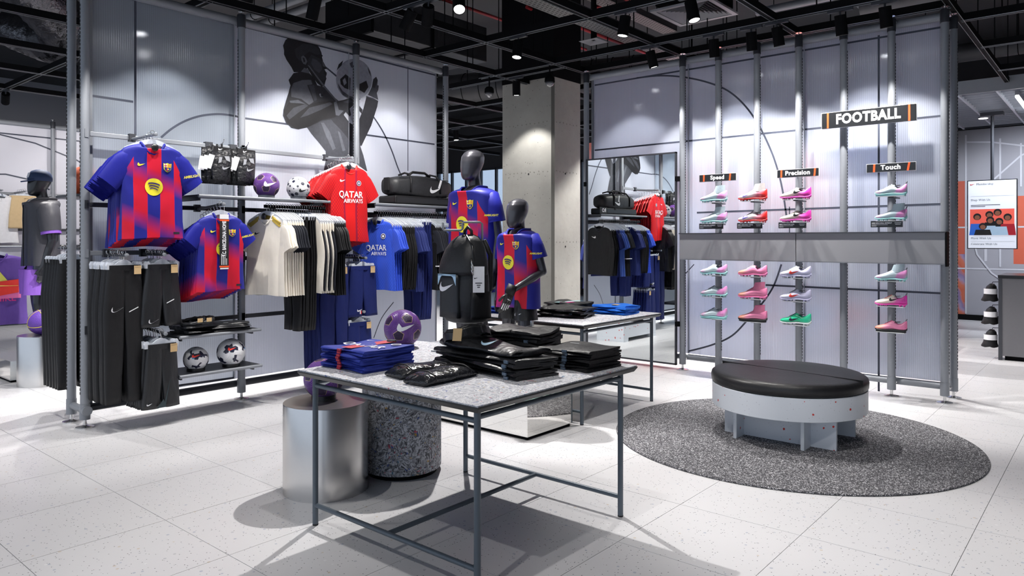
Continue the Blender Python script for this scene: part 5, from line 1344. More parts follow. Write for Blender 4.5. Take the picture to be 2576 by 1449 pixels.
def ball_patch(mb, R, n, pts, off, rings=2):
    cx_ = sum(p[0] for p in pts) / len(pts); cy_ = sum(p[1] for p in pts) / len(pts); k = len(pts); vs = on_ball(R, n, [(cx_, cy_)], off); fs = []
    for r in range(1, rings + 1): vs += on_ball(R, n, [(cx_ + (a - cx_) * r / rings, cy_ + (b - cy_) * r / rings) for a, b in pts], off)
    fs += [(0, 1 + i, 1 + (i + 1) % k) for i in range(k)]
    for r in range(rings - 1): fs += [(1 + r * k + i, 1 + (r + 1) * k + i, 1 + (r + 1) * k + (i + 1) % k, 1 + r * k + (i + 1) % k) for i in range(k)]
    mb.add(vs, fs)
def sphere(R, seg=40, rg=24):
    return MB().lathe([(max(1e-4, R * math.sin(PI * k / rg)), -R * math.cos(PI * k / rg)) for k in range(rg + 1)], seg)
TOCAM = Vector((0.69, -0.72, 0.05))
ring_m = {'grey': M['tube'], 'black': M['black_shiny']}
def ball_on_ring(kind, loc, label, R=0.108, spin=0.0, ring='black', ringlab='', view=None, rr=0.066):
    """loc = the surface the ring stands on"""
    zc = 0.022 + math.sqrt(R * R - (rr - 0.003) ** 2)
    rt = thing('ball_ring', ringlab, 'ball stand', loc)
    MB().lathe([(rr - 0.006, 0.0), (rr, 0.0), (rr, 0.024), (rr - 0.006, 0.024), (rr - 0.006, 0.0)], 28, cap0=False, cap1=False).build('ring_wall', ring_m[ring], rt, 40)
    MB().lathe([(rr - 0.004, 0.0), (rr - 0.004, 0.003)], 24).build('ring_floor', ring_m[ring], rt)
    t = thing('football', label, 'ball', (loc[0], loc[1], loc[2] + zc))
    v = Vector(view if view is not None else TOCAM)
    base = obj('ball_skin', sphere(R).mesh('ball_skin', M['ball_purple' if kind == 'purple' else 'ball_white'], True), t)
    x, y, nn = frame_of(v)
    if kind == 'purple':
        q = Matrix.Rotation(spin, 3, 'Z') @ Matrix.Rotation(0.35, 3, 'X')
        base.rotation_euler = q.to_euler()
        for n in ICO:
            n2 = q @ n; p5 = [(0.036 * math.cos(PI / 10 + 2 * PI * k / 5), 0.036 * math.sin(PI / 10 + 2 * PI * k / 5)) for k in range(5)]
            p5 = [tuple(Vector(p5[i // 2]).lerp(Vector(p5[(i // 2 + 1) % 5]), 0.5 * (i % 2))) for i in range(10)]
            g_ = MB(); ball_patch(g_, R, n2, p5, 0.0006); pt = obj('patch_outline', g_.mesh('patch_outline', M['goldline'], fix=False), t)
            d_ = MB(); ball_patch(d_, R, n2, [(a * 0.91, b * 0.91) for a, b in p5], 0.0012); obj('patch', d_.mesh('patch', M['patch_dark'], fix=False), pt)
        c = MB(); ball_patch(c, R, v - x * 0.0 + Vector((0, 0, 0.12)) + x * 0.28, check_pts(0.115), 0.0022, 3); obj('check_emblem', c.mesh('check_emblem', M['white'], fix=False), t)
    elif kind == 'spots':
        rnd = random.Random(4); dirs = []
        k = 0
        while len(dirs) < 52 and k < 3000:
            k += 1; n = Vector((rnd.gauss(0, 1), rnd.gauss(0, 1), rnd.gauss(0, 1))).normalized()
            if (n - v.normalized() - x * 0.35 + y * 0.2).length < 0.45: continue
            if all((n - d).length > 0.34 for d in dirs): dirs.append(n)
        for i, n in enumerate(dirs):
            r = rnd.choice((0.006, 0.010, 0.014, 0.017)); s = MB(); ball_patch(s, R, n, [(r * math.cos(2 * PI * k / 6 + i), r * math.sin(2 * PI * k / 6 + i)) for k in range(6)], 0.0008, 1)
            obj('spot', s.mesh('spot', M['patch_navy'] if i % 3 else mat('grey ball spot', srgb(70, 74, 84), 0.35), fix=False), t)
        c = MB(); ball_patch(c, R, v + x * 0.38 - y * 0.22, check_pts(0.075), 0.002, 3); obj('check_emblem', c.mesh('check_emblem', M['blackprint'], fix=False), t)
    else:
        shapes = [[(-.05, .0), (-.035, .022), (.0, .02), (.03, .03), (.05, .018), (.05, -.01), (.02, -.006), (.012, -.026), (-.012, -.024), (-.02, -.002)],
                  [(-.03, -.03), (-.012, -.028), (.0, .004), (.036, .01), (.034, .03), (-.006, .032), (-.028, .01)]]
        for i, n in enumerate(ICO):
            n2 = Matrix.Rotation(spin, 3, 'Z') @ Matrix.Rotation(0.5, 3, 'X') @ n; a = i * 1.3
            P = [(p * math.cos(a) - q2 * math.sin(a), p * math.sin(a) + q2 * math.cos(a)) for p, q2 in shapes[i % 2]]
            d_ = MB(); ball_patch(d_, R, n2, P, 0.0008, 2); obj('patch', d_.mesh('patch', M['patch_navy'], fix=False), t)
            if i % 3 == 0:
                e = MB(); ball_patch(e, R, n2, [(a_ + 0.03, b_ - 0.026) for a_, b_ in ((-.014, .008), (.014, .008), (.008, -.008), (-.006, -.008))], 0.0012, 1); obj('cyan_fleck', e.mesh('cyan_fleck', M['cyan_print'], fix=False), t)
        d_ = MB(); ball_patch(d_, R, v + y * 0.42 + x * 0.1, shapes[0], 0.001, 2); obj('patch', d_.mesh('patch', M['patch_navy'], fix=False), t)
        c = MB(); ball_patch(c, R, v + y * 0.46 + x * 0.1, check_pts(0.062), 0.002, 3); obj('check_emblem', c.mesh('check_emblem', M['red_print'], fix=False), t)
    return t
VW = Vector((0.86, -0.5, -0.05))
ball_on_ring('purple', (-5.42, 3.262, 1.69), 'purple ball with white check on the long metal shelf', 0.104, 0.4, 'grey', 'grey ring under the purple ball on the metal shelf', VW)
ball_on_ring('spots', (-5.42, 3.565, 1.69), 'white ball with black spots on the long metal shelf', 0.099, 0, 'grey', 'grey ring under the spotted ball', VW)
ball_on_ring('white', (-5.43, 2.67, 0.345), 'smaller looking white and navy ball nearer the hanging shorts', 0.092, 0.6, 'black', 'black ring under the white ball nearer the hanging shorts', VW)
ball_on_ring('white', (-5.41, 2.945, 0.345), 'larger white and navy ball nearer the grey post', 0.108, 2.1, 'black', 'black ring under the white ball nearer the grey post', VW)
ball_on_ring('purple', (-3.20, 2.80, 0.7235), 'large purple ball with white check on top of the felt drum', 0.108, 1.2, 'black', 'black ring under the purple ball on the felt drum')
ball_on_ring('purple', (-3.36, 2.37, 0.4755), 'purple ball on the steel drum, partly behind the table edge', 0.108, 2.6, 'black', 'black ring on top of the steel drum', (0.8, -0.6, -0.05))

# ================================================================ football shoes
def grad(name, stops, rough=0.35):
    def fn(N, L, tc):
        s = sep(N, L, tc.outputs['Object'])
        nz = noise(N, L, tc.outputs['Object'], 30)
        k = mathn(N, L, 'ADD', mathn(N, L, 'MULTIPLY_ADD', s[0], 3.7, 0.5), mathn(N, L, 'MULTIPLY_ADD', s[2], -2.2, 0.1))
        k = mathn(N, L, 'ADD', k, mathn(N, L, 'MULTIPLY_ADD', nz.outputs['Fac'], 0.1, -0.05))
        r = ramp(N, stops); L.new(k, r.inputs[0]); return r.outputs[0]
    return mat_custom(name, fn, rough)
PB_, PK, LBL = srgb(214, 232, 240), srgb(244, 160, 222), srgb(196, 222, 232)
UP = {
    'blue': grad('pale blue and pink upper', [(0.0, PB_), (0.15, srgb(240, 196, 232)), (0.3, PB_), (0.62, PB_), (0.72, PK), (0.9, PK), (1.0, LBL)]),
    'white_red': grad('white to red upper', [(0.0, srgb(250, 240, 240)), (0.5, srgb(250, 236, 238)), (0.68, srgb(246, 150, 170)), (0.88, srgb(232, 50, 48)), (1.0, srgb(224, 40, 40))]),
    'cream_pink': grad('cream to magenta upper', [(0.0, srgb(250, 240, 224)), (0.5, srgb(250, 234, 220)), (0.68, srgb(244, 120, 200)), (0.85, srgb(238, 60, 180)), (1.0, srgb(240, 80, 190))]),
    'pink': grad('pink upper', [(0.0, srgb(250, 150, 130)), (0.2, srgb(246, 170, 150)), (0.4, srgb(244, 150, 186)), (1.0, srgb(238, 132, 178))]),
    'lilac': grad('lilac white upper', [(0.0, srgb(226, 226, 246)), (0.6, srgb(214, 212, 240)), (1.0, srgb(206, 206, 236))]),
    'green': grad('bright green upper', [(0.0, srgb(50, 206, 158)), (0.6, srgb(40, 190, 140)), (0.9, srgb(48, 206, 160)), (1.0, srgb(120, 220, 190))]),
}
SOLE = {'teal': mat('teal sole', srgb(160, 220, 222), 0.4), 'red': mat('red sole', srgb(206, 38, 44), 0.35), 'pink': mat('pink sole', srgb(240, 120, 176), 0.4), 'magenta': mat('magenta sole', srgb(236, 70, 180), 0.4),
        'lilac': mat('lilac sole', srgb(196, 194, 226), 0.4), 'black': mat('black sole', (0.012, 0.012, 0.014), 0.5), 'white': mat('white sole', srgb(226, 230, 232), 0.4)}
KNIT = {k: mat(k + ' knit collar', c, 0.8, 0, 0.1, 120, bump=0.2, bscale=160) for k, c in (('blue', srgb(196, 216, 226)), ('white_red', srgb(248, 240, 238)), ('pink', srgb(226, 128, 164)))}
LACE = {'dark': mat('dark lace', srgb(54, 76, 86), 0.6), 'light': mat('light lace', srgb(226, 232, 236), 0.6), 'grey': mat('grey lace', srgb(120, 120, 124), 0.6), 'coral': mat('coral lace', srgb(230, 120, 110), 0.6), 'pink': mat('pink lace', srgb(190, 70, 120), 0.6)}
_shoe = {}
def shoe_meshes(high):
    if high in _shoe: return _shoe[high]
    #       s    bottom  top    half width
    global SHP
    P = [(0.0, .030, .036, .012), (.03, .024, .046, .028), (.1, .019, .055, .038), (.22, .017, .064, .044), (.34, .018, .076, .045), (.45, .021, .092, .041), (.54, .023, .106, .037),
         (.62, .023, .100 if not high else .118, .035), (.72, .022, .080 if not high else .118, .034), (.83, .020, .082 if not high else .115, .034), (.92, .020, .102, .031), (.975, .024, .110, .022), (1.0, .034, .106, .012)]
    if not high: SHP = P
    rings = []
    for s, zb, zt, hw in P:
        x = (s - 0.5) * 0.27; ring = []
        for k in range(16):
            a = 2 * PI * k / 16; c, q = math.cos(a), math.sin(a)
            zz = (zb + zt) / 2 + (zt - zb) / 2 * math.copysign(abs(q) ** 0.8, q)
            w = hw * math.copysign(abs(c) ** 0.75, c) * (1.0 if q < 0 else (1 - 0.35 * q))
            ring.append((x, w, zz))
        rings.append(ring)
    up = MB().loft(rings)
    so = MB(); r2 = []
    for s, zb, zt, hw in P:
        x = (s - 0.5) * 0.272
        r2.append([(x, hw * 1.03 * math.copysign(abs(math.cos(a)) ** .7, math.cos(a)), zb - 0.001 + 0.011 * max(-0.6, math.sin(a))) for a in [2 * PI * k / 12 for k in range(12)]])
    so.loft(r2)
    st = MB()
    for s, w in ((.12, .022), (.12, -.022), (.24, .032), (.24, -.032), (.36, .03), (.36, -.03), (.8, .024), (.8, -.024), (.92, .022), (.92, -.022)):
        st.lathe([(0.007, 0.02), (0.0045, 0.0)], 8, ((s - .5) * .27, w, 0))
    op = MB().lathe([(0.03, 0), (0.026, 0.003)], 16)
    co = MB()
    if high:
        rr = []
        for u in (0.0, 0.35, 0.7, 1.0):
            z = 0.085 + 0.072 * u; cx_ = 0.056 + 0.014 * u; rx, ry = 0.058 - 0.012 * u, 0.033 - 0.003 * u
            rr.append([(cx_ + rx * math.cos(2 * PI * k / 18), ry * math.sin(2 * PI * k / 18), z + 0.004 * math.cos(2 * PI * k / 18) * u) for k in range(18)])
        co.loft(rr, False, False)
    lc = MB()
    for k in range(5):
        s = .33 + .048 * k; x = (s - .5) * .27; zt = [.076, .083, .090, .098, .105][k] + 0.002
        lc.tube([(x - .004, -.018, zt - .009), (x, 0, zt + .001), (x + .004, .018, zt - .009)], 0.0028, 6)
    _shoe[high] = (up, so, st, op, co, lc)
    return _shoe[high]
shoe_meshes(False)
_sm = {}
def shoe_side(x, z):
    s = min(.999, max(0, x / 0.27 + 0.5)); P = SHP
    for (s0, b0, t0, h0), (s1, b1, t1, h1) in zip(P, P[1:]):
        if s0 <= s <= s1:
            f = (s - s0) / (s1 - s0); zb, zt, hw = b0 + (b1 - b0) * f, t0 + (t1 - t0) * f, h0 + (h1 - h0) * f
            v = max(-1, min(1, (z - (zb + zt) / 2) / ((zt - zb) / 2))); q = math.copysign(abs(v) ** 1.25, v); c = math.sqrt(max(0.02, 1 - q * q))
            return -hw * c ** 0.75 * (1 if q < 0 else 1 - 0.35 * q)
    return -0.03
def shm(key, mb, m, sm=True):
    if (key, m.name) not in _sm: _sm[(key, m.name)] = mb.mesh(key[0], m, sm)
    return _sm[(key, m.name)]
plate_me = MB().box(-0.105, 0.105, -0.042, 0.042, -0.005, 0.0).mesh('shelf_plate', mat('clear acrylic', (0.75, 0.78, 0.8), 0.1, 0, 0.02))
brk_me = MB().box(-0.02, 0.02, 0.0, 0.232, -0.013, -0.004).mesh('shelf_bracket', M['tube_dark'])
def shoe(x, z, kind, high, sole, lace, check, label, scale=1.0, tab=False, turf=False):
    sf = thing('shoe_shelf', 'small clear shelf under the ' + ' '.join(label.replace(',', '').split()[:10]), 'shelf', (x, 6.60, z))
    obj('shelf_plate', plate_me, sf); obj('shelf_bracket', brk_me, sf)
    t = thing('football_shoe', label, 'shoe', (x, 6.60, z), 0)
    t.scale = (scale,) * 3
    up, so, st, op, co, lc = shoe_meshes(high)
    obj('upper', shm(('upper', high), up, UP[kind]), t)
    sl = obj('sole', shm(('sole', high), so, SOLE[sole]), t)
    if turf:
        MB().loft([[(x_, 0.9 * w, zz) for x_, w in ((-.125, .02), (-.125, -.02), (-.06, -.042), (.04, -.034), (.12, -.03), (.128, 0), (.12, .03), (.04, .034), (-.06, .042))] for zz in (0.0, 0.024)]).build('turf_tread', SOLE[sole], t)
    else:
        stuff(obj('studs', shm(('studs', high), st, SOLE[sole], False), t))
    if high: obj('knit_collar', shm(('knit_collar', True), co, KNIT.get(kind, KNIT['blue'])), t)
    else: obj('foot_opening', shm(('foot_opening', False), op, M['cloth_black'], False), t, (0.055, 0, 0.094), (0, math.radians(-6), 0))
    if lace: obj('laces', shm(('laces', high), lc, LACE[lace]), t)
    if check:
        cm_, cw, cx_, cz = check
        decal('check_emblem', [(0, check_pts(cw, cx_, cz))], [cm_], t, shoe_side, 0.0014)
    if tab: MB().tube([(0.122, 0, 0.095), (0.130, 0, 0.118), (0.137, 0, 0.128)], 0.005, 6).build('pull_tab', LACE['grey'], t)
    return t
Z5 = (1.708, 1.504, 1.004, 0.796, 0.584); X4 = (-3.03, -2.645, -2.252, -1.475)
CK, CO, CP = M['blackprint'], MATS['red print'], mat('violet print', srgb(96, 90, 180), 0.45)
shoe(X4[0], Z5[0], 'blue', True, 'teal', None, None, 'pale blue and pink high-top shoe, right under the Speed sign')
shoe(X4[1], Z5[0], 'white_red', True, 'red', None, (CP, .065, -.05, .05), 'white high-top shoe with red heel, above a white and red low shoe')
shoe(X4[2], Z5[0], 'cream_pink', False, 'magenta', None, (CK, .075, .03, .066), 'cream and magenta low shoe, right under the Precision sign')
shoe(X4[3], Z5[0], 'blue', False, 'teal', 'light', None, 'pale blue and pink low turf shoe, right under the Touch sign', 0.89, True, True)
shoe(X4[0], Z5[1], 'blue', True, 'teal', 'light', None, 'pale blue and pink high-top shoe, standing over its black product card by the mirror end')
shoe(X4[1], Z5[1], 'white_red', False, 'red', 'grey', (CP, .07, -.05, .05), 'white to red low shoe, over its black product card')
shoe(X4[2], Z5[1], 'cream_pink', False, 'magenta', None, (CK, .075, .03, .066), 'cream and magenta low shoe, over its black product card')
shoe(X4[3], Z5[1], 'blue', True, 'teal', None, None, 'small pale blue and pink high-top shoe, over its black product card', 0.89, True)
shoe(X4[0], Z5[2], 'blue', False, 'teal', 'light', None, 'pale blue and pink low shoe with pale laces, just under the grey box')
shoe(X4[1], Z5[2], 'pink', False, 'pink', 'light', None, 'pink low shoe, just under the grey box')
shoe(X4[2], Z5[2], 'lilac', False, 'lilac', 'light', (CO, .085, .0, .052), 'lilac white shoe with orange check, just under the grey box')
shoe(X4[3], Z5[2], 'blue', True, 'teal', None, None, 'small pale blue and pink high-top shoe, just under the grey box', 0.89, True)
shoe(X4[0], Z5[3], 'blue', False, 'teal', 'dark', None, 'pale blue and pink studded shoe with dark laces')
shoe(X4[1], Z5[3], 'pink', True, 'pink', 'pink', None, 'pink high-top shoe with pink studs')
shoe(X4[2], Z5[3], 'lilac', False, 'lilac', 'dark', (CO, .085, .0, .052), 'lilac white shoe with orange check and dark laces')
shoe(X4[3], Z5[3], 'cream_pink', False, 'magenta', 'coral', (CK, .075, .03, .066), 'small cream and magenta shoe with coral laces', 0.89, True)
shoe(X4[0], Z5[4], 'blue', False, 'teal', 'dark', None, 'pale blue and pink turf shoe with flat teal sole', 1.0, False, True)
shoe(X4[1], Z5[4], 'pink', True, 'black', None, None, 'pink high-top turf shoe with flat black sole', 1.0, False, True)
shoe(X4[2], Z5[4], 'green', False, 'white', 'dark', (M['patch_navy'], .085, .0, .052), 'bright green shoe with dark check and white sole')
shoe(X4[3], Z5[4], 'pink', False, 'black', 'pink', None, 'small pink low turf shoe with flat black sole', 0.89, True, True)

# ================================================================ folded clothing
def fold_mesh(name, w, d, h, m, seed, mess=1.0):
    rnd = random.Random(seed); rings = []; t = h * 0.44
    ph = rnd.uniform(0, 6)
    for i in range(11):
        u = -1 + i / 5; x = u * w / 2 * (1 if abs(u) < 1 else 0.995)
        sh = 0.010 * mess * math.sin(3 * u + ph); dz = 0.003 * mess * math.sin(5 * u + 2 * ph) + 0.003 * mess * math.sin(2 * u + ph)
        e = 1 - 0.25 * max(0, abs(u) - 0.9) * 10 * 0.3
        f = -d / 2 + sh; b = d / 2 + 0.006 * mess * math.sin(4 * u + ph * 2)
        hh = h * e
        pts = [(b, hh), (0, hh * 1.0 + dz), (f + .02, hh), (f + .005, hh * .82), (f, hh * .5), (f + .005, hh * .18), (f + .02, 0.0), (0, 0.0), (b * 0.98, 0.0),
               (b * 0.98, t), (0, t), (f + .03, t + .02 * h), (f + .03, hh - t), (0, hh - t), (b, hh - t)]
        rings.append([(x + 0.007 * mess * math.sin(11 * y + ph), y, z + (0.004 * mess * math.sin(17 * y + 3 * u + ph) if z > hh * .6 else 0)) for y, z in pts])
    return MB().loft(rings).mesh(name, m, 50)
def stack(n, X, Y, w, d, h, m, name, cat, labels, group, rz=0.0, top=None, base=TT, seed=0, strip=None, mess=1.0):
    """n folded pieces; labels = (top label, other label)"""
    meshes = [fold_mesh('folded_cloth', w, d, h, m, seed + k, mess) for k in range(3)]
    for k in range(n):
        t = thing(name, labels[0] if k == n - 1 else labels[1], cat, (X + random.uniform(-.006, .006), Y + random.uniform(-.006, .006), base + k * h), rz + math.radians(random.uniform(-2.5, 2.5)), group)
        obj('folded_cloth', meshes[k % 3], t)
        if strip: MB().box(strip[0] - 0.013, strip[0] + 0.013, -d / 2 - 0.004, -d / 2 + 0.003, h * .12, h * .9).build('size_strip', strip[1], t)
        if k == n - 1 and top: top(t, w, d, h)
mat('band red', srgb(190, 40, 60), 0.6)
strip_m = mat('clear size strip', srgb(92, 108, 126), 0.2)
def flat_at(h): return lambda x, z: 0
def lay(name, polys, mats, t, h):
    mb = MB()
    for k, (mi, pts) in enumerate(polys):
        mb.cm = mi; mb.add([(a, b, h + 0.0045 + 0.0004 * k) for a, b in pts], [tuple(range(len(pts)))])
    return obj(name, mb.mesh(name, mats, fix=False), t)
def top_psg(t, w, d, h):
    lay('red_band', [(0, [(-.045, -d / 2 + .02), (.03, -d / 2 + .02), (.03, d / 2), (-.045, d / 2)])], [mat('band red', srgb(190, 40, 60), 0.6)], t, h)
    text('QATAR', 0.085, M['white'], t, (0.0, -0.03, h + 0.0055), (0, 0, 0), bold=0.001)
    lay('round_crest', [(0, circle_pts(.026, 16, .1, .09)), (1, circle_pts(.02, 16, .1, .09))], [M['white'], MATS['crest navy']], t, h)
    lay('check_emblem', [(0, check_pts(.05, -.1, .1))], [M['white']], t, h)
    MB().lathe([(0.026, 0.0), (0.024, 0.01), (0.005, 0.014)], 14).build('security_tag', M['black_shiny'], t, 40, (0.0, 0.15, h))
M['psg_blue'] = cloth('lattice blue cloth', srgb(52, 66, 158), 0.6)
stack(8, -2.80, 2.23, 0.32, 0.30, 0.0125, M['psg_blue'], 'folded_blue_shirt', 'shirt', ('folded blue shirt reading QATAR on top of its pile', 'folded blue football shirt in the pile at the table edge'), 'folded blue football shirts', 0.0, top_psg, strip=(-0.03, MATS['band red']), seed=3)
def top_zip(t, w, d, h):
    lay('zip', [(0, [(-.004, -d / 2 + .01), (.004, -d / 2 + .01), (.004, d / 2), (-.004, d / 2)])], [M['charcoal']], t, h)
    lay('chest_line', [(0, [(-.11, -.02), (-.04, -.02), (-.04, -.012), (-.11, -.012)])], [M['white']], t, h)
    MB().box(-.005, .005, d / 2 - .03, d / 2 - .01, h, h + .03).build('zip_pull', M['steel'], t)
stack(8, -2.41, 2.93, 0.34, 0.26, 0.0185, M['cloth_black'], 'folded_zip_top', 'jacket', ('folded black zip top with white chest line, top of the tall pile', 'folded black zip top in the tall pile'), 'folded black zip tops', 0.12, top_zip, strip=(0.10, strip_m), seed=11, mess=1.6)
def top_blk(t, w, d, h): lay('chest_line', [(0, [(-.09, .05), (-.03, .05), (-.03, .057), (-.09, .057)])], [M['white']], t, h)
stack(7, -2.02, 2.90, 0.29, 0.27, 0.0135, M['cloth_black'], 'folded_black_top', 'shirt', ('folded black top with thin white line, top of the pile at the table corner', 'folded black top in the pile at the table corner'), 'folded black tops', 0.0, top_blk, strip=(0.0, strip_m), seed=21)
# trouser pile
stack(5, -2.27, 2.56, 0.58, 0.26, 0.017, M['cloth_black_shine'], 'folded_trousers', 'trousers', ('folded black trousers just under the tagged pair', 'folded black trousers in the long pile'), 'folded black trousers', -0.12, None, strip=(0.22, strip_m), seed=31, mess=1.5)
t = thing('folded_tagged_trousers', 'folded glossy black trousers with card tag on top of the long pile', 'trousers', (-2.28, 2.57, TT + 5 * 0.017 + 0.002), -0.12)
rings = []
for i in range(15):
    u = i / 14; x = -0.28 + 0.53 * u; hh = 0.026 * (1 - min(1, u / 0.7)) ** 1.2 + 0.026 + 0.005 * math.sin(9 * u); dd = 0.115 + 0.012 * math.sin(7 * u)
    rings.append([(x + 0.01 * math.sin(a * 3), dd * math.copysign(abs(math.cos(a)) ** .75, math.cos(a)) + 0.008 * math.sin(12 * u), max(0.0, hh * 0.5 + hh * 0.5 * math.copysign(abs(math.sin(a)) ** .8, math.sin(a)) + 0.006 * math.sin(11 * u + 4 * math.cos(a)))) for a in [2 * PI * k / 18 for k in range(18)]])
MB().loft(rings).build('trouser_body', M['cloth_black_shine'], t, True)
for k in range(2):
    rr = []
    for u in (0, .25, .5, .75, 1, .8, .4):
        sc_ = (1.0 if u in (0, .25, .5, .75, 1) else .86) * (1 - .14 * k)
        rr.append([((.092 + .003 * math.sin(q * PI * .9)) * sc_ * math.cos(2 * PI * q / 40), (.128 + .003 * math.sin(q * PI * .9)) * sc_ * math.sin(2 * PI * q / 40), .040 * u + .012 * k + .004 * math.sin(q * .7)) for q in range(40)])
    MB().loft(rr, False, False).build('waistband', M['cloth_black_shine'], t, True, (-0.20, 0.0, 0.038), (0, math.radians(-20), 0))
MB().box(-0.022, 0.022, -0.001, 0.001, -0.06, 0.0).build('card_tag', M['kraft'], t, False, (-0.120, -0.128, 0.105), (math.radians(-18), 0, math.radians(34)))
MB().prism(check_pts(0.085, 0, 0), 0, 0.001, 'z').build('check_outline', M['sky'], t, False, (0.03, -0.06, 0.046), (math.radians(28), 0, math.radians(70)))
# packs in film
film = mat('glossy black film', (0.02, 0.021, 0.025), 0.18, 0, 0.3, 30, bump=0.7, bscale=22)
for k, (X, Y) in enumerate(((-2.45, 2.27), (-2.28, 2.22))):
    t = thing('film_pack', ('black clothing pack in glossy film beside the blue pile' if k == 0 else 'black clothing pack in glossy film at the table front'), 'pack', (X, Y, TT), math.radians(-8 + 10 * k))
    rings = []
    for i in range(11):
        u = i / 10; y = -0.165 + 0.33 * u; e = math.sin(PI * min(1, max(0, u * 0.94 + 0.03))) ** 0.35; hh = 0.052 * e * (1 + 0.12 * math.sin(8 * u + k)); hw = 0.078 * (0.8 + 0.2 * e)
        rings.append([(hw * math.copysign(abs(math.cos(a)) ** .8, math.cos(a)), y, max(0, hh / 2 + hh / 2 * math.copysign(abs(math.sin(a)) ** .7, math.sin(a)))) for a in [2 * PI * q / 16 for q in range(16)]])
    MB().loft(rings).build('pack_body', film, t, True)
    for y in (-0.11, 0.11): MB().tube([(0.076 * math.cos(a), y + 0.004 * math.sin(6 * a), 0.029 + 0.027 * math.sin(a)) for a in [2 * PI * q / 20 for q in range(20)]], 0.003, 6, closed=True).build('pack_band', M['cloth_black'], t, True)

# piles on the further table
stack(6, -3.42, 4.72, 0.40, 0.30, 0.012, M['cloth_black_shine'], 'folded_shorts', 'shorts', ('folded black shorts on top of the further table pile', 'folded black shorts in the further table pile'), 'folded black shorts', 0.25, None, strip=(0.1, strip_m), seed=41, mess=2.2)
stack(5, -3.22, 5.15, 0.30, 0.26, 0.014, cloth('vivid blue cloth', srgb(36, 110, 214), 0.6), 'folded_vivid_shirt', 'shirt', ('folded vivid blue shirt on top, with card tag', 'folded vivid blue shirt under the tagged one'), 'folded vivid blue shirts', 0.1, lambda t, w, d, h: MB().box(-.03, .03, -.03, .03, h, h + .004).build('card_tag', M['kraft'], t), seed=51, mess=1.8)
stack(6, -3.68, 5.12, 0.36, 0.28, 0.012, M['cloth_black_shine'], 'folded_tights', 'tights', ('folded black tights with pale stripe, by the column', 'folded black tights in the pile by the column'), 'folded black tights', -0.2, lambda t, w, d, h: lay('pale_stripe', [(0, [(-.03, -.14), (.03, -.14), (.03, .14), (-.03, .14)]), (1, [(.04, -.14), (.09, -.14), (.09, 0), (.04, 0)])], [mat('aqua print', srgb(180, 222, 226), 0.5), mat('magenta print', srgb(230, 60, 150), 0.5)], t, h), seed=61, mess=2.0)
stack(4, -3.92, 4.62, 0.30, 0.26, 0.014, cloth('deep blue cloth', srgb(40, 74, 176), 0.6), 'folded_deep_blue_shirt', 'shirt', ('folded deep blue shirt on top, between mannequin and column', 'folded deep blue shirt under the top one'), 'folded deep blue shirts', 0.0, None, seed=71)
# low shelf bundle
stack(5, -5.44, 2.80, 0.50, 0.26, 0.012, M['cloth_black_shine'], 'folded_training_shorts', 'shorts', ('folded black training shorts on top of the low shelf bundle', 'folded black training shorts in the low shelf bundle'), 'folded black training shorts', FX, lambda t, w, d, h: lay('white_line', [(0, [(.05, -.1), (.09, -.1), (.09, -.085), (.05, -.085)])], [M['white']], t, h), base=0.635, seed=81, mess=2.0)
for k in range(2):
    t = thing('rolled_waistband', 'gathered waistband roll on the folded training shorts', 'shorts', (-5.40, 2.63 + 0.07 * k, 0.635 + 0.063), FX, 'waistband rolls on the low shelf')
    MB().tube([(0.075 * math.cos(a), 0.1 * math.sin(a), 0.03 + 0.018 * math.cos(a)) for a in [2 * PI * q / 24 for q in range(24)]], [0.014 + 0.003 * math.sin(q * PI * .8) for q in range(24)], 8, closed=True).build('waistband', M['cloth_black_shine'], t, True)
    MB().box(-.02, .02, -.001, .001, 0, .03).build('card_tag', M['kraft'], t, False, (0.0, -0.118, 0.03))

# glass plate with a red shoe on the plinth
t = thing('glass_plate', 'green edged glass plate on the mirror plinth', 'glass plate', (-3.15, 4.02, 0.235))
MB().box(-0.09, 0.09, -0.2, 0.2, 0.012, 0.022).build('plate', M['green_glass'], t)
for sx in (-.07, .07):
    for sy in (-.17, .17): MB().lathe([(0.008, 0), (0.008, 0.012)], 10, (sx, sy, 0)).build('standoff', M['steel'], t)
for k, yy in enumerate((3.96, 4.06)):
    t = thing('red_shoe', 'red football shoe on the glass plate', 'shoe', (-3.15, yy, 0.257), math.radians(200), 'red shoes on the glass plate')
    t.scale = (0.72,) * 3
    rm = mat('red shoe upper', srgb(210, 30, 44), 0.4)
    obj('upper', shm(('upper', False), shoe_meshes(False)[0], rm), t); obj('sole', shm(('sole', False), shoe_meshes(False)[1], SOLE['white']), t); stuff(obj('studs', shm(('studs', False), shoe_meshes(False)[2], SOLE['white'], False), t))

# ================================================================ duffel bag
nyl = mat('black nylon', (0.022, 0.023, 0.026), 0.5, 0, 0.2, 60, bump=0.5, bscale=9, spec=0.4)
t = thing('duffel_bag', 'black sports duffel bag with white check on the metal shelf', 'bag', (-5.45, 4.965, 1.69), FX)
W_ = 0.40
MB().box(-W_, W_, -0.13, 0.13, 0.0, 0.085).build('shoe_compartment', mat('black coated nylon', (0.012, 0.012, 0.013), 0.35), t, bevel=0.02, seg=3)
rings = []
for i in range(13):
    u = -1 + i / 6; x = u * W_ * 0.985; e = 1 - 0.3 * max(0, (abs(u) - .5) / .5) ** 2
    rings.append([(x, 0.125 * e * math.copysign(abs(math.cos(a)) ** .6, math.cos(a)), 0.175 + 0.115 * e * math.copysign(abs(math.sin(a)) ** .7, math.sin(a)) + 0.006 * math.sin(4 * u + a)) for a in [2 * PI * q / 20 for q in range(20)]])
MB().loft(rings).build('bag_body', nyl, t, True)
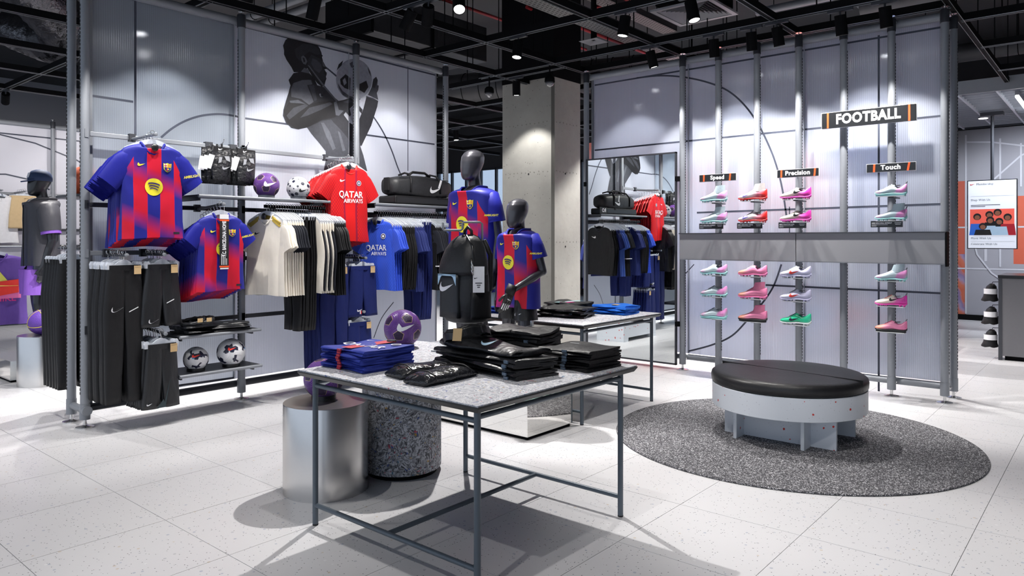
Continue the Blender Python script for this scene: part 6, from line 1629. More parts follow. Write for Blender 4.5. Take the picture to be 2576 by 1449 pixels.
for x in (-0.2, 0.2):
    MB().tube([(x, -0.128, 0.12), (x, -0.13, 0.24), (x * 0.9, -0.08, 0.300), (x * 0.85, 0.0, 0.318), (x * .9, .08, .3)], 0.010, 8).build('strap', M['cloth_black'], t, True)
MB().tube([(-0.15, -0.02, 0.295), (-0.08, -0.02, 0.33), (0.08, -0.02, 0.33), (0.15, -0.02, 0.295)], 0.013, 8).build('carry_handle', M['cloth_black'], t, True)
MB().tube([(-0.33, -0.105, 0.26), (0.33, -0.105, 0.262)], 0.004, 6).build('zip', M['charcoal'], t)
MB().prism(check_pts(0.155, 0.13, 0.155), 0, 0.002, 'y').build('check_emblem', M['white'], t, False, (0, -0.1285, 0.0))
MB().box(0.10, 0.125, -0.004, 0, 0.20, 0.285).build('reflective_tab', M['white'], t, False, (0, -0.118, 0), (math.radians(12), math.radians(10), 0))
MB().box(-W_ - 0.01, -W_ + 0.012, -0.04, 0.04, 0.13, 0.26).build('end_grip', M['cloth_black'], t, bevel=0.008)
MB().box(0.16, 0.2, -0.133, -0.129, 0.06, 0.082).build('zip_flap', M['cloth_black'], t)

# ================================================================ backpack on its stand
t = thing('bag_stand', 'grey bent rod stand on a square plate holding the backpack', 'display stand', (-2.70, 2.90, TT))
MB().box(-0.20, 0.10, -0.16, 0.14, 0, 0.006).build('base_plate', M['tube'], t, bevel=0.001)
MB().tube([(0.035, 0.0, 0.004), (0.035, 0.0, 0.700), (0.028, -0.012, 0.708), (-0.03, -0.075, 0.708), (-0.036, -0.08, 0.700), (-0.036, -0.08, 0.672), (-0.042, -0.088, 0.664), (-0.105, -0.15, 0.664), (-0.11, -0.155, 0.67), (-0.11, -0.155, 0.705)], 0.006, 10).build('stand_rod', M['tube'], t, True)
bp = thing('backpack', 'black sports backpack with white check hanging on the rod stand', 'backpack', (-2.69, 2.815, 0.905), math.radians(-6))
def sect(z, w, dF, dB, e=0.72): return [(w * math.copysign(abs(math.cos(a)) ** e, math.cos(a)), (dF if math.sin(a) < 0 else dB) * math.copysign(abs(math.sin(a)) ** e, math.sin(a)), z) for a in [2 * PI * q / 28 for q in range(28)]]
MB().loft([sect(0.0, .085, .07, .05), sect(.012, .118, .105, .06), sect(.05, .136, .125, .065), sect(.14, .143, .13, .065), sect(.24, .139, .125, .065), sect(.33, .124, .108, .06), sect(.40, .097, .08, .055), sect(.44, .068, .05, .045), sect(.458, .04, .025, .03)]).build('pack_body', nyl, bp, True)
MB().loft([sect(.258, .146, .139, .03), sect(.28, .147, .141, .04), sect(.33, .140, .130, .05), sect(.39, .121, .105, .05), sect(.435, .096, .075, .045), sect(.460, .066, .045, .035), sect(.472, .03, .018, .02)], True, True).build('top_lid', nyl, bp, True)
fp = lambda x, z: -0.134 + 0.3 * abs(x) ** 2 * 3
pocket = []
for i in range(7):
    u = i / 6; z = 0.035 + 0.225 * u
    pocket.append([(0.078 * (1 - 0.06 * u) * math.copysign(abs(math.cos(a)) ** .5, math.cos(a)), -0.118 - 0.026 * (1 if math.sin(a) < 0 else -0.2) * abs(math.sin(a)) ** .5, z) for a in [2 * PI * q / 20 for q in range(20)]])
MB().loft(pocket).build('front_pocket', mat('black smooth nylon', (0.014, 0.016, 0.02), 0.45, bump=0.1, bscale=20), bp, True)
MB().prism(check_pts(0.115, -0.002, 0.195), 0, 0.002, 'y').build('check_emblem', M['paper'], bp, False, (0, -0.1475, 0))
for s in (-1, 1):
    MB().prism([(s * .074, .262), (s * .02, .262), (s * .05, .248), (s * .074, .205)] if s > 0 else [(s * .02, .262), (s * .074, .262), (s * .074, .205), (s * .05, .248)], 0, 0.002, 'y').build('sky_trim', M['sky'], bp, False, (0, -0.147, 0))
MB().box(-.074, .074, -0.147, -0.145, 0.254, 0.263).build('sky_trim', M['sky'], bp)
MB().loft([[(0.125 + 0.022 * max(0, math.cos(a)), -0.02 + 0.07 * math.copysign(abs(math.sin(a)) ** .6, math.sin(a)), z) for a in [2 * PI * q / 16 for q in range(16)]] for z in (0.03, 0.05, 0.13, 0.17)]).build('side_pocket', M['cloth_black'], bp, True)
MB().tube([(.118, -.07, .03), (.137, -.06, .15), (.132, -.07, .30), (.105, -.06, .41), (.04, -.045, .465)], 0.006, 8).build('side_zip', M['black_shiny'], bp, True)
for k in range(3): MB().tube([(.12, -.08, .345 - .02 * k), (.135, -.09, .325 - .02 * k), (.14, -.085, .30 - .02 * k)], 0.004, 6).build('zip_pull', M['steel'], bp, True)
MB().tube([(-.03, .0, .462), (-.028, .0, .49), (0, .0, .512), (.028, 0, .49), (.03, 0, .462)], 0.008, 8).build('grab_loop', M['cloth_black'], bp, True)
tg = MB().box(-.03, .03, -.001, .001, -.135, 0).build('white_tag', M['paper'], bp, False, (0.155, -0.06, 0.305), (0, 0, math.radians(48)))
for z_, w_ in ((-.085, .018), (-.096, .010), (-.106, .007)): MB().box(-w_, w_, -.002, -.001, z_ - .003, z_ + .001).build('small_print', M['blackprint'], tg)
MB().prism(check_pts(0.018, -0.015, -0.06), 0, 0.001, 'y').build('check_print', M['blackprint'], tg, False, (0, -0.0025, 0))
for s in (-1, 1): MB().tube([(s * .06, .06, .44), (s * .075, .095, .36), (s * .08, .09, .2), (s * .07, .06, .07)], 0.014, 8).build('shoulder_strap', M['cloth_black'], bp, True)
# ================================================================ mannequins
M['manq'] = mat('satin charcoal mannequin', srgb(66, 66, 72), 0.28, 0.25, 0.05, 8, coat=0.3)
M['manq_dark'] = mat('satin black mannequin', srgb(38, 39, 43), 0.3, 0.2, 0.05, 8, coat=0.3)
def blob(mb, p, r): mb.lathe([(max(1e-4, r * math.sin(PI * k / 8)), -r * math.cos(PI * k / 8)) for k in range(9)], 12, p)
def limb(mb, pts, rs):
    mb.tube(pts, rs, 14)
    for p, r in zip(pts, rs): blob(mb, p, r * 0.97)
def hand(mb, w, d, s, curl=0.35, side=1):
    """w wrist, d direction the hand points; side: +1 thumb towards -y on the left hand"""
    w = Vector(w); d = Vector(d).normalized(); th = Vector((0, -1, 0)); th = (th - d * th.dot(d)).normalized(); nrm = d.cross(th) * side
    pal = [w + d * 0.0 * s, w + d * 0.035 * s, w + d * 0.075 * s]
    for k, (o, r) in enumerate(((-.5, .016), (0, .018), (.5, .016))):
        limb(mb, [tuple(w - d * .01 * s + th * o * .03 * s), tuple(w + d * .04 * s + th * o * .05 * s), tuple(w + d * .085 * s + th * o * .055 * s)], [r * s, r * s * .95, .012 * s])
    for k, ln in enumerate((.068, .078, .073, .056)):
        b = w + d * .085 * s + th * (.030 - .020 * k) * s
        a = b + (d + nrm * curl * .4) * ln * .45 * s; e = a + (d + nrm * curl * 1.3).normalized() * ln * .5 * s
        limb(mb, [tuple(b), tuple(a), tuple(e)], [.0088 * s, .0082 * s, .0066 * s])
    b = w + d * .025 * s + th * .022 * s; a = b + (d * .7 + th * .7 + nrm * .3) * .035 * s; e = a + (d * .9 + th * .25 + nrm * .3) * .032 * s
    limb(mb, [tuple(b), tuple(a), tuple(e)], [.0115 * s, .0095 * s, .0075 * s])
def mannequin_body(H, armL, armR, spread=0.075, step=0.03, voxel=0.0065, headk=1.0, build=1.0):
    """arm = (elbow, wrist, hand direction) in metres relative to the shoulder; returns mesh"""
    mb = MB(); h = H; b = build
    hz = 0.868 * H; hh = H * 0.132
    if headk != 1.0: hz = H - hh * headk; hh *= headk
    k = hh / 0.235
    hr = []
    for t, cy, rx, ry in ((0, -.062, .022, .024), (.05, -.056, .040, .044), (.18, -.040, .056, .070), (.38, -.020, .069, .091), (.58, -.006, .077, .101), (.76, .002, .077, .098), (.89, .008, .063, .08), (.965, .01, .040, .052), (1, .01, .012, .016)):
        hr.append([(rx * k * math.cos(2 * PI * q / 24), (cy + ry * math.sin(2 * PI * q / 24)) * k, hz + hh * t) for q in range(24)])
    mb.loft(hr)
    limb(mb, [(0, .026, .80 * H), (0, .022, .845 * H), (0, .012, hz + hh * .12), (0, .004, hz + hh * .35)], [.062 * H / 1.8 * b, .05 * H / 1.8, .047 * k, .052 * k])
    s = H / 1.8
    tr = []
    for z, w, d, cy in ((.50, .150, .092, .0), (.54, .168, .108, .004), (.585, .150, .098, .0), (.63, .143, .092, -.002), (.69, .163, .105, -.004), (.745, .183, .113, 0), (.79, .180, .098, .008), (.82, .135, .074, .014), (.84, .07, .055, .02)):
        tr.append([(w * s * b * math.copysign(abs(math.cos(a)) ** .85, math.cos(a)), (cy + d * math.sin(a)) * s * b, z * H) for a in [2 * PI * q / 24 for q in range(24)]])
    mb.loft(tr)
    for sg, arm_ in ((1, armL), (-1, armR)):
        sh = Vector((sg * .176 * s * b, .012 * s, .785 * H)); el = sh + Vector(arm_[0]); wr = sh + Vector(arm_[1])
        limb(mb, [tuple(sh), tuple(sh.lerp(el, .35)), tuple(el), tuple(el.lerp(wr, .3)), tuple(wr)], [.058 * s * b, .051 * s * b, .040 * s * b, .041 * s * b, .027 * s * b])
        hand(mb, wr, arm_[2], s, 0.35, sg)
    for sg in (1, -1):
        hp = Vector((sg * .085 * s, 0, .50 * H)); kn = Vector((sg * (.085 * s + spread * .5), -.02 * s - step * sg, .285 * H)); an = Vector((sg * (.085 * s + spread * .7), .02 * s - step * sg, .05 * H))
        cf = kn.lerp(an, .3) + Vector((0, .015 * s, 0))
        limb(mb, [tuple(hp), tuple(hp.lerp(kn, .4)), tuple(kn), tuple(cf), tuple(an)], [.088 * s * b, .076 * s * b, .054 * s * b, .056 * s * b, .037 * s * b])
        limb(mb, [tuple(an + Vector((0, .03 * s, -.02 * s))), tuple(an + Vector((0, -.06 * s, -.035 * s))), tuple(an + Vector((sg * .008, -.15 * s, -.05 * s)))], [.036 * s, .036 * s, .028 * s])
    me = mb.mesh('mannequin_body', M['manq'])
    o = bpy.data.objects.new('tmp_body', me); COL.objects.link(o)
    md = o.modifiers.new('remesh', 'REMESH'); md.mode = 'VOXEL'; md.voxel_size = voxel
    m2 = o.modifiers.new('smooth', 'SMOOTH'); m2.factor = 0.5; m2.iterations = 6
    out = bpy.data.meshes.new_from_object(o.evaluated_get(bpy.context.evaluated_depsgraph_get()))
    bpy.data.objects.remove(o)
    out.polygons.foreach_set('use_smooth', [True] * len(out.polygons))
    return out
def wear_sleeve(parent, sh, el, frac, r0, r1, m, name='sleeve', back=0.0):
    sh, el = Vector(sh), Vector(el); e = sh.lerp(el, frac); d = (el - sh).normalized()
    inn = sh + Vector((-math.copysign(.06, sh.x), 0, -.005))
    rings = []
    pts = [inn, sh, sh.lerp(e, .35), sh.lerp(e, .7), e]; rs = [r0 * .8, r0, (r0 * 2 + r1) / 3, (r0 + 2 * r1) / 3, r1]
    return MB().tube([tuple(p) for p in pts], rs, 18, caps=False).build(name, m, parent, True)
def wear_shorts(parent, H, m, zt, zb, w, d, flare=1.1, sp=0.05, name='shorts', step=0.03):
    mb = MB(); rings = []
    for z, k in ((zt, .8), (zt - .06, .84), ((zt + zb) / 2 + .05, .9), ((zt + zb) / 2 + .02, 1.02)):
        rings.append([(w * k * math.copysign(abs(math.cos(a)) ** .85, math.cos(a)), d * k * math.sin(a), z) for a in [2 * PI * q / 24 for q in range(24)]])
    zc = rings[-1][0][2]
    mb.loft(rings, False, False)
    for sg in (1, -1):
        rr = []
        for u in (0, .5, 1):
            z = zc + .02 + (zb - zc - .02) * u; c = sg * (w * .52 + sp * .5 * u); hw = w * .56 * (1 + (flare - 1) * u)
            rr.append([(c + hw * math.cos(a), -step * sg * u * .6 + d * 1.05 * flare * math.sin(a) + .004 * math.sin(5 * a), z) for a in [2 * PI * q / 18 for q in range(18)]])
        mb.loft(rr, False, False)
    return mb.build(name, m, parent, True)
def dress_jersey(root, H, W, L, D, armL, armR, k, sleeve=0.58, r0=.076, r1=.082):
    s = H / 1.8
    sh = Shirt(W, L, D, amp=0.006, fk=20, n=40, neck=0.086 * s, hemw=1.02, seed=1.4)
    zc = .84 * H
    body = obj('jersey', sh.body().mesh('jersey', M['stripes'], True), root, (0, 0.008, zc - ZN))
    obj('collar', sh.collar(.008).mesh('collar', M['jersey_blue'], True), body)
    yf = sh.front
    decal('check_emblem', [(0, check_pts(0.05 * k, -0.085 * k, ZN - 0.125 * k))], [M['yellow']], body, yf)
    shield(body, yf, 0.075 * k, ZN - 0.135 * k, 0.032 * k)
    roundel(body, yf, -0.005, ZN - 0.285 * k, 0.062 * k)
    for sg, arm_ in ((1, armL), (-1, armR)):
        p = Vector((sg * .176 * s, .012 * s, .785 * H)); e = p + Vector(arm_[0])
        sl = wear_sleeve(root, p, e, sleeve, r0 * s, r1 * s, M['jersey_blue'])
        if sg == 1:
            me = text_mesh('AMBILIGHT', 0.021 * k, M['yellow'], 0.0006)
            c = p.lerp(e, sleeve * .72)
            obj('sleeve_lettering', me, sl, (c.x + .046 * s, c.y - r1 * s * .98, c.z), (PI / 2, 0, math.radians(34)))
    return body
# --- adult
HA = 1.80
aL = ((.04, .03, -.29), (.05, -.02, -.53), (.02, -.12, -1)); aR = ((-.05, .03, -.29), (-.06, -.03, -.53), (-.02, -.12, -1))
A = thing('adult_mannequin', 'tall charcoal mannequin in red and blue striped shirt on the mirror plinth', 'mannequin', (-3.80, 4.03, 0.235))
obj('mannequin_body', mannequin_body(HA, aL, aR), A)
dress_jersey(A, HA, 0.228, 0.66, 0.135, aL, aR, 1.0)
wear_shorts(A, HA, M['jersey_blue'], .58 * HA, .40 * HA, .16, .105, 1.2)
MB().lathe([(0.058, -.025), (0.06, .025)], 18, cap0=False, cap1=False).build('captain_band', M['cloth_black'], A, 40, (-.176 - .036, .035, .785 * HA - .205), (0, math.radians(8), 0))
# --- child, gloved left hand on the hip
HC = 1.41
cL = ((.06, .03, -.22), (-.06, -.182, -.355), (-.3, -.2, -1)); cR = ((-.05, .035, -.225), (-.055, -.01, -.41), (-.02, -.12, -1))
Cm = thing('child_mannequin', 'shorter charcoal mannequin in striped shirt, black shorts and goalkeeper gloves', 'mannequin', (-3.345, 4.02, 0.235))
obj('mannequin_body', mannequin_body(HC, cL, cR, headk=1.16), Cm)
dress_jersey(Cm, HC, 0.174, 0.56, 0.120, cL, cR, 0.82, 0.58)
wear_shorts(Cm, HC, M['cloth_black_shine'], .53 * HC, .385 * HC, .124, .076, 1.2)
MB().prism(check_pts(0.06, 0.09, .415 * HC), 0, 0.002, 'y').build('check_emblem', M['white'], Cm, False, (0, -0.108, 0))
gl = MB(); wr = Vector((.176 * HC / 1.8, .012 * HC / 1.8, .785 * HC)) + Vector(cL[1])
hand(gl, wr, cL[2], HC / 1.8 * 1.36, 0.35, 1)
g0 = obj('goalkeeper_glove', gl.mesh('goalkeeper_glove', mat('black glove latex', (0.02, 0.02, 0.022), 0.45), True), Cm)
MB().tube([tuple(wr + Vector((.012, .012, .045))), tuple(wr + Vector((-.006, -.008, -.02)))], [.034, .036], 14).build('glove_cuff', M['cloth_black'], g0, True)
dv = Vector(cL[2]).normalized(); tv = Vector((0, -1, 0)); tv = (tv - dv * tv.dot(dv)).normalized(); sc = HC / 1.8 * 1.36
wl = MB()
for k, ln in enumerate((.068, .078, .073, .056)):
    b2 = wr + dv * .085 * sc + tv * (.030 - .020 * k) * sc; wl.tube([tuple(b2 + Vector((.008, -.004, .0))), tuple(b2 + dv * ln * .6 * sc + Vector((.006, -.006, 0)))], .0045, 6)
stuff(wl.build('white_finger_lines', M['white'], g0))
MB().prism(check_pts(0.04), 0, 0.0015, 'y').build('check_emblem', M['white'], g0, False, tuple(wr + dv * .06 + Vector((.022, -.012, 0))), (0, math.radians(50), math.radians(62)))
# ball held behind the adult on the further table
ball_on_ring('white', (-3.62, 4.40, TT), 'white and navy ball between the two mannequins on the further table', 0.108, 1.0, 'black', 'black ring under the ball between the mannequins')
# --- far mannequin with cap
HB = 1.82
bL = ((.05, .02, -.30), (.055, -.06, -.55), (.0, -.15, -1)); bR = ((-.05, .03, -.29), (-.06, -.03, -.53), (-.02, -.12, -1))
Bm = thing('capped_mannequin', 'black mannequin in navy cap, charcoal shirt and purple shorts', 'mannequin', (-8.24, 2.47, 0.20))
bb = mannequin_body(HB, bL, bR, voxel=0.009); bb.materials.clear(); bb.materials.append(M['manq_dark'])
obj('mannequin_body', bb, Bm)
shj = Shirt(0.235, 0.66, 0.15, amp=0.012, fk=16, n=36, neck=0.085, hemw=1.1, seed=.5)
jm = cloth('charcoal jacket cloth', srgb(70, 70, 76), 0.5, 0.06, 0.25, 6)
j = obj('overshirt', shj.body().mesh('overshirt', jm, True), Bm, (0, .008, .85 * HB - ZN))
obj('collar', shj.collar(.02).mesh('collar', jm, True), j)
MB().box(-.006, .006, -.158, -.150, -.66 + ZN, -.06 + ZN).build('zip', M['cloth_black'], j)
for sg, arm_ in ((1, bL), (-1, bR)):
    p = Vector((sg * .176, .012, .785 * HB)); e = p + Vector(arm_[0])
    wear_sleeve(Bm, p, e, .68, .105, .092, jm)
    c = p.lerp(e, .70); d = (e - p).normalized()
    MB().tube([tuple(c - d * .022), tuple(c + d * .022)], [.090, .088], 18, caps=False).build('purple_cuff', cloth('violet cloth', srgb(136, 92, 190), 0.7), Bm, True)
wear_shorts(Bm, HB, MATS['violet cloth'], .56 * HB, .335 * HB, .165, .118, 1.3)
kh = HB * .132 / .235; hz = .868 * HB
cap = MB(); cap.lathe([(.098 * kh, 0), (.1 * kh, .03), (.092 * kh, .07), (.07 * kh, .098), (.035 * kh, .114), (.004, .118)], 24)
cp = cap.build('cap_crown', mat('navy cap cloth', srgb(38, 56, 92), 0.7), Bm, True, (0, -.002, hz + .145 * kh)); cp.scale = (.86, 1.06, 1)
MB().prism([(.085 * kh * math.cos(a), -.1 * kh - (.085 * math.sin(a) * kh if math.sin(a) > 0 else 0)) for a in [PI * q / 12 for q in range(13)]], 0, .012).build('cap_brim', MATS['navy cap cloth'], cp, False, (0, .03, .02), (math.radians(12), 0, 0))
MB().box(-.03, .03, -.003, .001, -.02, .03).build('cap_patch', M['paper'], cp, False, (0, -.096, .05), (math.radians(-15), 0, 0))
# ================================================================ beyond the shirt wall
t = thing('steel_drum', 'brushed steel drum under the basketball by the capped mannequin', 'display drum', (-7.72, 2.33, 0))
MB().lathe([(0.2, 0.0), (0.2, 0.455), (0.198, 0.46)], 48).build('drum_shell', M['brushed'], t, 40)
t = thing('mirror_plinth', 'low mirror polished plinth under the capped mannequin', 'plinth', (-8.75, 2.15, 0))
MB().box(0, 0.75, 0, 0.62, 0.02, 0.2).build('plinth_box', M['mirror_steel'], t); MB().box(.01, .74, .01, .61, 0, .02).build('plinth_base', M['black'], t)
t = thing('basketball', 'purple basketball with yellow seams on the far steel drum', 'ball', (-7.72, 2.33, 0.46 + .118))
obj('ball_skin', sphere(.118).mesh('ball_skin', mat('violet ball', srgb(104, 66, 170), .5, 0, .1, 90, bump=.3, bscale=150), True), t)
for rx, ry in ((0, 0), (PI / 2, 0), (PI / 2, PI / 2)):
    MB().tube([(.119 * math.cos(a), .119 * math.sin(a), 0) for a in [2 * PI * q / 40 for q in range(40)]], .0025, 5, closed=True).build('seam', M['yellow'], t, True, (0, 0, 0), (rx + .3, .2, ry))
# black trousers on the back of the shirt wall
t = thing('rear_rail_arm', 'rail arm on the rear of the shirt wall holding black trousers', 'rail', (-5.95, 2.08, 1.28))
MB().tube([(0, 0, 0), (-.55, 0, 0)], .011, 10).build('arm_tube', M['tube_dark'], t)
b4 = Bottom(0.26, 0.95, 0.15, 0.13, 0.26, 0.03); l4, w4 = b4.legs().mesh('legs', M['cloth_black'], True), b4.band().mesh('waistband', M['cloth_black'], True)
for k in range(6):
    p = (-6.12 - .06 * k, 2.08, 1.29)
    t = thing('joggers', 'black joggers hung on the rear of the shirt wall', 'trousers', p, -FX + math.radians(random.uniform(-4, 4)), 'black joggers behind the shirt wall'); obj('legs', l4, t); obj('waistband', w4, t)
    if k == 0: MB().box(-.03, .03, -.001, .001, -.17, -.1).build('paper_tag', M['paper'], t, False, (0.05, -.045, 0))
    hanger('clip', p, -FX, 'hangers behind the shirt wall', 'clear clip hanger holding black joggers')
def shelf_box(name, label, cat, x0, x1, y0, y1, z0, z1, m):
    t = thing(name, label, cat, (x0, y0, z0)); MB().box(0, x1 - x0, 0, y1 - y0, 0, z1 - z0).build('board', m, t, bevel=.003); return t
t = thing('rear_shelf', 'small shelf with an orange basketball on the rear of the shirt wall', 'shelf', (-6.35, 1.99, 1.69))
MB().box(0, .39, .02, .5, -.02, 0).build('shelf_plate', M['tube_dark'], t); MB().tube([(0, .02, -.01), (0, .5, -.01)], .012, 10).build('front_edge', M['tube'], t)
MB().box(.36, .42, .08, .12, -.06, -.02).build('shelf_bracket', M['tube_dark'], t)
t = thing('basketball', 'orange basketball on the rear shelf of the shirt wall', 'ball', (-6.2, 2.16, 1.69 + .115))
obj('ball_skin', sphere(.115).mesh('ball_skin', mat('orange ball', srgb(196, 84, 44), .55, 0, .1, 90), True), t)
MB().tube([(.116 * math.cos(a), 0, .116 * math.sin(a)) for a in [2 * PI * q / 40 for q in range(40)]], .0025, 5, closed=True).build('seam', M['blackprint'], t, True)
# white wall fixture with printed curves
FW = thing('white_partition', 'white partition with thin printed curves and grey posts', 'partition', (-13.25, 0.0, 0))
MB().box(-.06, 0, -1, 9, 0.1, 3.2).build('white_panel', M['wall_white'], FW)
for y in (1.75, 2.95, 4.13, 5.33, 6.53, 7.73): post(FW, .06, y)
MB().tube([(.03, -1, 3.16), (.03, 9, 3.16)], .035, 12).build('top_rail', M['tube'], FW, 40)
for z, x in ((2.06, .06), (1.5, .06), (1.24, .06)): MB().box(x - .014, x + .014, -1, 9, z - .02, z + .02).build('wall_rail', M['tube'] if z > 2 else M['tube_dark'], FW)
for pts in ([(2.6, 3.0), (4.5, 2.98), (6.5, 2.97)], [(2.5, 3.02), (3.3, 2.99), (3.9, 2.88), (4.5, 2.66), (5.0, 2.35), (5.4, 1.95)], [(2.9, 2.32), (3.5, 2.36), (3.8, 2.3), (4.1, 2.15)]):
    d = []
    for i in range(len(pts) - 1):
        for q in range(5): d.append(tuple(Vector(pts[i]).lerp(Vector(pts[i + 1]), q / 5)))
    d.append(pts[-1]); Lp, Rp = ribbon(d, .022); n = len(d)
    MB().add([(.004, p.x, p.y) for p in Lp] + [(.004, p.x, p.y) for p in Rp], [(i, i + 1, n + i + 1, n + i) for i in range(n - 1)]).build('panel_line', M['darkline'], FW)
sh_w = Shirt(.23, .70, .05, .22, 34, 20, .012, 18, .2)
M['white_cloth'] = cloth('white cloth', srgb(228, 228, 232)); M['sand'] = cloth('sand cloth', srgb(204, 178, 138)); M['violet'] = MATS['violet cloth']
for k in range(4):
    p = (-12.75 - .1 * k, 3.30, 2.08); t = shirt_thing('white_shirt', 'white shirt hung on the white partition beside sand shorts', 'shirt', p, FX, 'white shirts on the white partition', sh_w, (M['white_cloth'],) * 3)
    hanger('top', p, FX, 'hangers on the white partition', 'hanger holding a white shirt on the white partition')
b5 = Bottom(.34, .46, .2, .21, .26, .04); l5, w5 = b5.legs().mesh('legs', M['sand'], True), b5.band().mesh('waistband', M['sand'], True)
for k in range(4):
    p = (-12.7 - .1 * k, 3.60, 2.10); t = thing('sand_shorts', 'sand coloured shorts hung on the white partition', 'shorts', p, FX, 'sand shorts'); obj('legs', l5, t); obj('waistband', w5, t)
    hanger('clip', p, FX, 'hangers of the sand shorts', 'clip hanger holding sand shorts')
for y, lab in ((3.30, 'rail arm of the white shirts'), (3.60, 'rail arm of the sand shorts')):
    t = thing('garment_rail', lab, 'rail', (-13.19, y, 2.075)); MB().tube([(0, 0, 0), (.55, 0, 0)], .012, 8).build('arm_tube', M['tube'], t)
# free rack with purple tee
def free_rack(name, label, x, y0, y1, z):
    t = thing(name, label, 'clothes rack', (x, y0, 0)); L_ = y1 - y0
    MB().tube([(0, 0, z), (0, L_, z)], .014, 10).build('hang_bar', M['tube'], t, 40)
    for y in (0, L_):
        MB().tube([(0, y, .02), (0, y, z + .01)], .016, 10).build('upright', M['tube'], t, 40)
        MB().box(-.25, .25, y - .02, y + .02, 0, .025).build('rack_foot', M['tube'], t)
    return t
def free_rack_x(name, label, x0, x1, y, z):
    t = thing(name, label, 'clothes rack', (x0, y, 0)); L_ = x1 - x0
    MB().tube([(0, 0, z), (L_, 0, z)], .014, 10).build('hang_bar', M['tube'], t, 40)
    for x in (0, L_):
        MB().tube([(x, 0, .02), (x, 0, z + .01)], .016, 10).build('upright', M['tube'], t, 40)
        MB().box(x - .02, x + .02, -.25, .25, 0, .025).build('rack_foot', M['tube'], t)
    return t
free_rack('clothes_rack', 'low rack with purple printed tee left of the capped mannequin', -9.05, 1.7, 2.75, 1.27)
M['purple_cloth'] = cloth('dusty purple cloth', srgb(104, 78, 158)); M['cobalt'] = cloth('cobalt cloth', srgb(72, 100, 216))
sh_p = Shirt(.27, .74, .04, .22, 38, 28, .012, 16, .6)
t = shirt_thing('purple_tee', 'purple tee with bright triangle print on the low rack', 'shirt', (-8.98, 2.30, 1.275), FX, None, sh_p, (M['purple_cloth'],) * 3)
decal_flat('tee_print', [(0, [(-.16, ZN - .30), (.18, ZN - .26), (.18, ZN - .40), (-.05, ZN - .44), (-.17, ZN - .36)]), (1, [(-.08, ZN - .33), (.0, ZN - .16), (.1, ZN - .30), (.18, ZN - .33)]), (2, [(-.1, ZN - .34), (.2, ZN - .34), (.2, ZN - .46), (-.1, ZN - .46)])], [MATS['red print'], mat('lime print', srgb(216, 214, 96), .6), mat('rose print', srgb(226, 110, 170), .6)], t, sh_p.front)
decal_text('NIKE', .09, MATS['magenta print'], t, sh_p.front, .06, ZN - .46, .002)
hanger('top', (-8.98, 2.30, 1.275), FX, None, 'hanger holding the purple printed tee')
for k in range(4):
    p = (-8.9 + .0 * k, 1.82 + .07 * k, 1.275); shirt_thing('cobalt_shirt', 'cobalt blue shirt at the end of the low rack', 'shirt', (-9.05, p[1], 1.275), 0, 'cobalt shirts on the low rack', sh_p, (M['cobalt'],) * 3)
    hanger('top', (-9.05, p[1], 1.275), 0, 'hangers of the cobalt shirts', 'hanger holding a cobalt shirt')
# clothes racks seen blurred through the ribbed panels
mix_cols = [M['navy_soft'], M['violet'], M['cobalt'], M['white_cloth'], M['charcoal'], cloth('rose cloth', srgb(206, 100, 120)), M['sand']]
def back_rack(x0, x1, y, z, lab, n, axis='x'):
    if axis == 'x': free_rack_x('clothes_rack', lab, x0, x1, y, z)
    else: free_rack('clothes_rack', lab, y, x0, x1, z)
    for k in range(n):
        u = x0 + .08 + (x1 - x0 - .16) * k / (n - 1); m_ = mix_cols[(k * 3 + k // 4) % len(mix_cols)]
        p = (u, y, z + .014) if axis == 'x' else (y, u, z + .014); rz = FX if axis == 'x' else 0
        shirt_thing('hanging_shirt', 'shirt on the ' + lab, 'shirt', p, rz, 'shirts on the ' + lab, sh_k, (m_, m_, m_))
        hanger('top', p, rz, 'hangers on the ' + lab, 'hanger on the ' + lab)
back_rack(-3.4, -1.8, 8.7, 1.5, 'mixed clothes rack behind the shoe wall', 22)
back_rack(-5.6, -4.4, 8.2, 1.45, 'clothes rack behind the mirror', 14)
back_rack(2.6, 4.2, -7.3, 1.5, 'mixed clothes rack behind the shirt wall', 20, 'y')
back_rack(4.6, 6.2, -8.6, 1.45, 'further clothes rack behind the shirt wall', 18, 'y')
t = thing('low_table', 'low white table behind the shoe wall', 'table', (-2.7, 9.7, 0))
MB().box(-.7, .7, -.4, .4, .68, .72).build('table_top', M['chip_board'], t)
for sx in (-.65, .65):
    for sy in (-.35, .35): MB().box(sx - .015, sx + .015, sy - .015, sy + .015, 0, .68).build('leg', M['table_frame'], t)

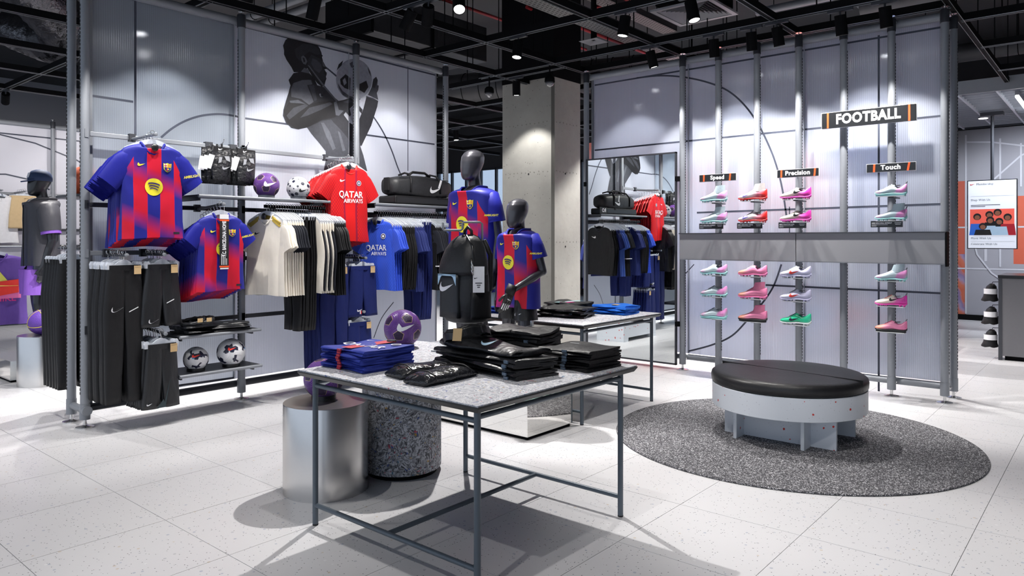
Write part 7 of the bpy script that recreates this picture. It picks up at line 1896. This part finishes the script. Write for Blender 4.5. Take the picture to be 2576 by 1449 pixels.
# ================================================================ beyond the free end of the shoe wall
def f_mural(N, L, tc):
    o = tc.outputs['Object']; s = sep(N, L, o)
    n = noise(N, L, o, 1.3, 4)
    base = mixc(N, L, n.outputs['Fac'], srgb(148, 148, 156), srgb(176, 174, 182))
    w = noise(N, L, o, 3.0, 3)
    dg = mathn(N, L, 'ADD', mathn(N, L, 'MULTIPLY', s[0], 1.4), mathn(N, L, 'ADD', s[2], mathn(N, L, 'MULTIPLY', w.outputs['Fac'], 0.8)))
    st = mathn(N, L, 'FRACT', mathn(N, L, 'MULTIPLY', dg, 2.2))
    r = ramp(N, [(0.0, srgb(196, 96, 70)), (0.35, srgb(206, 118, 92)), (0.6, srgb(150, 150, 190)), (0.8, srgb(120, 120, 168)), (1.0, srgb(206, 120, 96))]); L.new(st, r.inputs[0])
    low = mathn(N, L, 'LESS_THAN', s[2], 1.1)
    pk = mixc(N, L, mathn(N, L, 'MULTIPLY', low, 0.85), srgb(196, 96, 76), r.outputs[0])
    inx = mathn(N, L, 'LESS_THAN', s[0], 0.14)
    inz = mathn(N, L, 'LESS_THAN', s[2], 2.33)
    k = mathn(N, L, 'MULTIPLY', inx, inz)
    right = mathn(N, L, 'MULTIPLY', mathn(N, L, 'GREATER_THAN', s[0], 0.8), mathn(N, L, 'LESS_THAN', mathn(N, L, 'ABSOLUTE', mathn(N, L, 'SUBTRACT', s[2], 1.5)), 0.55))
    c = mixc(N, L, k, base, pk)
    return mixc(N, L, right, c, srgb(206, 96, 70))
M['mural'] = mat_custom('printed mural', f_mural, 0.7)
MW = thing('mural_wall', 'grey and orange printed mural wall with white pitch lines', 'mural', (-2.17, 14.2, 0))
MB().box(0, 5.5, 0, .1, .09, 3.18).build('mural_panel', M['mural'], MW)
MB().box(0, 5.5, -.02, .1, 0, .09).build('black_skirting', M['black'], MW)
MB().box(-.05, 0, -.03, .1, 0, 3.2).build('edge_trim', M['black'], MW)
wl_m = mat('white pitch line', srgb(206, 206, 214), .6)
def mline(pts, w=.025):
    d = []
    for i in range(len(pts) - 1):
        for q in range(5): d.append(tuple(Vector(pts[i]).lerp(Vector(pts[i + 1]), q / 5)))
    d.append(pts[-1]); Lp, Rp = ribbon(d, w); n = len(d)
    mline.k += 1; yk = -.003 - .0012 * mline.k
    MB().add([(p.x, yk, p.y) for p in Lp] + [(p.x, yk, p.y) for p in Rp], [(i, i + 1, n + i + 1, n + i) for i in range(n - 1)]).build('pitch_line', wl_m, MW)
mline.k = 0
mline([(.02, 1.55), (5, 1.55)]); mline([(.02, .86), (5, .86)]); mline([(.14, .1), (.14, 3.1)]); mline([(.62, .9), (.62, 3.0)]); mline([(.9, 2.2), (.9, 2.9)])
mline([(.14, 2.98), (.5, 2.95), (.95, 2.85), (1.3, 2.7)]); mline([(1.3, 2.9), (.9, 2.7), (.55, 2.35), (.3, 1.9), (.22, 1.5), (.3, 1.1), (.5, .8), (.75, .6)])
text('1', .3, wl_m, MW, (.42, -.005, 1.08), (PI / 2, 0, 0), bold=.004)
def f_peach(N, L, tc):
    n = noise(N, L, tc.outputs['Object'], .9, 2); r = ramp(N, [(.3, srgb(90, 120, 190)), (.45, srgb(200, 206, 226)), (.58, srgb(226, 120, 96)), (.75, srgb(120, 96, 170))]); L.new(n.outputs['Fac'], r.inputs[0]); return r.outputs[0]
structure(MB().box(-7.5, -2.25, 10.95, 11.05, 0, 3.1).build('wall_rear_panel', mat_custom('peach and blue print', f_peach, .7)))
# screen
t = thing('info_screen', 'portrait screen reading Membership hung before the mural', 'screen', (-1.465, 12.5, 0))
sx0, sx1, sz0, sz1 = -.305, .305, 1.21, 2.215
MB().box(sx0, sx1, 0, .06, sz0, sz1).build('screen_case', M['black_shiny'], t)
scr = mat('lit white screen', srgb(232, 238, 250), .4, 0, 0.0, emit=0.55)
MB().box(sx0 + .012, sx1 - .012, -.003, .001, sz0 + .012, sz1 - .012).build('screen_face', scr, t)
def emat(n, c, e=.5): return mat(n, c, .5, 0, .05, 20, emit=e)
pic = [emat('screen coral', srgb(238, 100, 84)), emat('screen brown', srgb(120, 76, 58), .7), emat('screen black', (.01, .01, .012), .3), emat('screen denim', srgb(150, 174, 196), .7), emat('screen blue', srgb(40, 90, 180), .7), emat('screen dark red', srgb(150, 26, 40), .7), emat('screen white', (.8, .8, .8), .7)]
pz0, pz1 = sz0 + .2, sz0 + .58
P = [(0, [(-.27, pz0), (.27, pz0), (.27, pz1), (-.27, pz1)])]
for cx_, top, w, skin, clo in ((-.18, .27, .1, 1, 4), (-.03, .30, .07, 1, 2), (.07, .33, .08, 1, 2), (-.02, .22, .08, 1, 3), (.19, .26, .1, 1, 5), (.09, .2, .11, 1, 3), (-.11, .13, .11, 1, 2)):
    P.append((clo, [(cx_ - w, pz0), (cx_ + w, pz0), (cx_ + w * .8, pz0 + top * .62), (cx_ - w * .8, pz0 + top * .62)]))
    P.append((2, circle_pts(.05, 14, cx_, pz0 + top)))
    P.append((skin, circle_pts(.034, 14, cx_, pz0 + top - .012)))
polyset(P, pic, 'screen_picture', t, lambda a, b, k: (a, -.0035 - .0002 * k, b))
ink = mat('screen ink', (.02, .02, .03), .5)
MB().prism(check_pts(.06, -.24, sz1 - .06), -.005, -.004, 'y').build('check_emblem', MATS['red print'], t)
for s_, sz, zz, x_ in (('Membership', .042, sz1 - .06, -.19), ('Shop With Us', .042, sz1 - .29, -.26), ('Move With Us', .042, sz0 + .155, -.26), ('Celebrate With Us', .042, sz0 + .07, -.26)):
    text(s_, sz, ink, t, (x_, -.005, zz), (PI / 2, 0, 0), align='LEFT')
for zz, x1_ in ((sz1 - .365, .10), (sz1 - .385, -.08)): MB().box(-.26, x1_, -.0045, -.004, zz - .004, zz + .004).build('small_print', ink, t)
for zz in (sz1 - .235, sz0 + .11): MB().box(-.26, .27, -.0045, -.004, zz - .001, zz + .001).build('screen_rule', ink, t)
MB().tube([(0, .04, sz1), (0, .04, 3.19)], .022, 12).build('screen_pole', M['tube_dark'], t, 40)
MB().box(-.14, .14, -.05, .12, 3.14, 3.19).build('pole_plate', M['tube_dark'], t)
# lattice ceiling
LT = thing('slatted_lattice', 'pale slatted ceiling lattice over the mural corner', 'ceiling lattice', (-2.3, 10.75, 3.2))
MB().box(0, 6, -.03, 0, -.01, .16).build('lattice_fascia', M['tube'], LT)
lm_ = mat('pale lattice metal', (.5, .53, .6), .5, .2)
sl_me = MB().box(0, 6, -.006, .006, 0, .03).mesh('slat', lm_)
for k in range(18): obj('slat', sl_me, LT, (0, .1 + k * .19, .012))
ru_me = MB().box(-.012, .012, 0, 3.4, -.012, .05).mesh('runner', lm_)
for k in range(14): obj('runner', ru_me, LT, (.25 + k * .42, 0, 0))
for x in (.3, 2.5, 4.8): MB().tube([(x, .05, .1), (x, .05, 1.55)], .006, 6).build('hanger_rod', M['black'], LT)
MB().box(0, 6, 3.38, 3.42, -.01, .1).build('lattice_edge', M['tube_dark'], LT)
t = thing('tube_lamp', 'lit white tube lamp inside the slatted lattice', 'lamp', (-1.02, 10.95, 3.13))
MB().tube([(0, 0, 0), (0, 1.5, 0)], .022, 12).build('tube', M['tube_light'], t, 40); MB().box(-.02, .02, -.02, 1.52, .018, .07).build('lamp_body', M['tube'], t)
t = thing('down_light', 'small round lit downlight in the slatted lattice', 'lamp', (-1.62, 12.9, 3.17)); MB().lathe([(.07, 0), (.07, .02)], 20).build('lamp_body', M['tube'], t); MB().lathe([(.06, -.004), (.06, 0)], 20).build('lamp_lens', M['lens'], t)
spot_light('lattice_glow', (-1.0, 12.3, 3.1), (-1.0, 14.0, .8), 240, 120, .6, .2, (.86, .92, 1))
spot_light('lattice_glow', (.6, 12.3, 3.1), (.6, 14.0, .8), 240, 120, .6, .2, (.86, .92, 1))
# counter with socks
t = thing('grey_counter', 'plain grey counter with socks hung on its end', 'counter', (-1.07, 9.7, 0))
MB().box(.0, 2.2, 0, .7, .05, .915).build('counter_body', mat('mid grey laminate', srgb(108, 108, 112), .55), t, bevel=.003)
MB().box(-.01, 2.21, -.01, .71, .915, .95).build('counter_top', M['black_shiny'], t)
MB().box(-.006, .03, -.006, .03, 0, .915).build('corner_post', M['tube_dark'], t)
MB().box(.05, 2.2, .05, .66, 0, .05).build('counter_plinth', M['black'], t)
for k, z in enumerate((.86, .60, .34)):
    p = thing('sock_bundle', 'black sock bundle with white band on the counter end', 'socks', (-1.15, 9.80, z), 0, 'sock bundles on the counter end')
    rings = []
    for u, rx, rz_ in ((0, .02, .0), (.15, .05, .02), (.45, .062, .03), (.75, .07, .04), (.95, .085, .05), (1, .05, .03)):
        rings.append([(rx * math.cos(a) - .02 * u, .07 * math.sin(a) * (.6 + .5 * u), -.02 - .19 * u + .008 * math.sin(3 * a)) for a in [2 * PI * q / 14 for q in range(14)]])
    MB().loft(rings).build('socks', M['cloth_black'], p, True)
    MB().loft([[(.066 * math.cos(a) - .01, .075 * math.sin(a), zz) for a in [2 * PI * q / 16 for q in range(16)]] for zz in (-.13, -.07)], False, False).build('paper_band', M['paper'], p, True)
    MB().tube([(.0, 0, -.02), (.01, 0, .005), (.08, 0, .01)], .004, 6).build('hang_hook', M['black'], p)
structure(MB().box(-2.25, -2.2, 13.2, 14.2, 0, 3.4).build('wall_return', M['black']))
# small wall sign between shirt wall and mannequin
t = thing('player_card', 'small black card beside the mannequin reading RO', 'sign', (-5.3, 5.44, 1.69), FX)
MB().box(-.05, .12, -.003, .003, 0, .09).build('card_board', M['blackprint'], t); text('RO', .07, M['white'], t, (.02, -.004, .045), (PI / 2, 0, 0), bold=.002)
